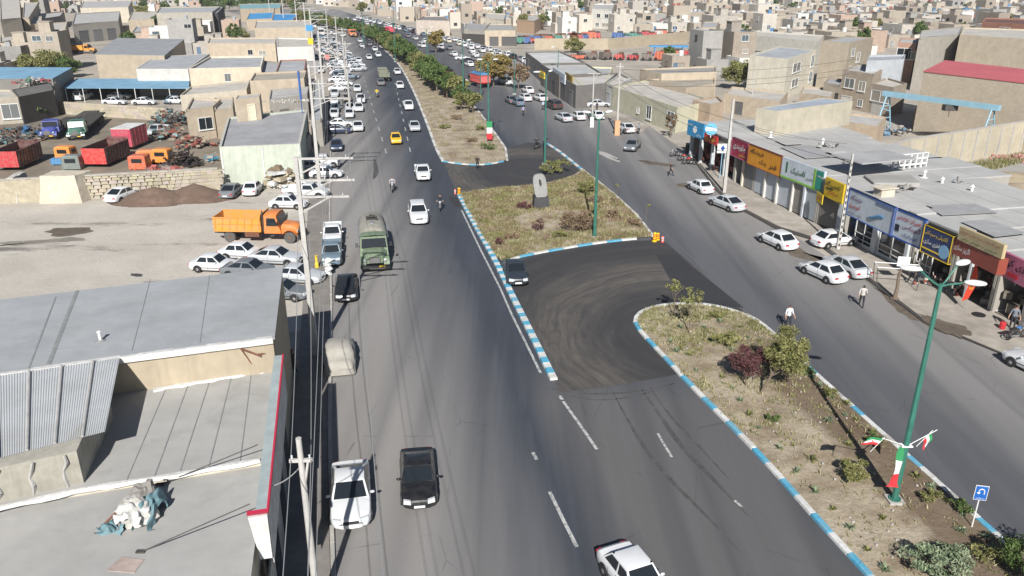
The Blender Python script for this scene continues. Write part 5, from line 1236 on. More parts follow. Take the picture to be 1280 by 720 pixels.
def block(label, corners, h, m, seed, name='concrete_block', top=.86, n=6):
    """rough weathered block"""
    from mathutils import noise
    cx = sum(p[0] for p in corners) / 4; cy = sum(p[1] for p in corners) / 4; mb = MB(); vs = []; c = [(p[0] - cx, p[1] - cy) for p in corners]
    for k in range(n + 1):
        f = k / n; s = 1 - (1 - top) * f
        for e in range(4):
            for i in range(n):
                a, b = c[e], c[(e + 1) % 4]; x, y = a[0] + (b[0] - a[0]) * i / n, a[1] + (b[1] - a[1]) * i / n
                q = noise.noise(Vector((x * .9, y * .9, f * 3 + seed))) * .12 + noise.noise(Vector((x * 3, y * 3, f * 9 + seed))) * .05
                vs.append((x * (s + q * .2), y * (s + q * .2), h * f + (q if k == n else 0)))
    N = 4 * n; fs = [(k * N + i, k * N + (i + 1) % N, (k + 1) * N + (i + 1) % N, (k + 1) * N + i) for k in range(n) for i in range(N)]
    mid = len(vs); vs.append((0, 0, h)); fs += [(n * N + i, n * N + (i + 1) % N, mid) for i in range(N)]
    mb.add(vs, fs); return setp(mb.obj(name, m, loc=(cx, cy, 0)), label, 'boulder' if name == 'boulder' else 'block')
def Qh(pts): return [G(u, v) for u, v in pts]
b0_, b1_ = G(50, 255), G(103, 254)
block('large pale cut boulder leaning on the yard wall', [b0_, b1_, (b1_[0] + .6, b1_[1] + 3.2), (b0_[0] - .2, b0_[1] + 3.2)], 2.9, mat('pale_boulder', (.56, .50, .40), .95, .12, 2, bump=.05), 2, 'boulder', .80)
for (u0, u1, v, dpt, h, l) in ((3, 13, 254, 3.2, 2.2, 'pale concrete block, left one of the broken pair at the left edge'), (13, 23, 254, 3.2, 2.7, 'pale concrete block, right one of the broken pair at the left edge')):
    a, b = G(u0, v), G(u1, v); block(l, [a, b, (b[0] - .3, b[1] + dpt), (a[0] - .3, a[1] + dpt)], h, mat('pale_concrete', (.50, .48, .43), .95, .12, 2), u0, 'concrete_block', .92)
# brown soil heaps
def heap(label, u, v, rx, ry, h, m, seed, name='soil_heap', rz=0):
    from mathutils import noise
    x0, y0 = G(u, v); n = 26; vs = []
    for j in range(n + 1):
        for i in range(n + 1):
            x, y = (i / n - .5) * 2, (j / n - .5) * 2; r_ = math.hypot(x, y); q = noise.noise(Vector((x * 2 + seed, y * 2, seed)))
            z = max(0, 1 - r_ * (1 + .25 * q)) ** 1.1 * h + .06 * noise.noise(Vector((x * 8, y * 8, seed))) * (r_ < .95); vs.append((x * rx, y * ry, z if r_ < 1 else -.02))
    mb = MB(); mb.add(vs, [(j * (n + 1) + i, j * (n + 1) + i + 1, (j + 1) * (n + 1) + i + 1, (j + 1) * (n + 1) + i) for j in range(n) for i in range(n)])
    return setp(mb.obj(name, m, loc=(x0, y0, 0), rz=rz, smooth=True), label, 'heap')
M['browns'] = mat('brown_soil', (.155, .105, .078), .97, .25, 1.5, bump=.05)
heap('brown soil heap next to the lone white sedan, left of two', 195, 250, 5.0, 3.0, 1.5, M['browns'], 1); heap('brown soil heap next to the grey sedan, right of two', 245, 247, 4.6, 2.8, 1.6, M['browns'], 2)

# ---- scrap piles
def junk(label, u, v, w_, d_, n, seed, cols, h=1.2, z0=0.0, name='scrap_heap', cat='scrap heap', smin=.2, smax=.9, tubes=.35):
    r = random.Random(seed); x0, y0 = G(u, v, z0); t = thing(name, label, cat, (x0, y0, z0))
    for c in cols:
        mb = MB()
        for k in range(n // len(cols)):
            x, y = r.gauss(0, .36) * w_ / 2, r.gauss(0, .36) * d_ / 2; z = r.random() ** 1.5 * h * max(.1, 1 - math.hypot(x / w_, y / d_) * 1.6); s = r.uniform(smin, smax)
            q = r.random()
            if q < tubes: dv = Vector((r.uniform(-1, 1), r.uniform(-1, 1), r.uniform(-.3, .6))) * s; mb.tube((x, y, z + .1), (x + dv.x, y + dv.y, z + .15 + abs(dv.z)), r.uniform(.03, .08), None, 5)
            elif q < .8: mb.box((x, y, z + s * .25), (s, s * r.uniform(.3, 1), s * r.uniform(.15, .6)), 0, r.uniform(0, 3), r.uniform(.6, 1), r.uniform(-.6, .6))
            else: mb.lathe([(s * .25, 0), (s * .4, .05), (s * .4, .2), (s * .25, .22)], 9, 0, (x, y, z + .05))
        inst('scrap', mb.mesh('scrap', mat('scrap_metal', c, .8, .4, 3)), t)['kind'] = 'stuff'
    return t
J1 = [(.10, .08, .07), (.16, .08, .05), (.05, .05, .055), (.24, .22, .2), (.08, .16, .17)]; J2 = [(.28, .09, .07), (.13, .1, .09), (.3, .25, .18), (.04, .04, .04)]
junk('dark scrap heap at the foot of the tarred hut', 18, 178, 9, 6, 120, 1, J1, 1.6); junk('scrap heap with a blue engine near the royal blue truck', 34, 168, 5, 5, 80, 2, [(.03, .12, .25), (.06, .05, .05), (.15, .13, .11)], 1.6)
junk('tall scrap heap between the canopy and the scrap shop', 214, 155, 9, 10, 260, 3, J1, 3.0); junk('reddish scrap heap right of the crimson cargo box', 212, 172, 8, 7, 180, 4, J2 + [(.2, .3, .3)], 1.8)
junk('rusty red scrap heap below the scrap shop', 243, 183, 8, 5, 150, 5, J2, 1.5); junk('black burnt machine parts next to the bright orange cab', 230, 207, 6, 4, 150, 6, [(.025, .02, .02), (.05, .035, .03)], 2.6)
junk('light blue pipes and parts at the pale green wall corner', 262, 202, 5, 2.5, 40, 7, [(.05, .26, .42), (.3, .3, .28)], .9, tubes=.7); junk('red and grey chassis parts by the yard wall', 205, 216, 7, 2, 70, 8, [(.4, .12, .1), (.25, .2, .18)], .9)
junk('junk laid out on the tarred hut roof', 42, 104, 9, 5, 110, 9, [(.35, .05, .06), (.12, .1, .09), (.45, .43, .42), (.1, .2, .14)], .9, 4.4)
junk('rusty scaffold frames right of the round tree', 150, 92, 9, 5, 90, 10, [(.14, .07, .05), (.2, .17, .14)], 3.2, tubes=.9, smax=2.2); junk('scattered rubble in front of the hut with white lattice', 8, 168, 6, 4, 70, 11, J1, .8)
junk('heap of rubble and cardboard under a tan sheet at the workshop corner', 354, 234, 4, 3, 60, 12, [(.42, .36, .26), (.6, .6, .58), (.2, .15, .1)], 2.6, smax=1.6, tubes=.1)
junk('rubble scattered on the grey walled yard roof', 360, 128, 9, 3, 120, 13, [(.5, .48, .44), (.35, .32, .28)], .4, 4.2, smin=.1, smax=.5, tubes=.1)
# ------------------------------------------------------------------ right hand shops
FL = [G(858, 193), (23.9, 101.5), G(920, 229), (27.6, 83.5), G(1002, 272), (30.4, 71.6), G(1085, 312), (32.4, 62.5), G(1180, 361), G(1261, 401), (37.2, 43), (39.5, 33)]
def fy(y):
    """facade point at distance y"""
    P = FL
    for (x0, y0), (x1, y1) in zip(P, P[1:]):
        if y1 <= y <= y0: return (x0 + (x1 - x0) * (y0 - y) / (y0 - y1), y)
    return (P[0][0], y) if y > P[0][1] else (P[-1][0], y)
# Persian lettering: joined letter forms in visual order
_AR = dict(zip('ابتجحخدذرزسشصضطعغفقلمنهوپچژکگیآ', [(0xFE8D, 2), (0xFE8F, 4), (0xFE95, 4), (0xFE9D, 4), (0xFEA1, 4), (0xFEA5, 4), (0xFEA9, 2), (0xFEAB, 2), (0xFEAD, 2), (0xFEAF, 2), (0xFEB1, 4), (0xFEB5, 4), (0xFEB9, 4), (0xFEBD, 4), (0xFEC1, 4), (0xFEC9, 4), (0xFECD, 4), (0xFED1, 4), (0xFED5, 4), (0xFEDD, 4), (0xFEE1, 4), (0xFEE5, 4), (0xFEE9, 4), (0xFEED, 2), (0xFB56, 4), (0xFB7A, 4), (0xFB8A, 2), (0xFB8E, 4), (0xFB92, 4), (0xFBFC, 4), (0xFE81, 2)]))
def shape(s):
    out = []
    for w_ in s.split(' '):
        o = []
        for i, ch in enumerate(w_):
            if ch not in _AR: o.append(ch); continue
            b, n = _AR[ch]; pj = i > 0 and w_[i - 1] in _AR and _AR[w_[i - 1]][1] == 4; nj = n == 4 and i + 1 < len(w_) and w_[i + 1] in _AR
            o.append(chr(b + (3 if pj and nj else 2 if nj else 1 if pj else 0)))
        out.append(''.join(reversed(o)))
    return ' '.join(reversed(out))
_tm = {}
def text_mesh(s, m):
    key = (s, m.name)
    if key in _tm: return _tm[key]
    c = bpy.data.curves.new('lettering', 'FONT'); c.body = s; c.align_x = 'CENTER'; c.align_y = 'CENTER'; c.resolution_u = 2; c.offset = .012
    o = bpy.data.objects.new('lettering', c); col.objects.link(o); dg = bpy.context.evaluated_depsgraph_get(); dg.update()
    me = bpy.data.meshes.new_from_object(o.evaluated_get(dg)); bpy.data.objects.remove(o); me.materials.clear(); me.materials.append(m)
    xs = [v.co.x for v in me.vertices]; ys = [v.co.y for v in me.vertices]; wx = max(xs) - min(xs) or 1; wy = max(ys) - min(ys) or 1; mx = (max(xs) + min(xs)) / 2; my = (max(ys) + min(ys)) / 2
    for v in me.vertices: v.co = ((v.co.x - mx) / wx, 0, (v.co.y - my) / wy)
    me.name = 'lettering'; _tm[key] = me; return me
def signboard(label, A, B, z0, z1, face, frame=None, texts=(), tilt=0.0, thick=.25, name='shop_sign', edge=.06, lean=0.0):
    """A = left end (far), B = right end (near) seen from the road, both at the top edge"""
    A, B = Vector(A), Vector(B); d = (B - A); L = d.length; d.normalize(); ang = math.atan2(d.y, d.x)
    t = thing(name, label, 'sign', (*((A + B) / 2), z0), ang); h = z1 - z0
    mb = MB(); mb.box((0, thick / 2, h / 2), (L, thick, h)); inst('panel', mb.mesh('panel', face), t)
    if frame:
        mb = MB(); 
        for z in (edge / 2, h - edge / 2): mb.box((0, thick / 2 - .03, z), (L + .04, thick + .02, edge))
        for s in (-1, 1): mb.box((s * (L / 2 - edge / 2), thick / 2 - .03, h / 2), (edge, thick + .02, h - edge * 2))
        inst('frame', mb.mesh('frame', frame), t)
    for tx, fx, fz, fw, fh, m in texts:
        if isinstance(tx, str): inst('lettering', text_mesh(tx, m), t, (fx * L, -.05, h * (.5 + fz)), 0, (fw * L, 1, fh * h))
        else: mb = MB(); tx(mb, L, h); o = inst('emblem', mb.mesh('emblem', m), t, (fx * L, -.04, h * (.5 + fz)))
    return t
def sm(name, c, r=.55): return mat('sign_' + name, c, r, .10, 2, streak=.12)
S_bl, S_rd, S_or, S_gr, S_ye, S_wh, S_nb, S_pk, S_cr, S_be, S_br = sm('blue', (.035, .25, .48)), sm('red', (.42, .03, .025)), sm('orange', (.66, .28, .015)), sm('green', (.22, .48, .05)), sm('yellow', (.66, .45, .02)), sm('pale', (.52, .57, .62)), sm('navy', (.03, .045, .13)), sm('pink', (.50, .16, .26)), sm('crimson', (.33, .01, .05)), sm('beige', (.52, .42, .24)), sm('redbrown', (.30, .07, .045))
K_, Wt, Rt, Bt, Yt, Gt = flat('ink_black', (.015, .015, .02), .5), flat('ink_white', (.75, .75, .74), .5), flat('ink_red', (.45, .01, .02), .5), flat('ink_blue', (.02, .07, .30), .5), flat('ink_yellow', (.72, .52, .05), .5), flat('ink_green', (.02, .12, .04), .5)
T = shape
def sp(a, z): return G(a[0], a[1], z)
def crest(mb, L, h):
    mb.tube((0, 0, 0), (0, -.02, 0), h * .24, None, 14)
def strip(l, hh): return lambda mb, L, h: mb.box((0, 0, 0), (L * l, .03, h * hh))
signboard('bright blue shop sign with a crest at the far end of the shop row', sp((860, 149.5), 5.2), sp((880, 155.8), 5.2), 3.3, 5.2, S_bl, None, [(crest, 0, 0, 1, 1, Wt), (T('لوازم'), -.3, .25, .25, .2, Wt), (T('یدکی'), .25, -.3, .3, .2, Wt)])
signboard('red and orange sign next to the bright blue shop sign', sp((880.5, 166), 4.4), sp((896, 171.5), 4.4), 3.4, 4.4, S_rd, None, [(T('تعویض روغن'), 0, 0, .8, .6, Yt)])
signboard('crimson sign with white script right of the tall concrete pole', sp((915.5, 171), 5.2), sp((936, 179.3), 5.2), 3.1, 5.2, S_cr, S_pk, [(T('جلوبندی'), 0, .1, .75, .4, Wt), (T('سازی'), .2, -.28, .4, .2, Yt)])
signboard('big orange sign with black lettering above the silver shutters', sp((936.5, 179.6), 5.3), sp((978, 195.5), 5.3), 3.1, 5.3, S_or, S_br, [(T('فروشگاه'), -.22, .22, .42, .28, K_), (T('یدک'), -.02, -.16, .22, .26, K_), (T('فنر'), .28, -.18, .22, .30, K_)])
signboard('white and lime green sign with a green end box', sp((978.5, 196), 5.3), sp((1031, 214.5), 5.3), 3.2, 5.3, S_wh, None, [(T('لاستیک'), -.08, .02, .34, .34, Gt), (T('باطری'), .20, -.10, .16, .16, Gt), (strip(1, .08), 0, -.42, 1, 1, S_gr), (strip(.03, .95), .31, 0, 1, 1, S_gr), (strip(.15, .9), .42, 0, 1, 1, flat('deep_green_sign', (.02, .22, .17), .5)), (strip(.03, .5), -.36, .1, 1, 1, Gt)])
signboard('yellow sign with red and black script beside the lattice pole', sp((1032.5, 221), 5.0), sp((1055.5, 231.3), 5.0), 3.2, 5.0, S_ye, None, [(T('تعمیرگاه'), -.05, .22, .8, .36, K_), (T('مرکزی'), 0, -.16, .55, .22, Rt), (strip(.35, .06), -.2, .0, 1, 1, K_)])
signboard('small hanging yellow sign under the green end box', sp((1021, 240.5), 3.3), sp((1028.5, 245.5), 3.3), 2.5, 3.4, S_ye, None, [(T('باز'), 0, 0, .6, .5, Rt)], thick=.08)
def swoosh(mb, L, h):
    pts = [(x * L * .16, -.03, .10 * h * math.sin(x * 2.2) - .02 * h) for x in (-1, -.6, -.2, .2, .6, 1)]; mb.path(pts, [.02, .09, .13, .13, .09, .02], 6)
signboard('long pale blue billboard with a car outline and purple script', sp((1062.5, 235), 5.3), sp((1119, 259.5), 5.3), 2.9, 5.3, S_wh, Bt, [(swoosh, .18, -.05, 1, 1, flat('sign_mid_blue', (.08, .25, .45), .5)), (T('نمایشگاه'), -.30, .22, .26, .2, flat('ink_purple', (.14, .03, .14), .5)), (T('اتومبیل'), -.33, -.08, .26, .2, Rt), (T('خرید و فروش'), -.30, -.33, .32, .14, flat('ink_grey', (.16, .17, .22), .5)), (strip(.34, .12), .30, .42, 1, 1, flat('slate_blue', (.12, .17, .30), .5))], edge=.08)
signboard('pale sign with two rows of red and blue script and a blue frame', sp((1121, 260), 5.2), sp((1157.5, 274.8), 5.2), 2.8, 5.2, S_wh, Bt, [(T('تعمیرات تخصصی'), 0, .26, .85, .22, Rt), (T('گیربکس'), .12, .02, .62, .2, flat('ink_plum', (.2, .03, .10), .5)), (strip(.14, .22), -.36, -.12, 1, 1, K_), (T('اتوماتیک'), .1, -.28, .5, .14, Bt)], edge=.12)
signboard('navy sign with yellow and white script left of the beige topped sign', sp((1156.5, 280), 5.0), sp((1192.5, 295.5), 5.0), 2.8, 5.0, S_nb, S_ye, [(T('الکتریکی و سیم کشی'), -.05, .25, .8, .2, Yt), (T('باطری سازی'), -.12, -.05, .6, .2, Wt), (crest, .3, -.15, 1, 1, flat('pale_blue_disc', (.2, .38, .55), .5)), (strip(.7, .05), -.1, -.3, 1, 1, Yt)])
signboard('tall beige sign band above the red brown awning sign', sp((1200, 282.5), 5.9), sp((1255.5, 306.5), 5.9), 4.9, 5.9, S_be, None, [(T('تعمیرگاه مجاز تنظیم موتور و جلوبندی'), 0, .2, .9, .35, S_br), (T('سرویس و تعویض روغن'), 0, -.25, .8, .28, Gt)])
signboard('red brown awning sign with white script below the beige band', sp((1194, 291.5), 5.2), sp((1251, 318), 5.2), 3.7, 4.85, S_br, None, [(T('اگزوز سازی'), -.27, .05, .36, .45, Wt)], thick=.7)
signboard('pink sign with black script at the right edge', sp((1254.5, 314), 5.0), sp((1301, 336), 5.0), 3.3, 5.0, S_pk, None, [(T('سازی کی'), .0, .15, .8, .36, K_), (strip(.28, .16), -.12, -.27, 1, 1, Rt), (strip(.12, .25), -.42, -.2, 1, 1, flat('teal_spot', (.03, .28, .36), .5))])
# shops: floor, walls, roof, pillars, shutters
MRS = mat('patched_shop_roof', (.43, .425, .41), .85, .13, .35, dirt=(.33, .325, .32))
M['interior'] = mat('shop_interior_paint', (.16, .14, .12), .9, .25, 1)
def shop(y0, y1, depth, zr, label, bays, roofc=(.36, .35, .33), skew=(.80, .60)):
    """one shop unit between facade distances y0 (near) and y1 (far); bays listed from the far end"""
    A, B = Vector(fy(y1)), Vector(fy(y0)); d = (B - A).normalized(); n = Vector((-d.y, d.x)); n = n if n.x > 0 else -n; L = (B - A).length; ang = math.atan2(d.y, d.x)
    t = thing('shop', label, 'shop', (*A, 0), ang)
    W_ = lambda x, y, z: (x, y, z)
    dp = depth
    mb = MB(); 
    for x in (.10, L - .10): mb.box((x, dp / 2, zr / 2), (.2 - .01, dp, zr))
    mb.box((L / 2, dp - .1, zr / 2), (L - .4, .2, zr)); mb.box((L / 2, .12, (3.2 + zr) / 2), (L - .4, .22, zr - 3.2)); inst('wall', mb.mesh('wall', M['wall']), t, color=(.36, .34, .30))
    mb = MB(); mb.box((L / 2, dp / 2, zr + .08), (L - .006, dp + .3, .16)); 
    inst('roof', mb.mesh('roof', MRS), t)
    for f in (.2, .4, .6, .8):
        mb = MB(); mb.box((L / 2, dp * f, zr + .17), (L - .1, .05, .02)); inst('roof_seam', mb.mesh('roof_seam', M['seamlight']), t)
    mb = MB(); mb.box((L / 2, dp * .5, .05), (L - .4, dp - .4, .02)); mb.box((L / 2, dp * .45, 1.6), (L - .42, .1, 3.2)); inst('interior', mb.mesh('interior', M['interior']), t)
    x = .2
    for kind, w_, c in bays:
        w_ = w_ * (L - .4) / sum(b[1] for b in bays)
        if kind == 'pillar': mb = MB(); mb.box((x + w_ / 2, .0, 1.6), (w_, .42, 3.2)); inst('pillar', mb.mesh('pillar', M['wall']), t, color=c)
        elif kind == 'shutter': inst('shutter', SHUT, t, (x + w_ / 2, .05, .08), 0, (w_ * .98, 1, 3.1), c)
        elif kind == 'glass':
            o = inst('shop_window', WINF['white'], t, (x + w_ / 2, .08, .15), 0, (w_ * .96, 1, 2.9)); inst('pane', WINP, o)
            for k in range(2): mb = MB(); mb.box((x + w_ / 2, .02, .6 + .5 * k), (w_ * .9, .05, .06)); inst('rail', mb.mesh('rail', M['white']), t)
        elif kind == 'open':
            r = random.Random(int(y0 * 7)); mb = MB()
            for k in range(16): s = r.uniform(.2, .7); mb.box((x + r.uniform(.2, w_ - .2), r.uniform(.6, 3.0), r.uniform(.2, 1.6)), (s, s, s), 0, r.random())
            inst('stock', mb.mesh('stock', mat('shop_stock', r.choice([(.2, .05, .04), (.06, .1, .2), (.2, .18, .14)]), .7, .4, 2)), t)['kind'] = 'stuff'
        x += w_
    return t
SV = (.50, .53, .57); BRN = (.24, .22, .20); PL = (.52, .55, .56)
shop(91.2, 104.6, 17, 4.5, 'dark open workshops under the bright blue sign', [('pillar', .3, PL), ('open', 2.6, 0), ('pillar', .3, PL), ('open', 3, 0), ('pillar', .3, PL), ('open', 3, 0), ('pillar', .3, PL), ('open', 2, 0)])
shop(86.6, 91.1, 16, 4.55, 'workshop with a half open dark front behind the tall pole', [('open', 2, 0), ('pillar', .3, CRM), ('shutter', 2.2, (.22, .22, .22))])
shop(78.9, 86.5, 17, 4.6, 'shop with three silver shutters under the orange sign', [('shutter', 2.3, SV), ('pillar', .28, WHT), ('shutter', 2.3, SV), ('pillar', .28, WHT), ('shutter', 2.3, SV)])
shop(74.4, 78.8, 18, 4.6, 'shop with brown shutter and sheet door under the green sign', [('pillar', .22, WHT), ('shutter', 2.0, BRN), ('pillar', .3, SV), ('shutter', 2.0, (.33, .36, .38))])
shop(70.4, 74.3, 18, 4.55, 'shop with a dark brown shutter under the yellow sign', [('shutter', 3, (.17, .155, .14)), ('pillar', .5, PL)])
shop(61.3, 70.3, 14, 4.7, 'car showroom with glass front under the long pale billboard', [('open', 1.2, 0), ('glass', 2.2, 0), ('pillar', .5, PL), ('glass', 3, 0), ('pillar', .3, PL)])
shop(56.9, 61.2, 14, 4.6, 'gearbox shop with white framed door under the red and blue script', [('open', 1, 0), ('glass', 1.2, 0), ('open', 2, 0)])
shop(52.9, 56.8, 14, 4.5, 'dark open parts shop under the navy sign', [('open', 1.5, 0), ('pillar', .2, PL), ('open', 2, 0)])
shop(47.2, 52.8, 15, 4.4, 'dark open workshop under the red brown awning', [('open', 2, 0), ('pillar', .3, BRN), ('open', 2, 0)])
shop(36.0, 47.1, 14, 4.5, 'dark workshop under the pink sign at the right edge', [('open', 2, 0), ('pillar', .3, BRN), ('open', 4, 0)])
# blocks on and behind the shop roofs
building([(29.6, 97.0), (31.6, 95.0), (43.5, 102.7), (40.6, 105.6)], 7.6, 'long tan rooftop store with pale blue grey roof above the shop row', (.46, .42, .33), (.36, .41, .47), z0=4.6, par=.12, name='rooftop_store')
setp(MB().box((0, 0, .45), (1.4, 1.0, .7)).box((0, 0, .85), (1.9, 1.3, .08)).obj('roof_cooler', M['wall'], loc=(*G(1104, 246, 4.75), 4.75), rz=.3, color=CRM), 'small boxy air cooler on the roof behind the pale billboard', 'air cooler')
for (u, v, z, l) in ((1155, 222, 4.7, 'white roof vent at the ridge between the shop roofs'), (1177, 231, 4.7, 'white roof vent right of the ridge vent'), (1214, 241, 4.7, 'white roof vent on the far right shop roof'), (963, 172, 4.8, 'white pipe stub at the rooftop store corner'), (1028, 181, 4.8, 'white dish stand behind the green sign roof')):
    mb = MB(); mb.lathe([(.12, 0), (.12, .5), (.22, .55), (.05, .75)], 8); mb.lathe([(.4, 0), (.14, .08)], 10); setp(mb.obj('roof_vent', M['white'], loc=(*G(u, v, z), z)), l, 'vent pipe')
junk('bent pipes and scraps on the showroom roof', 1128, 238, 3, 2, 16, 51, [(.3, .29, .27), (.12, .11, .1)], .4, 4.8, tubes=.8); junk('scraps and pipes on the grey roof right of the block screen', 1190, 232, 3, 1.5, 14, 52, [(.3, .32, .33), (.14, .13, .12)], .5, 4.6, tubes=.8)
junk('bits of lumber and pipe on the roof behind the green sign', 1035, 184, 4, 1.5, 20, 53, [(.4, .4, .38), (.12, .11, .1)], .5, 4.8, tubes=.8); junk('stones and scraps on the pale roof behind the yellow sign', 1080, 205, 5, 2, 18, 54, [(.35, .34, .32), (.2, .19, .18)], .3, 4.8, smin=.1, smax=.5)
for k, (u, v, w_, l, a_) in enumerate(((1010, 190, 4, 6, .2), (1130, 255, 3, 4, .2), (1200, 262, 5, 3, .1), (1060, 196, 3, 5, .3), (1240, 285, 3, 4, .2), (985, 178, 2.4, 3, .2))):
    mb = MB(); mb.prism([(-w_ / 2, -l / 2), (w_ / 2, -l / 2 + .3), (w_ / 2 - .2, l / 2), (-w_ / 2 + .3, l / 2 - .2)], 0, .02); setp(mb.obj('roof_patch', mat('felt_repair', [(.33, .33, .33), (.47, .46, .44)][k % 2], .85, .15, 1), loc=(*G(u, v, 4.86), 4.875), rz=a_), ['dark', 'pale'][k % 2] + ' felt repair patch on the shop roofs, ' + ['behind the white green sign', 'behind the pale billboard', 'behind the navy sign', 'towards the roof flap', 'farthest right', 'behind the orange sign'][k], 'patch')
# white open block parapet and lower back roofs
B1 = Q(4.2, (1155, 225), (1245, 262), (1262, 248), (1180, 212))
building(Q(3.9, (1158, 226), (1240, 258), (1262, 247), (1185, 211)), 3.9, 'lower grey roof behind the showroom roofs', GRY, (.38, .38, .37), par=.1)
ts = thing('block_screen', 'white open block screen standing on the roofs before the compound wall', 'screen wall', (*G(1118, 214, 4.6), 4.6), R(20))
for k in range(6):
    for j in range(3):
        mb = MB(); x, z = k * .72, j * .55
        mb.box((x, 0, z + .03), (.7, .2, .07)); mb.box((x, 0, z + .5), (.7, .2, .07)); mb.box((x - .32, 0, z + .27), (.07, .2, .40)); mb.box((x + .32, 0, z + .27), (.07, .2, .40)); inst('screen_block', mb.mesh('screen_block', M['white']), ts)
mb = MB(); mb.box((0, 0, 0), (6.5, 4.2, .12)); setp(mb.obj('raised_roof_sheet', M['roof'], loc=(*G(1092, 196, 6.4), 6.4), rz=.35, color=(.38, .38, .38)), 'grey raised roof sheet above the white block screen', 'roof sheet')
mb = MB(); mb.hexa([(0, 0, .05), (3.6, -1.2, .05), (4.2, 2, .05), (.3, 3, .05)], [(0, 0, .25), (3.6, -1.2, .55), (4.2, 2, .55), (.3, 3, .25)]); setp(mb.obj('roof_flap', M['roof'], loc=(*G(1092, 232, 4.7), 4.72), color=(.36, .35, .33)), 'lifted grey roof flap behind the billboard', 'roof sheet')
# compound wall with piers
Wp = [(40.8, 88.8), (48.13, 95.56), (70.76, 108.71), (85, 117)]
tw = wall('compound_wall', 'long plastered compound wall with piers behind the shops', Wp, 4.1, .3, mat('cream_render', (.47, .42, .32), .95, .1, 1.0, streak=.3), M['kgrey'])
for k in range(13):
    f = k / 12; a, b = Vector(Wp[0]), Vector(Wp[3]); q = Vector(Wp[1]).lerp(Vector(Wp[2]), f * 1.25 - .1); d = (Vector(Wp[2]) - Vector(Wp[1])).normalized(); n = Vector((d.y, -d.x))
    mb = MB(); mb.box((0, 0, 1.98), (.28, .12, 3.96)); inst('pier', mb.mesh('pier', M['kgrey']), tw, (q.x + n.x * .2 - Wp[0][0], q.y + n.y * .2 - Wp[0][1], 0), math.atan2(d.y, d.x))
sheet('yard_paving', [(45, 66), (75, 60), (100, 104), (72, 107), (49, 94)], .02, mat('yard_concrete', (.37, .35, .32), .9, .12, .6))
heap('low yellow dirt heap behind the right shops', 1262, 226, 7, 5, 1.0, mat('yellow_dirt', (.40, .33, .22), .95, .2, 1), 6); heap('flat pale dirt bank at the right edge behind the shops', 1278, 240, 9, 4, 1.1, mat('tan_dirt', (.36, .29, .21), .95, .2, 1), 8)
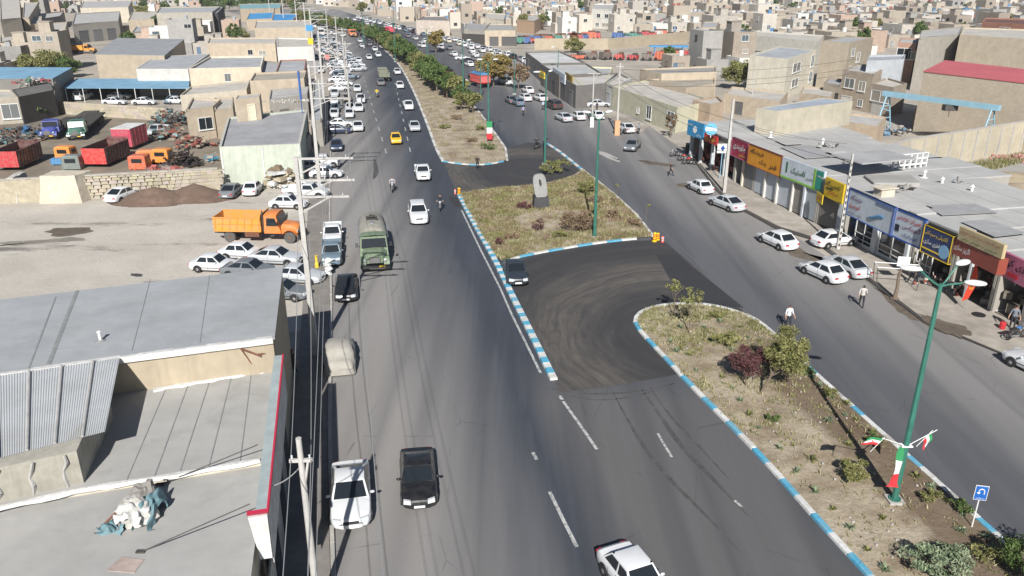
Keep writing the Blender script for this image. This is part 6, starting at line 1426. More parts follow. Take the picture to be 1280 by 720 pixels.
# red roofed warehouse and tall neighbours
tR, _ = building(Q(9.2, (1155, 87.5), (1345, 109), (1345, 92), (1182, 74)), 9.0, 'tall tan warehouse with a rose red metal roof', (.42, .355, .265), (.50, .10, .12), par=0, name='warehouse', cat='warehouse', rm=mat('rose_red_roof', (.55, .13, .14), .55, .08, 1), wm=blockwork('tan_brick_wall', (.50, .425, .325), (.42, .36, .28), .35, .14, .08))
RIGHT = [
    ((1200, 43), (1340, 53), (1330, 38), (1205, 34), 11, (.50, .43, .33), RF3, 'high blank tan wall building behind the rose red roof', [], []),
    ((1149, 47), (1199, 43), (1204, 33), (1152, 38), 10.5, (.33, .31, .27), RF1, 'grey concrete tower wall between gantry and red roof', [], []),
    ((1228, 27), (1296, 31), (1296, 24), (1232, 22), 12, (.36, .17, .12), (.14, .07, .06), 'brick red top floor house at the right edge', [(0, .45, 8.5, 2.6, 2.6)], []),
    ((937, 69), (985, 73.5), (1022, 62), (975, 57), 7.6, (.58, .545, .45), (.38, .40, .42), 'cream two storey house with lattice stair tower', [(1, .32, 4.5, 6, 1.8), (1, .32, 1.6, 5, 1.6), (1, .86, 4.4, 2.6, 2.4), (1, .86, 1.2, 2.6, 2.2)], []),
    ((1027, 51), (1062, 53), (1092, 47), (1058, 45), 9.5, (.36, .31, .24), RF2, 'tall brown brick block with a cream windowed side', [(1, .2, 6.5, 2, 1.6), (1, .45, 5, 2.4, 2), (1, .2, 3, 2, 1.6)], []),
    ((1054, 87), (1092, 92.5), (1108, 84), (1072, 79), 6.6, (.36, .305, .24), RF1, 'brown brick two storey house with white framed windows', [(0, .28, 3.6, 2.4, 1.7), (0, .70, 3.4, 1.6, 1.7), (0, .72, .8, 1.2, 1.2)], [(0, .25, 2.6, 2.2, (.6, .6, .58))]),
    ((1089, 104), (1117, 109), (1134, 104), (1108, 97), 5.0, (.35, .30, .24), RF3, 'brown house with a broad dark window left of the gantry', [(0, .5, 2.2, 4.6, 1.8)], [(0, .4, 2.4, 2, (.5, .48, .44))]),
    ((1084, 76), (1130, 74), (1132, 68), (1086, 69), 8.2, (.40, .42, .44), (.35, .37, .39), 'pale grey rooftop room with a white tank behind the brick house', [], []),
    ((1030, 103), (1050, 106), (1056, 99), (1036, 97), 4.5, (.34, .29, .23), RF2, 'low brown house with a wide dark garage opening', [], [(0, .5, 3.6, 3, (.05, .05, .05))]),  # shade of the garage opening put in as a near-black shutter panel
    ((1123, 53), (1146, 54), (1150, 48), (1126, 47), 8.5, (.40, .25, .19), RF1, 'house with a red brown loggia beside the grey tower wall', [(0, .4, 5, 3, 2.4), (0, .85, 5, 1.4, 1.8)], []),
    ((935, 43), (1022, 52), (1030, 44), (938, 38), 7, (.60, .57, .50), RF3, 'long cream canopy hall above the lattice house', [], [(0, .3, 9, 3, (.05, .05, .05)), (0, .7, 9, 3, (.06, .06, .06))]),
    ((827, 92), (896, 89.5), (894, 82), (800, 86), 5.6, TAN, (.31, .30, .28), 'tan block with an open corner left of the leafy tree', [], []),
    ((766, 108), (846, 134), (893, 126), (812, 99), 3.9, (.50, .48, .36), RF3, 'pale yellow corner building with windows along the side street', [(0, .45, .9, .9, 1.0), (0, .62, .6, 1.8, 2.2), (0, .93, 1.0, 2.4, 2.0)], []),
    ((812, 99), (858, 110), (894, 104), (893, 94), 4.6, TAN, (.37, .33, .27), 'tan flat block behind the pale yellow corner building', [], []),
    ((1045, 150), (1098, 158), (1108, 146), (1052, 140), 3.6, (.48, .38, .28), RF1, 'low tan house between the rooftop store and the gantry', [], []),
    ((1000, 116), (1040, 121), (1046, 110), (1004, 108), 3.4, TAN2, RF3, 'low brown walled house below the lattice stair house', [(0, .5, 1.2, 1.6, 1.2)], []),
    ((905, 117), (975, 127), (985, 115), (915, 108), 3.2, TAN, RF3, 'long low tan yard building right of the leafy tree', [], [(0, .3, 1.6, 2.2, (.12, .12, .12))]),
    ((866, 125), (888, 130), (905, 127), (896, 120), 4.2, (.40, .31, .23), RF3, 'small brick kiosk between corner building and blue sign', [], []),
    ((728, 107), (757, 104.5), (766, 84), (700, 82), 3.9, (.58, .56, .38), RF2, 'building with a light yellow end wall beside the parked cars', [], []),
    ((757, 104), (766, 107), (790, 99), (775, 92), 4, (.45, .45, .42), RF3, 'grey passage building between yellow wall and corner house', [], [(0, .5, 1.6, 2.6, (.4, .42, .44))]),
    ((657, 65), (676, 79), (732, 78), (700, 64), 4.0, (.16, .15, .14), (.55, .55, .54), 'dark fronted shops with pale metal roof, farthest of three beyond the yellow wall', [], [(0, .2, 3, 2.8, (.2, .2, .2)), (0, .7, 3, 2.8, (.1, .1, .1))]),
    ((676, 80), (699, 94), (752, 91), (733, 79), 4.4, (.14, .13, .12), (.46, .46, .45), 'dark fronted shops with grey roof, middle of three beyond the yellow wall', [], [(0, .3, 3, 2.8, (.25, .25, .25)), (0, .75, 3, 2.8, (.08, .08, .08))]),
    ((699, 95), (720, 107), (757, 104), (772, 91), 4.1, (.15, .14, .13), (.50, .48, .45), 'dark fronted shops with patched roof, nearest of three beyond the yellow wall', [], [(0, .3, 3, 2.8, (.1, .1, .1)), (0, .75, 2.6, 2.8, (.22, .22, .22))]),
    ((870, 45), (932, 50), (934, 38), (876, 34), 6, CON, RF1, 'grey concrete house beside the dark machine yard', [], [(0, .3, 3, 3, (.1, .1, .1))]),
    ((876, 34), (895, 34), (899, 27), (880, 27), 8, TAN2, RF2, 'brown brick tower house next to the machine yard', [], []),
    ((740, 11), (765, 12), (768, 5), (743, 5), 8, (.60, .58, .53), RF1, 'white two storey house with small dark windows far behind the scrap yard', [(0, .35, 4.5, 2, 1.6), (0, .75, 4.5, 2, 1.6), (0, .3, 1, 2, 1.4), (0, .7, 1, 4, 1.4)], []),
    ((726, 25), (738, 25), (740, 20), (728, 20), 4.5, (.62, .50, .36), RF1, 'small peach coloured house with one window behind the scrap yard', [(0, .6, 1.5, 2, 1.5)], []),
    ((646, 24), (668, 26), (680, 20), (650, 18), 5, (.44, .31, .21), RF1, 'orange brick house left of the scrap yard', [], []),
    ((580, 36), (606, 37), (612, 30), (582, 29), 5, CON, (.33, .33, .33), 'open hall with grey roof behind the round roadside tree, left of two', [], [(0, .5, 10, 3.4, (.06, .055, .05))]),  # open front is a near-black shutter coloured as the shade inside
    ((606, 38), (644, 38), (640, 30), (610, 30), 5, TAN, (.36, .36, .34), 'open hall with grey roof behind the round roadside tree, right of two', [], [(0, .3, 3, 3, (.08, .08, .08)), (0, .8, 5, 3, (.06, .06, .06))]),  # both open bays are near-black shutters, the inner shade put into their colour
    ((606, 22), (630, 24), (632, 17), (608, 16), 6.5, (.60, .54, .44), RF3, 'cream house with two windows above the open halls', [(0, .3, 3.2, 1.8, 1.5), (0, .8, 3.2, 1.8, 1.5)], []),
    ((520, 25), (562, 26), (556, 20), (530, 20), 5.5, (.52, .45, .38), (.24, .22, .21), 'house with dark hipped roof behind the brown leaved tree', [], []),
]
for a, b, c, d, z, wc, rc_, l, wi, sh in RIGHT:
    building(Q(z, a, b, c, d), z, l, wc, rc_, wins=wi, shut=sh)
for lab, A, B, z0, z1, m in (('yellow and black hanging sign on the distant shop row', (674, 88), (680, 91), 3.4, 4.6, S_ye), ('long blue white board over the distant shop row', (691, 84), (706, 93.5), 3.2, 5.0, S_wh), ('ochre board next to the long blue white board', (706.5, 90), (715, 96), 2.6, 5.0, sm('ochre', (.30, .20, .03)))):
    signboard(lab, sp(A, z1), sp(B, z1), z0, z1, m, None, [(T('پنچرگیری'), 0, 0, .7, .4, K_ if m is not S_wh else Bt)])
# machine yards behind: red and green containers, farm machines
def yard_row(u0, v0, u1, v1, n, z, cols, lab, seed):
    r = random.Random(seed)
    for k in range(n):
        u, v = u0 + (u1 - u0) * k / max(1, n - 1), v0 + (v1 - v0) * k / max(1, n - 1); c, cn = r.choice(cols)
        x, y = G(u, v); w_, d_, h = r.uniform(2.5, 6), r.uniform(2.2, 4), r.uniform(.7, 2.4)
        t = thing('machine', '%s %s' % (cn, lab[k % len(lab)]), 'machine', (x, y, 0), r.uniform(-.5, .5), 'machines in the back yards')
        mb = MB(); mb.box((0, 0, h / 2 + .35), (w_, d_, h), 0, 0, r.uniform(.75, 1)); inst('body', mb.mesh('body', M['tpaint']), t, color=c)
        mb = MB(); 
        for i in range(3): mb.box((-w_ * .3 + i * w_ * .3, -d_ / 2 - .03, h / 2 + .4), (.12, .08, h * .8))
        mb.box((w_ * .2, 0, h + .6), (w_ * .4, d_ * .5, .5)); inst('frame', mb.mesh('frame', M['rust'] if r.random() < .5 else M['darkmetal']), t)
        for s in (-1, 1): mb = MB(); mb.lathe([(.45, -.15), (.45, .15)], 10, 0, (s * w_ * .3, -d_ / 2 - .1, .45), 'y'); inst('wheel', mb.mesh('wheel', M['black']), t)
RDs = [((.15, .13, .12), 'dark grey'), ((.5, .03, .03), 'red'), ((.55, .10, .04), 'orange red'), ((.45, .04, .06), 'crimson'), ((.04, .25, .20), 'green'), ((.5, .48, .45), 'pale'), ((.03, .12, .35), 'blue')]
yard_row(648, 55, 742, 49, 15, 0, RDs, ['machine in the long scrap yard behind the distant shops'], 5)
yard_row(772, 49, 850, 46, 11, 0, RDs, ['machine at the right part of the long scrap yard'], 6)
yard_row(722, 74, 860, 76, 9, 0, RDs[:3] + [((.3, .28, .25), 'grey'), ((.12, .1, .09), 'dark')], ['low trailer part in the yard above the metal roofs'], 7)
yard_row(862, 74, 892, 72, 4, 0, [RDs[0], RDs[1], RDs[3]], ['farm machine in the dark yard behind the leafy tree'], 8)
sheet('dark_yard', PX([(862, 80), (905, 84), (940, 72), (925, 60), (860, 62)]), .02, mat('oily_yard', (.07, .058, .05), .95, .3, .8))
wall('yard_back_wall', 'long tan wall below the scrap yard of red machines', [G(668, 62), G(760, 62), G(860, 52)], 3.4, .4, M['browns'] if 0 else mat('tan_wall_plain', (.40, .34, .25), .95, .12, .8))
mb = MB(); mb.prism([(-5.5, -1.5), (5.5, -1.5), (5.5, 1.5), (-5.5, 1.5)], 2.6, 2.9); mb.box((-4, 0, 1.3), (.2, 2.4, 2.6)); mb.box((4, 0, 1.3), (.2, 2.4, 2.6)); setp(mb.obj('tarpaulin_shelter', mat('sky_blue_tarp', (.06, .30, .60), .6, .12, 1), loc=(*G(835, 70), 0), rz=-.1), 'bright blue tarpaulin shelter in the machine yard', 'shelter')
mb = MB(); mb.box((0, 0, 1.0), (2.4, 4.5, .1)); 
for s in (-1, 1): mb.box((s * 1.15, 0, 1.7), (.1, 4.5, 1.4))
mb.box((0, 2.2, 1.7), (2.3, .1, 1.4)); o = mb.obj('tipped_bed', M['rust'], loc=(*G(716, 52), 0)); o.rotation_euler = (R(62), 0, .4); setp(o, 'brown truck bed tipped upright in the scrap yard', 'truck bed')
# gantry crane
GA, GB = Vector((56.4, 121.0, 0)), Vector((65.3, 108.8, 0)); gh = 5.6; d = (GB - GA).normalized(); n = Vector((-d.y, d.x, 0))
tg = thing('gantry_crane', 'light blue gantry crane between the brick houses and the red roofed warehouse', 'crane', GA)
CY = mat('light_blue_paint', (.27, .46, .56), .5, .1, 1)
mb = MB(); A_, B_ = d * -.8 + Vector((0, 0, gh)), (GB - GA) + d * .8 + Vector((0, 0, gh - .1)); q = n * .35
mb.hexa([A_ - q, B_ - q, B_ + q, A_ + q], [A_ - q + Vector((0, 0, .7)), B_ - q + Vector((0, 0, .7)), B_ + q + Vector((0, 0, .7)), A_ + q + Vector((0, 0, .7))]); inst('girder', mb.mesh('girder', CY), tg)
for base in (Vector((0, 0, 0)), GB - GA):
    for s in (-1, 1):
        foot = base + n * (s * 2.4); top = base + Vector((0, 0, gh)) + n * (s * .4)
        mb = MB(); mb.tube(foot, top, .13, .10, 6); inst('leg', mb.mesh('leg', CY), tg)
    for k in range(6):
        f = (k + .5) / 6; w_ = 2.4 * (1 - f) + .4 * f; mb = MB(); mb.tube(base + n * w_ + Vector((0, 0, gh * f)), base - n * w_ + Vector((0, 0, gh * min(1, f + (.12 if k % 2 else 0)))), .08, None, 5); inst('rung', mb.mesh('rung', CY), tg)
mb = MB(); c = (GB - GA) * .62 + Vector((0, 0, gh - .5)); mb.box(c, (1.8, 1.0, .8)); mb.tube(c, c - Vector((0, 0, 1.3)), .05); inst('hoist', mb.mesh('hoist', M['darkmetal']), tg)
setp(MB().box((0, 0, 1.6), (3.4, .3, 3.2)).obj('steel_gate', mat('orange_brown_gate', (.30, .12, .04), .7, .3, 2), loc=(*G(1152, 160), 0), rz=.3), 'orange brown sheet gate beyond the gantry crane', 'gate')
junk('clutter of blue and grey parts under the gantry crane', 1110, 168, 9, 5, 90, 21, [(.15, .25, .35), (.1, .09, .08), (.35, .33, .3)], 1.6)
junk('piles of pink bricks in the compound at the right edge', 1272, 176 + 24, 10, 4, 160, 22, [(.50, .20, .18), (.44, .28, .22)], .7, name='brick_pile', cat='brick pile', smin=.2, smax=.45, tubes=0)

# ------------------------------------------------------------------ the town behind
def corridor(y):
    """x range of the road and its parked cars at distance y"""
    def ix(P):
        P = sorted(P, key=lambda p: p[1])
        for (x0, y0), (x1, y1) in zip(P, P[1:]):
            if y0 <= y <= y1: return x0 + (x1 - x0) * (y - y0) / (y1 - y0)
        return P[-1][0] - (y - P[-1][1]) * .55 if y > P[-1][1] else P[0][0]
    l = ix(E_L[8:]) - 6; r_ = ix([p for p in E_R if p[1] > 90]) + 8
    return l, r_
occupied = []
for o in col.objects:
    if o.parent is None and o.get('category') in ('building', 'warehouse', 'shop') and o.location.y > 60:
        rr = 0
        for c in o.children:
            if c.data and c.name.startswith('wall'):
                xs = [v.co.x for v in c.data.vertices]; ys = [v.co.y for v in c.data.vertices]
                if len(xs): occupied.append((o.location.x + min(xs) - 1, o.location.x + max(xs) + 1, o.location.y + min(ys) - 1, o.location.y + max(ys) + 1))
open_px = [[(640, 62), (870, 52), (868, 40), (640, 45)], [(690, 82), (860, 80), (940, 74), (945, 56), (700, 62)], [(1120, 60), (1400, 60), (1400, 300), (1030, 150)],
           [(-400, 135), (-400, 230), (300, 260), (280, 135), (240, 118), (70, 112)], [(0, 80), (0, 60), (80, 55), (150, 64), (150, 90), (60, 80)], [(95, 72), (150, 70), (150, 50), (90, 52)], [(225, 130), (430, 100), (400, 300), (200, 300)], [(236, 46), (300, 46), (330, 30), (270, 22)], [(610, 150), (960, 190), (900, 100), (800, 92), (690, 60), (600, 60)]]
open_w = [[G(*p) for p in q] for q in open_px]
def pin(poly, x, y):
    c = False; j = len(poly) - 1
    for i in range(len(poly)):
        xi, yi = poly[i]; xj, yj = poly[j]
        if (yi > y) != (yj > y) and x < (xj - xi) * (y - yi) / (yj - yi) + xi: c = not c
        j = i
    return c
rt = random.Random(42); cand = []
ua, va = Vector((math.cos(RA), math.sin(RA))), Vector((-math.sin(RA), math.cos(RA)))
j = -10
while j < 118:
    i = -105; roww = 10.5
    while i < 150:
        w_ = rt.uniform(4.6, 9); 
        p = ua * (i * 8.0 + rt.uniform(-.8, .8)) + va * (j * 9.6 + (3.5 if j % 2 else 0) + rt.uniform(-.8, .8)); x, y = p.x, p.y
        hz = .66 * y + 25
        if 105 < y < 960 and abs(x) < hz:
            l, r_ = corridor(y); dpt = rt.uniform(6.5, 10)
            if not (l - 6 < x < r_ + 6) and rt.random() > .07:
                m_ = max(w_, dpt) * .5 + .5
                if not any(a - m_ < x < b + m_ and c - m_ < y < d_ + m_ for a, b, c, d_ in occupied) and not any(pin(q, x + ox, y + oy) for q in open_w for ox, oy in ((0, 0), (5, 0), (-5, 0), (0, 5), (0, -5))):
                    cand.append((y, x, w_, dpt, rt.random(), rt.random(), rt.random(), rt.random()))
        i += 1
    j += 1
cand.sort()
WCOL = [((.44, .37, .28), 'tan brick'), ((.36, .295, .225), 'brown brick'), ((.56, .50, .41), 'cream'), ((.68, .66, .61), 'whitish'), ((.35, .335, .31), 'grey concrete'), ((.47, .33, .24), 'orange brick'), ((.48, .435, .365), 'pale render')]
WW = [.26, .46, .62, .72, .84, .92, 1.01]
RCOL = [((.45, .42, .37), 'dusty'), ((.37, .37, .36), 'grey'), ((.28, .28, .28), 'dark felt'), ((.58, .56, .52), 'pale'), ((.12, .30, .48), 'blue metal'), ((.38, .40, .42), 'metal')]
RW = [.40, .62, .78, .93, .95, 1.01]
def pick(c, w_, r): return next(c[i] for i in range(len(c)) if r <= w_[i])
tank = MB(); tank.lathe([(.45, 0), (.5, .1), (.5, 1.0), (.3, 1.2)], 8); TANK = tank.mesh('water_tank', M['door'])
cool = MB(); cool.box((0, 0, .5), (1, 1, 1)); COOL = cool.mesh('air_cooler', M['metal'])
sbm = MB(); sbm.box((0, 0, 1.2), (2.6, 3.0, 2.4)); sbm.box((0, 0, 2.45), (2.9, 3.3, .12)); STB = sbm.mesh('stair_room', M['wall'])
far_v, far_f, far_m, far_c = [], [], [], []
class Far:
    def __init__(s): s.mb = MB(); s.c = []
    def box(s, c, d, colr, rz=0, mi=0): n0 = len(s.mb.f); s.mb.box(c, d, mi, rz); s.c += [colr] * (len(s.mb.f) - n0)
FB = Far(); nthing = 0; SEEN = {}
for (y, x, w_, dpt, r1, r2, r3, r4) in cand:
    wc, wn_ = pick(WCOL, WW, r1); rc_, rn_ = pick(RCOL, RW, r2); st = 1 if r3 < (.92 if y < 190 else .68) else (2 if r3 < .96 else 3); z = st * 2.9 + .3 + r4 * .9
    jit = 1 + (r4 - .5) * .25; av_ = sum(wc) / 3; wc = tuple((c * .78 + av_ * .22) * jit * .95 for c in wc); ang = RA + (r4 - .5) * .08
    if nthing < 255:
        nthing += 1
        cs = [rot(sx * w_ / 2, sy * dpt / 2, ang) for sx, sy in ((-1, -1), (1, -1), (1, 1), (-1, 1))]; poly = [(x + a, y + b) for a, b in cs]
        wins = []; nw = max(1, int(w_ / 3.2))
        if r4 > .25:
            for f in range(st):
                for k in range(nw):
                    if rt.random() < .62: wins.append((0, (k + .5) / nw + rt.uniform(-.06, .06), 1.0 + f * 3.1 + rt.uniform(-.15, .3), rt.uniform(1.0, 2.2), rt.uniform(1.0, 1.6)))
            if r4 > .6: wins.append((1 if x < 0 else 3, .5, 1.0 + (st - 1) * 3.1, 1.4, 1.3))
        u_ = 640 + 990 * x / (y * CT + 22.9 * ST); where = 'left of the road' if x < corridor(y)[0] else ('behind the shops' if u_ < 900 else 'far right')
        t, lp = building(poly, z, '', wc, rc_, wins=wins, par=.4, group='houses of the town', frame=rt.choice(['white', 'dark']), name='house', cat='house', doors=[(0, .2, 1.1, 2.2, rt.choice([(.1, .1, .1), (.3, .3, .3), (.1, .16, .25), (.35, .2, .1)]))] if r3 < .5 else ())
        extra = 'nothing on it'; q = rt.random()
        if q < (.1 if y < 190 else .35): inst('stair_room', STB, t, (rt.uniform(-1, 1) * w_ * .2, dpt * .2, z - .35), ang, None, wc); extra = 'stair room on top'
        elif q < .55: inst('water_tank', TANK, t, (w_ * .25, -dpt * .1, z - .35), 0, (1.3, 1.3, 1.2), rt.choice([(.1, .25, .45), (.6, .6, .58), (.35, .36, .38)])); extra = 'water tank on top'
        elif q < .75: inst('air_cooler', COOL, t, (-w_ * .2, 0, z - .35), ang, (1.2, 1.2, 1.1)); extra = 'air cooler on top'
        lab = '%s %s house, %s roof, %s, %s' % (['one storey', 'two storey', 'three storey'][st - 1], wn_, rn_, extra, where)
        t['label'] = lab; SEEN[lab] = SEEN.get(lab, 0) + 1
    else:
        FB.box((x, y, z / 2), (w_, dpt, z), wc, ang)
        FB.box((x, y, z + .02), (w_ - .5, dpt - .5, .06), rc_, ang)
        if y < 700:
            for f in range(st):
                for k in range(2 if w_ > 7 else 1):
                    if rt.random() < .6: dx, dy = rot((k - .5) * w_ * .45 if w_ > 7 else 0, -dpt / 2 - .02, ang); FB.box((x + dx, y + dy, 1.7 + f * 3.1), (1.5, .1, 1.3), (.04, .04, .045), ang)
        for k in range(rt.randrange(1, 5)):
            q_ = rt.uniform(.5, 1.8); dx, dy = rot(rt.uniform(-.42, .42) * w_, rt.uniform(-.42, .42) * dpt, ang); FB.box((x + dx, y + dy, z + q_ * .3), (q_, q_ * .8, q_ * .6), rt.choice([(.5, .5, .49), (.2, .18, .16), (.38, .30, .22), (.1, .22, .36), (.62, .6, .57), (.3, .1, .07)]), ang + rt.random())
        if rt.random() < .5: dx, dy = rot(w_ / 2 + 1.2, -dpt * .3, ang); FB.box((x + dx, y + dy, 1.3), (2.4, .2, 2.6), wc, ang); FB.box((x + dx * 1.01, y + dy - .15, 1.0), (1.2, .1, 2.0), (.12, .12, .13), ang)
        if y < 620 and rt.random() < .5: dx, dy = rot((1 if x < 0 else -1) * (w_ / 2 + .02), 0, ang); FB.box((x + dx, y + dy, 1.7), (.1, 1.4, 1.3), (.05, .05, .055), ang)
        if rt.random() < .45: dx, dy = rot(rt.uniform(-.2, .2) * w_, .15 * dpt, ang); FB.box((x + dx, y + dy, z + 1.1), (2.6, 3, 2.2), wc, ang)
        if rt.random() < .35: dx, dy = rot(rt.uniform(-.3, .3) * w_, -.2 * dpt, ang); FB.box((x + dx, y + dy, z + .5), (1.3, 1.3, 1.0), rt.choice([(.5, .5, .5), (.1, .25, .45), (.35, .35, .36)]), ang)
fm = FB.mb.mesh('far_town', NT('far_town_walls').m)
ca = fm.color_attributes.new('wall_colour', 'FLOAT_COLOR', 'CORNER'); arr = np.ones((len(fm.loops), 4), dtype=np.float32); k = 0
for p_, c_ in zip(fm.polygons, FB.c): arr[p_.loop_start:p_.loop_start + p_.loop_total, :3] = c_
ca.data.foreach_set('color', arr.ravel())
fmat = fm.materials[0]; nt = fmat.node_tree; at_ = nt.nodes.new('ShaderNodeVertexColor'); at_.layer_name = 'wall_colour'; nt.links.new(at_.outputs[0], nt.nodes['Principled BSDF'].inputs['Base Color']); nt.nodes['Principled BSDF'].inputs['Roughness'].default_value = .9
setp(inst('far_town', fm), 'mass of small flat roofed houses filling the distance', 'town', kind='stuff')
print('houses', nthing, 'far', len(cand) - nthing)
# ------------------------------------------------------------------ poles, lamps, wires
def pole_mesh(h, r0, r1, n=4, m='concrete'):
    mb = MB(); mb.lathe([(r0, 0), (r1, h)], n); return mb
def utility_pole(label, x, y, h, arms=(), r0=.24, r1=.13, arm_dir=0.0, n=4, name='utility_pole'):
    t = thing(name, label, 'utility pole', (x, y, 0), arm_dir); mb = MB(); mb.lathe([(r0, 0), (r1, h)], n); 
    if n == 4:
        for i, v in enumerate(mb.v): a, b = rot(v[0], v[1], math.pi / 4); mb.v[i] = (a, b, v[2])
    inst('pole', mb.mesh('pole', M['concrete']), t)
    for (z, x0, x1) in arms:
        mb = MB(); mb.box(((x0 + x1) / 2, 0, z), (x1 - x0, .10, .12)); inst('crossarm', mb.mesh('crossarm', M['concrete']), t)
        mb = MB(); mb.tube((x1 * .62, 0, z), (.05, 0, z - .95), .055, None, 5); inst('brace', mb.mesh('brace', M['concrete']), t)
        for k in range(3): mb = MB(); px = x0 + (x1 - x0) * (.12 + .38 * k); mb.lathe([(.03, 0), (.055, .05), (.03, .09), (.05, .13), (.02, .17)], 7, 0, (px, 0, z + .06)); inst('insulator', mb.mesh('insulator', M['metal']), t)
    return t
ARM = R(4)
utility_pole('thick concrete pole with three crossarms beside the big flat roof', -12.58, 45.6, 12.9, [(12.8, -.2, 3.3), (11.5, -.2, 3.3), (10.5, -.2, 2.9)], .27, .15, ARM)
utility_pole('tall concrete pole with three crossarms above the parked rows', -22.0, 88.5, 13.6, [(13.4, -.2, 3.6), (11.6, -.2, 3.6), (10.0, -.2, 4.0)], .30, .16, ARM)
utility_pole('slim concrete pole between the two crossarm poles', -26.9, 113, 9.0, [], .18, .10)
utility_pole('round concrete pole at the bottom beside the left footpath', -7.35, 23.4, 8.0, [(7.1, -.4, .4)], .15, .10, ARM, 12)
PLN = [(-31.05, 132.9), (-41.5, 172), (-52, 215), (-65, 262), (-80, 310), (-99, 362), (-120, 415)]
for k, (x, y) in enumerate(PLN):
    utility_pole(['concrete pole behind the second crossarm pole', 'third concrete pole up the left road', 'fourth concrete pole up the left road', 'fifth concrete pole up the left road', 'sixth concrete pole up the left road', 'seventh concrete pole up the left road', 'farthest concrete pole up the left road'][k], x, y, 14.2, [(13.8, -.2, 3.4), (12.4, -.2, 3.4)], .30, .17, R(10))
for k, (x, y) in enumerate(((-28.3, 140), (-36, 176), (-47, 222), (-60, 270))):
    utility_pole(['slim pole among the parked cars, nearest of its line', 'slim pole among the parked cars, second of its line', 'slim pole among the parked cars, third of its line', 'slim pole among the parked cars, last of its line'][k], x, y, 12, [(11.6, -1, 1)], .2, .12, R(10), 8)
utility_pole('tall square concrete pole in front of the crimson sign', *G(905, 241), 10.3, [], .25, .14); utility_pole('concrete lattice pole in front of the white hatchbacks', *G(1047, 312), 8.6, [], .2, .1)
utility_pole('concrete pole with an orange notice box at the side street', *G(771, 168), 10.5, [(10, -.6, .6), (8.2, -.3, 1.6)], .22, .13); utility_pole('thin post pasted with notices beside the white saloon', *G(740, 158), 8.6, [(8.2, -1, 1)], .14, .1, 0, 8)
utility_pole('thin pole behind the shop roofs near the rooftop store', *G(938, 138), 7.5, [], .12, .08, 0, 8)
setp(MB().box((0, 0, 1.1), (.75, .6, 2.2)).obj('notice_box', flat('orange_notice', (.60, .33, .18), .7), loc=(*G(771, 169), 0)), 'orange box wrapped round the foot of the side street pole', 'box')
setp(MB().box((0, 0, .8), (.6, .5, 1.6)).obj('notice_box', M['kwhite'], loc=(*G(739.5, 159), 0)), 'pale poster wrap round the foot of the thin notice post', 'poster wrap')
# lattice look: dark openings on the near lattice pole
lp_ = [o for o in col.objects if o.get('label', '').startswith('concrete lattice pole')][0]
for k in range(14): mb = MB(); mb.box((0, 0, .5 + k * .55), (.13 - k * .004, .42 - k * .014, .22)); inst('opening', mb.mesh('opening', M['darkmetal']), lp_)
WIRE = flat('wire_black', (.03, .03, .03), .6); WIREL = flat('wire_aluminium', (.30, .30, .30), .5)
def wire(a, b, sag, label, r=.018, m=None, n=14, name='power_line'):
    a, b = Vector(a), Vector(b); pts = [a.lerp(b, i / n) - Vector((0, 0, sag * 4 * (i / n) * (1 - i / n))) for i in range(n + 1)]
    o = pts[0].copy(); mb = MB(); mb.path([p - o for p in pts], r, 5); return setp(inst(name, mb.mesh(name, m or WIREL), None, o), label, 'wire', 'overhead wires along the left road')
def armp(x, y, a, ax, z): q = rot(ax, 0, a); return (x + q[0], y + q[1], z)
prev = (-3.4, 1.5)
for i, (ax, z) in enumerate(((3.1, 12.9), (1.6, 12.9), (3.1, 11.6), (1.6, 11.6))):
    p0 = (-12.58, 45.6); p1 = (-22.0, 88.5); a_ = armp(*prev, ARM, ax, z - .8); b_ = armp(*p0, ARM, ax, z); c_ = armp(*p1, ARM, ax * 1.1, [13.5, 13.5, 11.7, 11.7, 10.1, 10.1][i]); d_ = armp(*PLN[0], R(10), ax, 13.9 if i < 3 else 12.5)
    for q, (s, e) in enumerate(((a_, b_), (b_, c_), (c_, d_))): wire(s, e, .9, 'overhead wire on the crossarm poles along the left road', .011)
    for k in range(4): wire(armp(*PLN[k], R(10), ax, 13.9 if i < 3 else 12.5), armp(*PLN[k + 1], R(10), ax, 13.9 if i < 3 else 12.5), .8, 'overhead wire on the crossarm poles along the left road', .02, n=8)
for dx, z in ((-.35, 7.15), (.35, 7.15)): wire((-7.35 + dx, 23.4, z), (-12.58 + dx, 45.6, 8.2), .5, 'service wire from the round pole towards the crossarm pole', .016); wire((-7.35 + dx, 23.4, z), (-2.2 + dx, 0, 8.2), .4, 'service wire from the round pole running out below', .016)
wire((-7.35, 23.4, 6.9), (-9.2, 23.6, 5.9), .35, 'thin cable drooping from the round pole to the sign box', .02, WIREL)
X0, Y0 = G(771, 168); X1, Y1 = G(905, 241)
for z in (9.6, 8.2, 7.4): wire((X0, Y0, z), (X0 + 40, Y0 + 12, z + .3), 1.0, 'black wire over the side street roofs', .025, WIRE); wire((X0, Y0, z), (X1, Y1, z - 1.5), .8, 'black wire between the side street pole and the tall square pole', .02, WIRE)
for k in range(4): wire((X1, Y1, 8.0), (X1 + 3 + k * 3.5, Y1 + 9 - k * 2.5, 5.2), .3, 'service cable fanning from the tall square pole to the roofs', .018, WIRE)
wire((X1, Y1, 8.2), (*G(1047, 312), 8.0), .7, 'black wire between tall square pole and lattice pole', .02, WIRE)
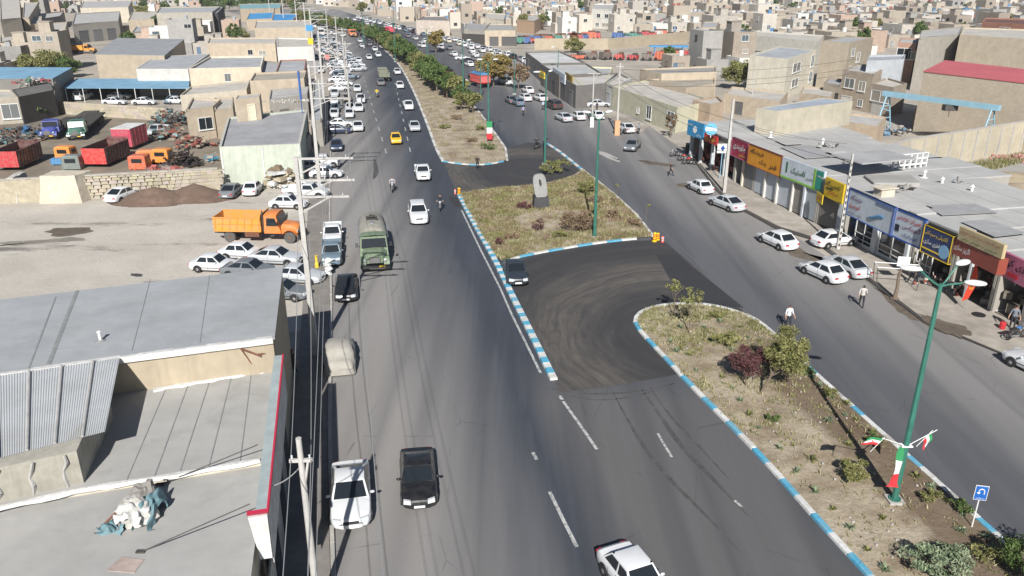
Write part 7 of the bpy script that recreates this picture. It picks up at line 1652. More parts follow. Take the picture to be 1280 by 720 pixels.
# street lamps
def lamp(label, x, y, h, heads, r0=.14, r1=.07, name='street_lamp'):
    t = thing(name, label, 'street lamp', (x, y, 0)); mb = MB(); mb.lathe([(r0, .12), (r0 * .85, h * .4), (r1, h)], 8); inst('pole', mb.mesh('pole', M['green']), t)
    mb = MB(); mb.box((0, 0, .10), (.7, .7, .22)); inst('footing', mb.mesh('footing', M['kgrey']), t)
    mb = MB(); mb.lathe([(r0 * 1.9, .2), (r0 * 1.9, .26)], 8); inst('base_flange', mb.mesh('base_flange', M['green']), t)
    for (a, l, up) in heads:
        dx, dy = math.cos(a), math.sin(a); mb = MB(); mb.path([(0, 0, h - .1), (dx * l * .3, dy * l * .3, h + up * .1), (dx * l * .8, dy * l * .8, h + up * .85), (dx * l, dy * l, h + up)], .04, 6); inst('arm', mb.mesh('arm', M['green']), t)
        mb = MB(); mb.ball((0, 0, 0), .34, 0, 12, 6, .35, 1.35, .62); inst('lamp_head', mb.mesh('lamp_head', M['white'], True), t, (dx * (l + .25), dy * (l + .25), h + up + .03), a)
    return t
HD = [(R(20), 1.0, .65), (R(160), .9, .35), (R(-20), 1.0, .1)]
tl = lamp('green street lamp with three white heads on the near island, flags at its waist', 17.75, 30.5, 10.9, [(R(30), 1.0, .7), (R(165), 1.0, .55), (R(-15), 1.0, .15)], .15, .085)
lamp('green lamp post standing on the middle island', *G(743, 297), 10.9, [(R(40), 1.0, .5), (R(150), 1.0, .5)], .16, .08)
lamp('green lamp post behind the small monument', *G(681, 206), 11, [(R(60), .9, .5), (R(180), .9, .5)], .15, .08); lamp('green lamp post beside the flag banner on the far median', *G(611, 176), 11, [(R(30), 1, .4), (R(160), 1, .4)], .15, .08)
ring = MB(); 
for k in range(20): a, b = k * math.pi / 10, (k + 1) * math.pi / 10; ring.tube((math.cos(a) * .9, 0, 2.4 + math.sin(a) * .9), (math.cos(b) * .9, 0, 2.4 + math.sin(b) * .9), .03, None, 4)
for (x, y, l) in ((-9, 150, 'nearest of the lamp posts in the tree lined median'), (-19, 185, 'second of the lamp posts in the tree lined median'), (-32, 225, 'third of the lamp posts in the tree lined median'), (-48, 268, 'farthest of the lamp posts in the tree lined median')):
    lamp(l, x, y, 11, [(R(20), 1, .4), (R(160), 1, .4)], .15, .08)
for (u, v, l) in ((601, 123, 'lamp post with white head beside the round tree'), (643, 118, 'lamp post beyond the red truck near the brown tree'), (697, 110, 'white headed lamp on the distant shop pavement')):
    lamp(l, *G(u, v), 8, [(R(180), .9, .3)], .10, .06)
# flags on the near lamp
FGm = [flat('flag_green', (.03, .25, .09), .8), flat('flag_white', (.66, .65, .63), .8), flat('flag_red', (.55, .03, .04), .8)]
def flag(label, loc, ang, w_, h, droop, stick=True, ver=False):
    t = thing('flag', label, 'flag', loc, ang)
    for b in range(3):
        mb = MB(); n = 8; vs = []
        for i in range(n + 1):
            for j in range(2):
                f = (b + j) / 3; x = i / n * w_; z = -f * h - droop * (i / n) ** 1.5; y = .08 * math.sin(i / n * 7 + f * 3) * (i / n)
                vs += [(x, y, z)]
        mb.add(vs, [(2 * i, 2 * i + 2, 2 * i + 3, 2 * i + 1) for i in range(n)]); mb.add([(x, y + .012, z) for x, y, z in vs], [(2 * i + 1, 2 * i + 3, 2 * i + 2, 2 * i) for i in range(n)]); inst('stripe', mb.mesh('stripe', FGm[b]), t)
    if stick: mb = MB(); mb.tube((0, 0, .12), (0, 0, -h - .5), .02); inst('flagstick', mb.mesh('flagstick', M['white']), t)
    if b == 2:
        mb = MB(); mb.tube((w_ * .5, -.01, -h * .5 - droop * .35), (w_ * .5, .03, -h * .5 - droop * .35), h * .07, None, 8); inst('emblem', mb.mesh('emblem', FGm[2]), t)
    return t
LX, LY = 17.75, 30.5
f1 = flag('small flag on a slanted stick left of the near lamp post', (LX - 1.15, LY - .1, 3.5), math.pi, .75, .5, .45); f1.rotation_euler = (0, R(-35), math.pi)
f2 = flag('small flag on a slanted stick right of the near lamp post', (LX + 1.05, LY + .1, 3.75), 0, .55, .62, .45); f2.rotation_euler = (0, R(40), R(10)); f1.scale = f2.scale = (.82, .82, .82)
mb = MB(); mb.tube((-.08, 0, 0), (-1.2, -.1, .45), .02); mb.tube((.08, 0, 0), (1.3, .1, .75), .02); mb.box((0, 0, 0), (.5, .3, .06)); inst('flag_holder', mb.mesh('flag_holder', M['white']), tl, (0, 0, 3.1))
tb = thing('banner_cloth', 'long vertical green white red cloth tied along the near lamp post', 'banner', (LX - .22, LY - .12, 0))
for b in range(3):
    mb = MB(); n = 6; z0, z1 = 3.1 - b * .72, 3.1 - (b + 1) * .72; vs = []
    for i in range(n + 1):
        z = z0 + (z1 - z0) * i / n; g = (b + i / n) / 3; hw = .14 + .03 * math.sin(g * 9) + (.16 if b == 2 and i == n else 0)
        vs += [(-hw - .06 * g, .05 * math.sin(g * 8), z), (hw * .6, -.03 + .05 * math.cos(g * 8), z), (.1 + hw, .1, z)]
    mb.add(vs, [(3 * i + k, 3 * i + k + 1, 3 * i + 4 + k, 3 * i + 3 + k) for i in range(n) for k in range(2)]); inst('stripe', mb.mesh('stripe', FGm[b]), tb)
tb = thing('banner_cloth', 'flag coloured box banner at the foot of the far median lamp', 'banner', (*G(612, 178), 0))
for b in range(3): mb = MB(); mb.box((0, 0, 2.6 - b * .85), (.8, .4, .84), 0, .1); inst('stripe', mb.mesh('stripe', FGm[b]), tb)
# signs
ts = thing('traffic_sign', 'blue u turn sign on a white post at the near island edge', 'traffic sign', (*G(1214, 661), .1), R(-12)); ts.scale = (.85, .85, .92)
mb = MB(); mb.tube((0, 0, 0), (0, 0, 2.35), .035); inst('post', mb.mesh('post', M['white']), ts)
mb = MB(); mb.box((0, -.05, 2.0), (.62, .03, .80)); inst('panel', mb.mesh('panel', M['white']), ts); mb = MB(); mb.box((0, -.07, 2.0), (.56, .02, .74)); inst('face', mb.mesh('face', flat('sign_traffic_blue', (.02, .12, .42), .4)), ts)
mb = MB(); ar = [(.13, -.10), (.13, .05)] + [(.13 * math.cos(a) + 0, .05 + .13 * math.sin(a)) for a in [k * math.pi / 8 for k in range(1, 8)]] + [(-.13, .05), (-.13, -.02)]
mb.path([(x, -.09, 2.05 + z) for x, z in ar], .025, 5); mb.add([(-.22, -.095, 2.04), (-.04, -.095, 2.04), (-.13, -.095, 1.93)], [(0, 2, 1)]); inst('arrow', mb.mesh('arrow', Wt), ts)
inst('lettering', text_mesh(T('دور برگردان'), Wt), ts, (0, -.09, 1.72), 0, (.42, 1, .09))
ts = thing('traffic_sign', 'white square sign with a blue diamond beside the tall square pole', 'traffic sign', (*G(899.5, 224), 0), 0)
mb = MB(); mb.tube((0, 0, 0), (0, 0, 4.2), .05); inst('post', mb.mesh('post', flat('pale_blue_post', (.25, .45, .6), .5)), ts); mb = MB(); mb.box((0, -.06, 3.7), (1.3, .05, 1.1)); inst('panel', mb.mesh('panel', M['white']), ts)
mb = MB(); mb.add([(0, -.10, 3.35), (.26, -.10, 3.72), (0, -.10, 4.1), (-.26, -.10, 3.72)], [(0, 1, 2, 3)]); inst('arrow', mb.mesh('arrow', Bt), ts)
ts = thing('round_sign', 'pale blue and white round sign above the red and orange sign', 'sign', (*G(888, 172, 4.5), 4.5), R(-20))
mb = MB(); mb.tube((0, 0, 1.0), (0, .1, 1.0), .72, None, 16); inst('disc', mb.mesh('disc', flat('light_blue_disc', (.15, .45, .65), .5)), ts); mb = MB(); mb.tube((0, .05, 0), (0, .05, .6), .05); mb.box((0, -.03, 1.0), (1.3, .04, .38)); inst('band', mb.mesh('band', Wt), ts); inst('lettering', text_mesh(T('آپارات'), Bt), ts, (0, -.07, 1.0), 0, (1.0, 1, .26))
# advertising panels on masts at the left, far
for (u, v, z, c, l) in ((395.5, 50, 0, (.75, .50, .02), 'yellow panel hung high on the left poles'), (396, 42, 0, (.06, .27, .52), 'blue panel above the yellow panel on the left poles')):
    x, y = (-30.9, 131) ; zz = 13.2 if c[0] > .5 else 15.2; mb = MB(); mb.box((0, 0, 0), (.8 if c[0] > .5 else 1.1, .12, .9)); setp(mb.obj('advert_sign', flat('panel_paint', c, .5), loc=(x - 1.0, y, zz - .5)), l, 'sign')
ts = thing('hanging_sign', 'red faced sign on a post among the parked cars', 'sign', (*G(411, 92), 0)); mb = MB(); mb.tube((0, 0, 0), (0, 0, 3.6), .06); inst('post', mb.mesh('post', M['metal']), ts); mb = MB(); mb.box((0, -.1, 3.9), (1.1, .1, 1.1)); inst('panel', mb.mesh('panel', flat('faded_red', (.55, .22, .2), .6)), ts)
tp_ = thing('shop_board', 'tall dark blue board on the facade behind the second crossarm pole', 'sign', (-29.6, 113, 0), R(11.5)); mb = MB(); mb.box((0, 0, 8.2), (.25, 1.2, 3.8)); mb.tube((0, 0, 0), (0, 0, 6.3), .06); inst('panel', mb.mesh('panel', flat('deep_blue_board', (.03, .10, .32), .5)), tp_)
# traffic barrels and cones at the island tips
def barrel(label, u, v, c, h=.95, r=.28):
    h *= .66; r *= .62
    t = thing('traffic_barrel', label, 'traffic barrel', (*G(u, v), .02)); mb = MB(); mb.lathe([(r * 1.25, 0), (r * 1.25, .06), (r, .07), (r, h * .45), (r * .93, h * .47), (r * .93, h * .9), (r * .6, h)], 14); inst('body', mb.mesh('body', c), t)
    for z in (.22, .5, .72): mb = MB(); mb.lathe([(r * 1.01, z * h), (r * 1.01, z * h + .08)], 14); inst('band', mb.mesh('band', M['kwhite'] if c is not YB else flat('band_red', (.5, .05, .03), .5)), t)
YB = flat('barrel_yellow', (.80, .50, .01), .5); RB = flat('barrel_red', (.62, .06, .07), .5)
barrel('yellow barrel at the right tip of the middle island', 818, 302, YB, 1.3); barrel('second yellow barrel half behind the first at the middle island tip', 822, 300, YB, 1.0)
barrel('small red and white barrel beside the yellow ones at the island tip', 828, 303, RB, .9, .2); barrel('yellow barrel at the top left corner of the middle island', 574, 243, YB, 1.1); barrel('pink red cone like barrel next to the top left yellow barrel', 569, 243, RB, .9, .16)
mb = MB(); mb.lathe([(.16, 0), (.16, .45), (.10, .6), (.10, 1.1), (.15, 1.15)], 10); setp(mb.obj('standpipe', flat('yellow_paint', (.75, .55, .05), .5), loc=(*G(396.5, 336), 0)), 'yellow standpipe between the parked cars and the pole', 'pipe')
# monument
tm_ = thing('monument', 'small stone monument with an oval pierced slab on a dark plinth', 'monument', (*G(676, 260), .12), R(8))
mb = MB(); mb.box((0, 0, .55), (1.75, 1.3, 1.1), 0, 0, .82); inst('plinth', mb.mesh('plinth', mat('dark_granite', (.05, .05, .052), .6, .2, 4)), tm_)
mb = MB(); outer, inner = [], []
for k in range(24):
    a = k * math.pi / 12; cx_, sx_ = math.cos(a), math.sin(a); outer.append((.68 * math.copysign(abs(cx_) ** .55, cx_), 1.28 * math.copysign(abs(sx_) ** .6, sx_))); inner.append((.13 * cx_ + .05, .42 * sx_ + .35))
vs = [(x, y, z) for y in (-.2, .2) for (x, z) in outer + inner]; fs = []
for k in range(24):
    j = (k + 1) % 24; fs += [(k, j, 24 + j, 24 + k), (48 + k, 72 + k, 72 + j, 48 + j), (k, 48 + k, 48 + j, j), (24 + k, 24 + j, 72 + j, 72 + k)]
mb.add(vs, fs); o = inst('slab', mb.mesh('slab', mat('pale_marble', (.31, .31, .30), .6, .1, 3)), tm_, (-.12, 0, 2.25)); o.rotation_euler = (0, R(-9), 0)
mb = MB(); mb.ball((.05, 0, .35), .15, 0, 6, 4, 1.6); mb.ball((.02, 0, -.2), .09, 0, 6, 4, 1.4); mb.tube((.05, 0, .55), (.02, 0, -.55), .035); inst('figure_relief', mb.mesh('figure_relief', M['darkmetal']), tm_, (-.12, 0, 2.25))
# white metal frame, tree stump, stacked goods on the right pavement
tf = thing('metal_frame', 'empty white metal stand frame on the right pavement', 'stand', (*G(1118, 360), .08), R(-12))
z = 1.7; c_ = [(-1.6, -.5), (1.6, -.5), (1.6, .7), (-1.6, .7)]
for i in range(4): mb = MB(); mb.tube((*c_[i], z), (*c_[(i + 1) % 4], z), .04); inst('rail', mb.mesh('rail', M['white']), tf); mb = MB(); mb.tube((*c_[i], z), (c_[i][0] * .9, c_[i][1], 0), .03); inst('leg', mb.mesh('leg', M['darkmetal']), tf)
mb = MB(); mb.box((.5, .7, 1.9), (.9, .04, .8)); inst('board', mb.mesh('board', M['white']), tf)
mb = MB(); mb.path([(0, 0, 0), (.05, 0, .8), (.02, .05, 1.7), (.08, 0, 2.4)], [.17, .13, .12, .08], 8); mb.lathe([(.35, 0), (.2, .05)], 10); setp(mb.obj('tree_stump', M['bark'], loc=(*G(1118, 374), .08)), 'bare lopped tree trunk beside the white metal frame', 'tree')
tf = thing('door_frames', 'white door frames leaning outside the navy signed shop', 'door frames', (*G(1148, 344), .08), R(-60))
for k in range(2):
    mb = MB(); 
    for x in (-.45, .45): mb.box((x + k * .3, k * .2, 1.0), (.09, .06, 2.0))
    for z in (.05, 1.0, 1.95): mb.box((k * .3, k * .2, z), (.8, .06, .08))
    inst('door_frame', mb.mesh('door_frame', M['white']), tf)
mb = MB(); pts = [(-.32, 0), (.05, .3), (.3, 1.2), (.34, 2.0), (.2, 2.7), (-.02, 2.95), (-.05, 2.3), (-.15, 1.2)]
mb.add([(x, -.02, z) for x, z in pts] + [(x, .02, z) for x, z in pts], [tuple(range(8)), tuple(range(8, 16))[::-1]] + [(i, (i + 1) % 8, 8 + (i + 1) % 8, 8 + i)[::-1] for i in range(8)])
tfl = thing('feather_flag', 'red feather banner with yellow script by the right workshops', 'banner', (*G(1206, 387), .08), R(-35)); inst('cloth', mb.mesh('cloth', flat('banner_red', (.58, .05, .02), .7)), tfl, (0, 0, .5))
mb = MB(); mb.tube((-.1, .03, 0), (.1, .03, 3.2), .025); inst('pole', mb.mesh('pole', M['metal']), tfl); inst('lettering', text_mesh(T('تعویض روغن'), Yt), tfl, (.12, -.04, 2.1), 0, (.3, 1, 1.2))
tw_ = thing('hand_cart', 'round drum stand with a small white sign at the dark workshop', 'drum', (*G(1250, 388), .08), 0)
mb = MB(); mb.tube((0, -.15, .55), (0, .15, .55), .5, None, 16); inst('drum', mb.mesh('drum', M['metal']), tw_); mb = MB(); mb.box((0, 0, .04), (1, .6, .08)); inst('base', mb.mesh('base', M['white']), tw_)
mb = MB(); mb.tube((0, 0, .5), (.1, 0, 1.9), .04); mb.box((.15, -.03, 2.1), (1.0, .05, .45)); inst('small_sign', mb.mesh('small_sign', M['white']), tw_); inst('lettering', text_mesh(T('پنچری'), Bt), tw_, (.15, -.07, 2.1), 0, (.6, 1, .22))
for (u, v, l, s) in ((1176, 352, 'row of small parts laid out below the navy sign', 31), (1195, 366, 'goods and cans beside the lamp post top at the shop front', 32), (1165, 357, 'reddish goods at the shop front near the door frames', 33), (900, 214, 'stones and scraps outside the dark open workshops', 35), (875, 200, 'dark goods at the far end of the shop row', 36)):
    junk(l, u, v, 3.0, 1.4, 36, s, [(.30, .08, .06), (.12, .11, .10), (.45, .42, .36)], .9, name='stock_pile', cat='goods', smin=.12, smax=.45)
for (u, v, l) in ((1223, 395, 'black round mat lying on the right pavement'),):
    mb = MB(); mb.lathe([(.45, 0), (.45, .06)], 14); mb.lathe([(.2, .06), (.2, .1)], 10); setp(mb.obj('tyre', M['black'], loc=(*G(u, v), .08)), l, 'mat')
t = thing('cloth_bin', 'stack of white sacks beside the black sedan on the left roadside', 'sacks', (*G(410, 345), 0))
for k in range(4): lump(t, 'sack', (.1 * (k % 2), .05 * k, .28 + .34 * k), .42, M['kwhite'], k + 20, .8, .8, .5, 8, 6)
mb = MB(); mb.prism([(-.5, -.6), (.5, -.6), (.5, .6), (-.5, .6)], 1.25, 1.35); mb.box((0, .5, .6), (1.0, .1, 1.2)); setp(mb.obj('dark_hut', M['darkmetal'], loc=(*G(862, 192), 0)), 'black metal cabinet at the corner before the blue sign', 'cabinet')

# ------------------------------------------------------------------ people and motorbikes
def skin_body(joints, edges, radii, name, m, sub=1):
    me = bpy.data.meshes.new(name); me.from_pydata(joints, edges, []); o = bpy.data.objects.new(name, me); col.objects.link(o)
    s = o.modifiers.new('s', 'SKIN'); 
    for i, r in enumerate(radii): me.skin_vertices[0].data[i].radius = (r, r)
    me.skin_vertices[0].data[0].use_root = True
    u = o.modifiers.new('u', 'SUBSURF'); u.levels = sub; u.render_levels = sub
    dg = bpy.context.evaluated_depsgraph_get(); dg.update(); out = bpy.data.meshes.new_from_object(o.evaluated_get(dg)); bpy.data.objects.remove(o)
    out.materials.clear(); [out.materials.append(x) for x in m]; out.polygons.foreach_set('use_smooth', [True] * len(out.polygons)); out.name = name; return out
def person_mesh(pose):
    """one continuous body; materials split by height: shoes/trousers, shirt, skin"""
    if pose in ('stand', 'walk', 'arms'):
        st = dict(stand=(.0, .0), walk=(.30, -.26), arms=(.18, -.15))[pose]; pel = (0, 0, .94)
        J = [pel, (0, 0, 1.12), (0, .01, 1.32), (0, .01, 1.44), (0, .02, 1.52), (0, .03, 1.60), (0, .03, 1.70)]; E_ = [(0, 1), (1, 2), (2, 3), (3, 4), (4, 5), (5, 6)]; Rr = [.135, .125, .15, .13, .055, .088, .085]
        for s, f in ((-1, st[0]), (1, st[1])):
            b = len(J); J += [(s * .10, .0, .88), (s * .11, f * .5 + .04, .50), (s * .11, f - (.05 if f < 0 else 0), .09), (s * .12, f + .13, .04)]; E_ += [(0, b), (b, b + 1), (b + 1, b + 2), (b + 2, b + 3)]; Rr += [.105, .07, .05, .045]
            a = -f * .9 if pose != 'arms' else .16; b = len(J)
            hx = s * (.28 if pose != 'arms' else .34)
            J += [(s * .19, .01, 1.40), (s * .26, a * .3 - .02, 1.13), (hx, a + .05, .90), (hx, a + .08, .82)]; E_ += [(3, b), (b, b + 1), (b + 1, b + 2), (b + 2, b + 3)]; Rr += [.065, .05, .036, .034]
            h0 = len(J) - 1
            for k in range(4): J.append((hx + s * (.00), a + .06 + .022 * k, .735 + .006 * abs(k - 1.5))); E_.append((h0, len(J) - 1)); Rr.append(.010)
            J.append((hx - s * .035, a + .11, .80)); E_.append((h0, len(J) - 1)); Rr.append(.011)
    else:    # ride: seated on a motorbike, hands on the bars
        J = [(0, -.15, .86), (0, -.12, 1.05), (0, -.02, 1.25), (0, .02, 1.36), (0, .05, 1.44), (0, .07, 1.52), (0, .07, 1.62)]; E_ = [(0, 1), (1, 2), (2, 3), (3, 4), (4, 5), (5, 6)]; Rr = [.14, .13, .15, .13, .055, .088, .085]
        for s in (-1, 1):
            b = len(J); J += [(s * .13, -.08, .84), (s * .22, .32, .72), (s * .20, .12, .30), (s * .21, .26, .26)]; E_ += [(0, b), (b, b + 1), (b + 1, b + 2), (b + 2, b + 3)]; Rr += [.10, .07, .05, .045]
            b = len(J); J += [(s * .19, .02, 1.32), (s * .32, .22, 1.12), (s * .31, .48, 1.04), (s * .31, .54, 1.03)]; E_ += [(3, b), (b, b + 1), (b + 1, b + 2), (b + 2, b + 3)]; Rr += [.065, .05, .036, .034]
            h0 = len(J) - 1
            for k in range(4): J.append((s * (.27 + .024 * k), .60, 1.00)); E_.append((h0, len(J) - 1)); Rr.append(.010)
            J.append((s * .25, .56, 1.0)); E_.append((h0, len(J) - 1)); Rr.append(.011)
    me = skin_body(J, E_, Rr, 'body', [M['trousers'], M['cloth'], M['skin'], M['hair']])
    split = .95 if pose != 'ride' else .97
    for p_ in me.polygons:
        c = p_.center; x, y, z = c
        zz = 1.47 if pose != 'ride' else 1.40
        if z > zz: p_.material_index = 3 if (z > zz + .15 or y < (.02 if pose != 'ride' else .06)) and z > zz + .06 else 2
        elif (pose != 'ride' and abs(x) > .225 and z < 1.08) or (pose == 'ride' and y > .36 and z > .95): p_.material_index = 2
        elif z > split: p_.material_index = 1
        elif pose == 'ride' and y < .1 and z > .9: p_.material_index = 1
        else: p_.material_index = 0
    f = MB(); hy, hz_ = (.115, 1.63) if pose != 'ride' else (.155, 1.55)
    f.hexa([(-.012, hy, hz_ - .03), (.012, hy, hz_ - .03), (.012, hy - .02, hz_ - .03), (-.012, hy - .02, hz_ - .03)], [(-.008, hy - .01, hz_ + .03), (.008, hy - .01, hz_ + .03), (.008, hy - .02, hz_ + .03), (-.008, hy - .02, hz_ + .03)])
    for s in (-1, 1): f.box((s * .032, hy - .022, hz_ + .03), (.022, .012, .01), 1); f.box((s * .088, hy - .09, hz_), (.015, .03, .05))
    f.box((0, hy - .02, hz_ - .055), (.04, .01, .01), 1)
    return me, f.mesh('face', [M['skin'], M['hair']])
M['trousers'] = flat('dark_trousers', (.022, .024, .032), .85)
PM = {p_: person_mesh(p_) for p_ in ('stand', 'walk', 'arms', 'ride')}
def person(label, u, v, az, shirt, pose='walk', z=0.02, loc=None):
    x, y = loc if loc else G(u, v); t = thing('person', label, 'person', (x, y, z), R(az)); inst('body', PM[pose][0], t, color=shirt); inst('face', PM[pose][1], t); return t
person('man in black standing at the tip of the tree lined median', 597, 212, 175, (.02, .02, .025), 'stand'); person('man in a white shirt walking on the right road behind the yellow green tree', 984, 410, 190, (.72, .73, .75), 'arms')
person('man in a pale shirt walking away across the right road', 1076, 384, -20, (.5, .47, .44), 'walk'); person('person in lilac shirt striding past the door frames', 1139, 355, 60, (.36, .28, .36), 'walk', .08)
person('man in blue grey shirt standing in the shade at the bottom left', 347, 672, 200, (.25, .32, .45), 'stand', .13); person('bald figure in the shade near the big roof corner', 356, 458, 90, (.05, .05, .06), 'stand', .13); person('second figure bending in the shade by the parked cover', 368, 470, -60, (.06, .06, .07), 'arms', .13)
person('man in grey standing by the white sedan at the side street', 798, 168, 20, (.25, .26, .28), 'stand'); person('person in dark clothes walking on the dusty apron', 838, 220, -120, (.05, .04, .045), 'walk'); person('person in light blue walking behind the lamp on the right road', 679, 138, 30, (.4, .5, .6), 'walk'); person('person in lilac walking near the teal windowed car', 654, 145, -40, (.35, .33, .5), 'walk')
person('man standing by the pole post with notices', 746, 140, 150, (.03, .03, .04), 'stand'); person('figure in a red top inside the workshop at the right edge', 1232, 372, 90, (.3, .05, .05), 'stand', .08); person('man leaning over the parked motorbike at the right edge', 1264, 412, 150, (.18, .2, .24), 'arms', .08)
def bike_parts():
    fr = MB(); fr.path([(0, -.55, .35), (0, -.35, .62), (0, .25, .66), (0, .52, .82)], .045, 6); fr.path([(0, .25, .66), (0, .1, .3), (0, -.35, .32)], .04, 6); fr.box((0, .08, .42), (.26, .36, .30))
    tk_ = MB(); tk_.ball((0, .14, .80), .17, 0, 8, 6, .75, .9, 1.7); seat = MB(); seat.box((0, -.32, .80), (.26, .68, .10), 0, 0, .85)
    fk = MB(); 
    for s in (-1, 1): fk.tube((s * .07, .50, .95), (s * .07, .74, .32), .025)
    fk.path([(-.36, .46, 1.0), (-.12, .52, 1.02), (.12, .52, 1.02), (.36, .46, 1.0)], .018, 5)
    wh = MB(); 
    n = 16
    for k in range(n): a, b = 2 * math.pi * k / n, 2 * math.pi * (k + 1) / n; wh.tube((0, .27 * math.cos(a), .27 * math.sin(a)), (0, .27 * math.cos(b), .27 * math.sin(b)), .045, None, 6)
    for k in range(6): a = k * math.pi / 3; wh.tube((0, 0, 0), (0, .26 * math.cos(a), .26 * math.sin(a)), .01, None, 4)
    hl = MB(); hl.lathe([(.09, 0), (.09, .06), (.05, .09)], 10, 0, (0, .60, .90), 'y'); ex = MB(); ex.tube((.14, .1, .30), (.14, -.6, .36), .045)
    return dict(frame=fr.mesh('frame', M['darkmetal']), fuel_tank=tk_.mesh('fuel_tank', M['paint'], True), seat=seat.mesh('seat', M['black']), fork=fk.mesh('fork', M['metal']), headlight=hl.mesh('headlight', M['lamp']), exhaust_pipe=ex.mesh('exhaust_pipe', M['metal'])), wh.mesh('wheel', M['black'])
BP, BWH = bike_parts()
def bike(label, u, v, az, c, z=.02, rider=None, rlabel=None):
    x, y = G(u, v); t = thing('motorbike', label, 'motorbike', (x, y, z), R(az))
    for k, me in BP.items(): inst(k, me, t, color=c)
    inst('wheel', BWH, t, (0, .74, .31)); inst('wheel', BWH, t, (0, -.58, .31))
    if rider: person(rlabel, 0, 0, az, rider, 'ride', z, (x, y))
bike('motorbike ridden down the left road by a pale shirted rider', 491, 239, 185, (.1, .1, .12), rider=(.42, .40, .46), rlabel='rider in a pale top on the farther motorbike of the left road')
bike('motorbike with pale front next to the white off road car', 550.5, 262, 183, (.5, .5, .52), rider=(.03, .03, .04), rlabel='rider dressed in black on the motorbike beside the white off road car')
bike('motorbike of the rider in a yellow vest', 471.5, 121.5, 188, (.1, .1, .1), rider=(.80, .60, .02), rlabel='rider in a bright yellow vest beside the silver grey sedan')
bike('blue motorbike parked at the right edge workshop', 1268, 425, -70, (.05, .15, .35), .08); bike('red motorbike lowest in the group at the far shops', 862, 206, 80, (.5, .04, .03)); bike('red motorbike above the lowest one at the far shops', 856, 202, 70, (.45, .05, .04)); bike('dark motorbike behind the red ones at the far shops', 846, 196, 95, (.08, .08, .1)); bike('motorbike crossing from the far turning lane to the right road', 671, 186, -30, (.05, .05, .06), rider=(.03, .03, .035), rlabel='rider in dark clothes crossing from the far turning lane')
bike('motorbike standing beside the pillar of the far shops', 868, 202, 60, (.3, .3, .32))
bike('motorbike leaning by the stone heap under the notices', 782, 168, 100, (.05, .05, .05))
setp(MB().lathe([(.18, 0), (.2, .1), (.2, .45), (.15, .5)], 10).obj('red_can', flat('red_can_paint', (.5, .03, .04), .5), loc=(*G(1252, 412), .08)), 'small red can beside the parked blue motorbike', 'can')

# ------------------------------------------------------------------ plants
def leaf_mesh(name, n, rad, size, seed, m, shell=.55, clumps=0, flatz=1.0, quad=1.6):
    """crown of many small leaf blades gathered in clumps with gaps between"""
    rg = np.random.default_rng(seed)
    if clumps:
        cc = rg.normal(size=(clumps, 3)); cc /= np.linalg.norm(cc, axis=1)[:, None]; cc *= (rg.random(clumps) ** .4)[:, None] * .80; cr = rg.uniform(.16, .36, clumps)
        idx = rg.integers(0, clumps, n); d = rg.normal(size=(n, 3)); d /= np.linalg.norm(d, axis=1)[:, None]; P = cc[idx] + d * (cr[idx] * rg.random(n) ** .45)[:, None]
    else:
        d = rg.normal(size=(n, 3)); d /= np.linalg.norm(d, axis=1)[:, None]; P = d * (shell + (1 - shell) * rg.random(n))[:, None]
    P = P * np.array(rad) * np.array([1, 1, flatz])
    a = rg.normal(size=(n, 3)); a /= np.linalg.norm(a, axis=1)[:, None]; b = np.cross(a, rg.normal(size=(n, 3))); b /= np.linalg.norm(b, axis=1)[:, None]
    s = size * rg.uniform(.6, 1.3, n)[:, None]; V = np.stack([P - a * s * quad, P + b * s * .55, P + a * s * quad, P - b * s * .55], 1).reshape(-1, 3)
    me = bpy.data.meshes.new(name); F = np.arange(4 * n).reshape(-1, 4); me.from_pydata(V.tolist(), [], F.tolist()); me.materials.append(m); return me
def trunk_mesh(h, r, seed, limbs=5, spread=.5, name='trunk'):
    r_ = random.Random(seed); mb = MB(); top = (r_.uniform(-.1, .1), r_.uniform(-.1, .1), h); mb.path([(0, 0, -.1), (top[0] * .5, top[1] * .5, h * .5), top], [r, r * .8, r * .6], 7)
    for k in range(limbs):
        a = 2 * math.pi * k / limbs + r_.uniform(-.4, .4); z0 = h * r_.uniform(.6, 1); e = (math.cos(a) * spread, math.sin(a) * spread, h + r_.uniform(.3, .9) * spread * 1.3); mb.path([(top[0] * .6, top[1] * .6, z0), (e[0] * .5, e[1] * .5, (z0 + e[2]) / 2), e], [r * .5, r * .35, r * .12], 5)
    return mb.mesh(name, M['bark'])
def tree(label, x, y, h, cr, lm, seed, n=1800, size=.11, clumps=26, name='tree', group=None, z=.1, trunk=.45, flatz=.85, r=None, color=None):
    t = thing(name, label, 'tree', (x, y, z), rnd.uniform(0, 6), group); th_ = h * trunk; inst('trunk', trunk_mesh(th_, r or h * .028, seed, 6, cr * .6), t)
    cz = th_ + (h - th_) * .5; inst('crown', leaf_mesh('crown', n, (cr, cr, (h - th_) * .62 / flatz), size, seed, lm, clumps=clumps, flatz=flatz), t, (0, 0, cz)); return t
TP = {}
def row_tree(label, x, y, s, kind, group):
    key = kind
    if key not in TP:
        lm = M['leafG'] if kind < 3 else (M['leafO'] if kind < 5 else M['leafB']); TP[key] = (trunk_mesh(1.3, .11, kind, 6, .9), leaf_mesh('crown', 1500, (1.9, 1.9, 1.55), .17, 50 + kind, lm, clumps=22))
    t = thing('median_tree', label, 'tree', (x, y, .1), rnd.uniform(0, 6), group); t.scale = (s, s, s); inst('trunk', TP[key][0], t); inst('crown', TP[key][1], t, (0, 0, 2.3)); return t
MC = [G(588, 142), G(573, 131), G(560, 121), G(546, 111), G(533, 101), G(516, 87), G(500, 75), G(480, 60), G(455, 46)] + [(-72, 345), (-109, 420)]
k = 0
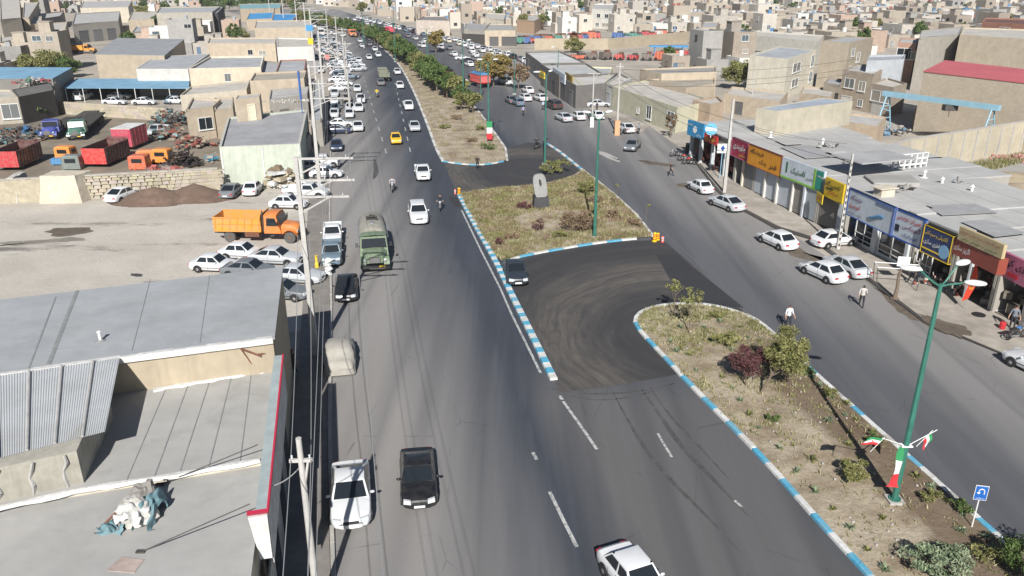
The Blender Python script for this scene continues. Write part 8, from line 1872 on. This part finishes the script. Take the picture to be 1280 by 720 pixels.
LBL = ['first small olive tree from the near end of the median row', 'second small olive tree of the median row', 'third tree of the median row, green and round', 'fourth tree of the median row, green and round']
for (x, y, a) in along(MC, 0, 3.5, 92, 0):
    kd = [3, 4, 0, 1, 4, 2, 0, 1, 2, 0, 1, 2, 0, 1, 2, 3][k % 16] if k > 1 else 3 + k
    row_tree(LBL[k] if k < 4 else ('%s leaved tree of the dense row in the median' % ('green' if kd < 3 else 'olive' if kd < 5 else 'brown')), x + rnd.uniform(-1, 1), y + rnd.uniform(-.8, .8), rnd.uniform(1.15, 1.65) if k > 3 else .95, kd, 'row of trees in the far median'); k += 1
def at_(u, v): return G(u, v)
tree('slender sapling with pale leaves at the tip of the near island, left of two', *at_(842, 397), 2.9, .75, M['leafO'], 11, 260, .07, 10, 'sapling', trunk=.62, r=.035); tree('slender sapling with pale leaves near the island tip, right of two', *at_(861, 419), 3.4, .95, M['leafO'], 12, 380, .07, 14, 'sapling', trunk=.6, r=.04)
_t = tree('yellow green tree with leaning trunk on the near island', *at_(951, 493), 4.2, 1.6, M['leafO'], 13, 6500, .06, 44, 'island_tree', trunk=.42, r=.09); _t.rotation_euler = (0, R(24), 0)
o = tree('dark purple leaved shrub tree beside the yellow green tree', *at_(932, 484), 2.5, 1.45, M['leafP'], 14, 6500, .045, 30, 'purple_shrub', trunk=.30, r=.05); o = None
def shrub(label, u, v, r, h, lm, seed, n=900, size=.06, name='shrub', cat='bush', z=.12, clumps=16, loc=None):
    x, y = loc or G(u, v); t = thing(name, label, cat, (x, y, z)); inst('foliage', leaf_mesh('foliage', n, (r, r, h * .55), size, seed, lm, clumps=clumps), t, (0, 0, h * .5)); mb = MB(); rr = random.Random(seed)
    for k in range(6): mb.tube((0, 0, 0), (rr.uniform(-.6, .6) * r, rr.uniform(-.6, .6) * r, h * .7), .03, .01, 4)
    inst('stem', mb.mesh('stem', M['bark']), t); return t
shrub('low round olive bush left of the near lamp post', 1066, 602, .95, .95, M['leafO'], 21, 2200, .05); shrub('wide bush at the bottom edge of the near island', 1172, 718, 1.5, 1.1, M['leafS'], 22, 2600, .06); shrub('dark green bush at the bottom right corner', 1283, 722, 1.7, 1.9, M['leafG'], 23, 3200, .06)
shrub('big brown twiggy bush beside the middle island lamp post', 722, 288, 2.3, 2.3, M['leafB'], 24, 4200, .06, clumps=30); shrub('green grassy clump in front of the monument', 698, 298, .8, .7, M['leafO'], 25, 700, .07); shrub('dark red thin shrub left of the monument plinth', 672, 290, .8, 1.2, M['leafP'], 26, 500, .06); shrub('green feathery clump on the near island by the purple shrub', 905, 433, 1.0, 1.0, M['leafO'], 27, 900, .08)
for i, (u, v, r_, l) in enumerate(((1010, 470, .55, 'low green plant in the damp strip near the leaning tree'), (1036, 498, .6, 'low green plant in the damp strip below the leaning tree'), (1092, 556, .6, 'low green plant in the damp strip halfway down the near island'), (1160, 628, .7, 'leafy green plant in the damp strip left of the u turn sign'), (1200, 640, .6, 'leafy green plant in the damp strip behind the u turn sign'), (1235, 700, .8, 'leafy green plant near the bottom right corner bush'), (965, 530, .5, 'low green tuft near the trunk of the leaning tree'), (895, 398, .7, 'green tuft between sapling and upper kerb'))): shrub(l, u, v, r_, .5, M['leafO'] if i % 2 else M['leafG'], 90 + i, 500, .055)
shrub('small red brown shrub at the left corner of the middle island', 624, 310, .45, .9, M['leafP'], 28, 260, .06); shrub('green shrub with bright leaves near the upper edge of the middle island', 733, 243, 1.6, 1.4, M['leafO'], 29, 1100, .08)
shrub('leafy shrub left of the lamp behind the monument', 685, 218, 1.4, 1.6, M['leafO'], 30, 800, .08); shrub('leafy shrub right of the lamp behind the monument', 701, 216, 1.5, 1.7, M['leafO'], 31, 900, .08)
for i, (u, v, l) in enumerate(((610, 188, 'green shrub beside the flag coloured banner'), (601, 164, 'olive shrub below the first small median tree'), (570, 150, 'dark brown low shrub in the far median, nearest the kerb'), (590, 178, 'dry shrub in the middle of the far median'), (556, 162, 'sparse shrub close to the left kerb of the far median'), (640, 300, 'dry brown shrub low on the middle island'), (655, 262, 'reddish dry shrub left of the monument'), (768, 272, 'dry shrub strip near the right kerb of the middle island'), (790, 284, 'dry shrub at the right corner of the middle island'), (745, 255, 'brown shrub behind the green lamp post of the middle island'))):
    shrub(l, u, v, 1.2 if i < 5 else 1.0, 1.1 if i < 2 else .7, [M['leafG'], M['leafO'], M['leafB'], M['leafB'], M['leafO'], M['leafB'], M['leafP'], M['leafB'], M['leafB'], M['leafB']][i], 40 + i, 520, .08)
tree('thin sapling with few leaves at the right kerb of the middle island, left of two', *at_(770, 262), 2.8, .4, M['leafO'], 61, 40, .08, 4, 'sapling', trunk=.8, r=.02); tree('thin sapling with few leaves at the right kerb of the middle island, right of two', *at_(806, 291), 3.0, .4, M['leafO'], 62, 40, .08, 4, 'sapling', trunk=.8, r=.02)
tree('big round tree with yellowing leaves behind the red truck', *G(617, 108), 7.0, 4.3, M['leafY'], 71, 4200, .22, 40, trunk=.3); tree('brown tree right of the red truck', *G(648, 112), 5.0, 2.8, M['leafB'], 72, 1800, .2, 24, trunk=.35); tree('brown leaved tree near the distant hipped roof', *G(545, 66), 6.5, 3.6, M['leafY'], 73, 2200, .26, 26, trunk=.3)
tree('leafy green tree rising behind the rooftop store', *G(922, 112), 5.6, 3.8, M['leafO'], 74, 4200, .20, 38, trunk=.25); tree('wide olive tree behind the blue roofed shed', *G(55, 93), 5.2, 6.2, M['leafO'], 75, 6000, .24, 50, trunk=.2); tree('darker green tree at the right end of the wide olive tree', *G(88, 97), 4.6, 3.4, M['leafG'], 76, 2600, .22, 30, trunk=.2)
tree('sprawling green shrub tree on the wall above the metal roofs', *G(717, 66), 4.0, 3.8, M['leafO'], 77, 2200, .24, 26, trunk=.15); tree('small tree beside the blue parts in the machine yard', *G(836, 82), 4.5, 2.6, M['leafG'], 78, 1600, .24, 22, trunk=.2); tree('small brown tree at the corner before the blue sign', *G(838, 172), 3.4, 1.2, M['leafB'], 79, 900, .10, 16, trunk=.4)
tree('green vine tangle on the tarred hut corner', *G(46, 150), 2.5, 2.0, M['leafG'], 80, 700, .18, 12, trunk=.2, name='vine'); tree('green tree in the pots row behind the tan wall', *G(306, 52), 4.0, 3.2, M['leafO'], 81, 1400, .26, 18, trunk=.2)
# trees between the houses of the town and at the far end of the road
rt2 = random.Random(5); spots = [(767, 34), (1196, 22), (1152, 24), (680, 34), (655, 70 - 30), (820, 2), (965, 20), (575, 24), (530, 14), (512, 22), (505, 6), (562, 6), (470, 12), (490, 4), (440, 6), (410, 4), (425, 2), (395, 3), (380, 4), (452, 20), (610, 6), (300, 4), (1240, 14), (1110, 12), (890, 8), (725, 8), (1030, 14), (1080, 30), (950, 16), (700, 20)]
for i, (u, v) in enumerate(spots):
    x, y = G(u, v); kd = rt2.choice([0, 1, 2, 3, 4]); s = rt2.uniform(1.4, 2.4)
    key = kd
    t = thing('town_tree', '%s tree between the distant houses' % ('green' if kd < 3 else 'olive' if kd < 5 else 'brown'), 'tree', (x, y, 0), rt2.uniform(0, 6), 'trees between the distant houses'); t.scale = (s, s, s); inst('trunk', TP[key][0], t); inst('crown', TP[key][1], t, (0, 0, 2.3))
for i in range(70):
    y = rt2.uniform(230, 640); x = rt2.uniform(-.62, .62) * y; l_, r__ = corridor(y)
    if l_ - 8 < x < r__ + 8: continue
    kd = rt2.choice([0, 1, 2, 3, 4]); s = rt2.uniform(.9, 1.7)
    t = thing('town_tree', '%s tree between the distant houses' % ('green' if kd < 3 else 'olive'), 'tree', (x, y, 1.5), rt2.uniform(0, 6), 'trees between the distant houses'); t.scale = (s, s, s * 1.2); inst('trunk', TP[kd][0], t); inst('crown', TP[kd][1], t, (0, 0, 2.3))
for i in range(46):
    f = i / 45; x, y = -170 - 60 * f + rt2.uniform(-30, 60), 520 + 150 * f + rt2.uniform(-60, 40); s = rt2.uniform(1.8, 3.0); kd = rt2.choice([0, 1, 2, 3])
    t = thing('roadside_tree', '%s tree where the roads vanish at the top' % ('green' if kd < 3 else 'olive'), 'tree', (x, y, 0), rt2.uniform(0, 6), 'trees where the roads vanish'); t.scale = (s, s, s); inst('trunk', TP[kd][0], t); inst('crown', TP[kd][1], t, (0, 0, 2.3))
# rosette plants along the kerbs of the near island
def rosette(seed, n=26, L=.34):
    r = random.Random(seed); mb = MB()
    for k in range(n):
        a = r.uniform(0, 6.28); e = r.uniform(.25, 1.2); l = L * r.uniform(.6, 1.1); d = Vector((math.cos(a) * math.cos(e), math.sin(a) * math.cos(e), math.sin(e))); s = Vector((-math.sin(a), math.cos(a), 0)) * .028; m_ = d * l * .5 + Vector((0, 0, .02)); e_ = d * l - Vector((0, 0, l * .25)) * math.cos(e)
        mb.add([-s * .4, m_ - s, e_, m_ + s, s * .4], [(0, 1, 2, 3, 4)])
    return mb.mesh('leaves', M['leafS'] if seed % 3 else M['leafO'])
ROS = [rosette(k) for k in range(5)]
rp = [(1014, 578), (995, 593), (1018, 618), (1041, 641), (1061, 663), (1084, 692), (1106, 717), (973, 563), (1103, 652), (948, 538), (935, 522), (925, 504), (915, 488), (902, 475), (870, 466), (862, 447), (845, 442), (838, 430), (1058, 508), (1055, 522), (1070, 528), (1040, 500), (1024, 486), (1145, 600), (1163, 613), (1184, 630), (1203, 648), (1232, 676), (1127, 585), (1180, 575), (1090, 545), (1015, 475), (1200, 668), (1060, 560), (1240, 690), (870, 400), (880, 412), (900, 405), (925, 412), (935, 425), (950, 430), (890, 430), (850, 412), (960, 445), (915, 440), (985, 462), (1128, 566), (1035, 530)]
for i, (u, v) in enumerate(rp):
    x, y = G(u, v)
    if not in_NI(x, y): continue
    ml = (794 + (v - 404) * 1.02 + 995 + (v - 446) * 1.12) / 2; sd_ = 'left' if u < ml - 25 else ('right' if u > ml + 25 else 'middle'); lab = 'spiky rosette plant in the soil, %s, %s of the near island' % ({'left': 'near the left kerb', 'right': 'near the right kerb', 'middle': 'away from both kerbs'}[sd_], 'upper end' if v < 450 else 'waist' if v < 560 else 'lower end')
    t = thing('rosette_plant', lab, 'plant', (x, y, .12), rnd.uniform(0, 6), 'rosette plants on the near island'); s = rnd.uniform(.8, 1.5); t.scale = (s, s, s); inst('leaves', ROS[i % 5], t)
# low dry growth on the islands: nobody could count it
def grass(name, label, poly, inside, n, seed, mats_, hmax=.22, dens=None, z=.1):
    rg = np.random.default_rng(seed); xs = [p[0] for p in poly]; ys = [p[1] for p in poly]; from mathutils import noise as NZ
    for q, m in enumerate(mats_):
        V, F = [], []; c = 0; tries = 0
        while c < n and tries < n * 14:
            tries += 1; x, y = rg.uniform(min(xs), max(xs)), rg.uniform(min(ys), max(ys))
            if not inside(x, y) or (dens and dens(x, y) < rg.random()): continue
            if NZ.noise(Vector((x * .55, y * .55, seed + q * 7))) + .5 * NZ.noise(Vector((x * 2, y * 2, seed))) < rg.uniform(-.35, .45): continue
            h = hmax * rg.uniform(.4, 1.2); k0 = len(V)
            for b in range(3):
                a = rg.uniform(0, 6.28); w_ = rg.uniform(.02, .05); lx, ly = rg.normal(0, .10, 2); ox, oy = rg.normal(0, .08, 2); bx, by = x + ox, y + oy; k0 = len(V)
                V += [(bx - math.cos(a) * w_, by - math.sin(a) * w_, z), (bx + math.cos(a) * w_, by + math.sin(a) * w_, z), (bx + lx, by + ly, z + h)]; F.append((k0, k0 + 1, k0 + 2))
            c += 1
        me = bpy.data.meshes.new(name); me.from_pydata(V, [], F); me.materials.append(m); setp(inst(name, me), label, 'plants', kind='stuff')
grass('ground_cover', 'dry low growth covering the middle island', MI, in_MI, 9000, 3, [M['grass'], M['leafO'], M['leafB']], .30, lambda x, y: (1.0 if x < 1.2 or y > 84 else .45) if math.hypot(x - 4.2, y - 75) > 3.8 else .05)
grass('ground_cover', 'sparse dry growth on the near island', NI, in_NI, 2300, 4, [M['grass'], M['leafO']], .2, lambda x, y: 1.0 if y > 47 else (.35 if y > 41 else (.2 if y > 35 else .05)))
grass('ground_cover', 'dry grass strip under the median trees', FM, in_FM, 5200, 5, [M['grass'], M['leafB'], M['leafO']], .4, lambda x, y: 1.0 if y < 260 else 0)
cwp = [(48.6, 94.4), (71, 107.4), (72, 104.5), (50, 91)]
grass('dry_weeds', 'dry weeds along the foot of the compound wall', cwp, lambda x, y: pin(cwp, x, y), 1500, 6, [M['grass'], M['leafO']], .6, None, 0)
# loose stones and litter
rr = random.Random(77); stv = MB()
for k in range(420):
    if k < 260:
        i = rr.randrange(len(NI)); x, y = NI[i][0] * .9 + 15 * .1 + rr.uniform(-3, 3), NI[i][1] + rr.uniform(-3, 3); 
        if not in_NI(x, y): continue
        zz = .16
    else: x, y = G(rr.uniform(0, 400), rr.uniform(245, 330)); zz = .03
    s = rr.uniform(.03, .09); stv.ball((x, y, zz), s, 0, 5, 3, .6)
setp(stv.obj('pebbles', M['kgrey']), 'scattered pebbles on island soil and open lot', 'pebbles', kind='stuff')

# ------------------------------------------------------------------ thin dusty haze over the whole town
mb = MB(); mb.box((0, 605, 14.5), (1920, 1310, 31)); hz = mb.mesh('haze', [NT('dust_haze').m]); hn = hz.materials[0].node_tree
for n_ in list(hn.nodes):
    if n_.type == 'BSDF_PRINCIPLED': hn.nodes.remove(n_)
pv = hn.nodes.new('ShaderNodeVolumePrincipled'); pv.inputs['Color'].default_value = (.93, .95, 1, 1); pv.inputs['Density'].default_value = .0002; pv.inputs['Anisotropy'].default_value = .2
hn.links.new(pv.outputs[0], [n_ for n_ in hn.nodes if n_.type == 'OUTPUT_MATERIAL'][0].inputs['Volume'])
setp(inst('haze', hz), 'thin pale dusty haze over the town', 'haze', kind='stuff')
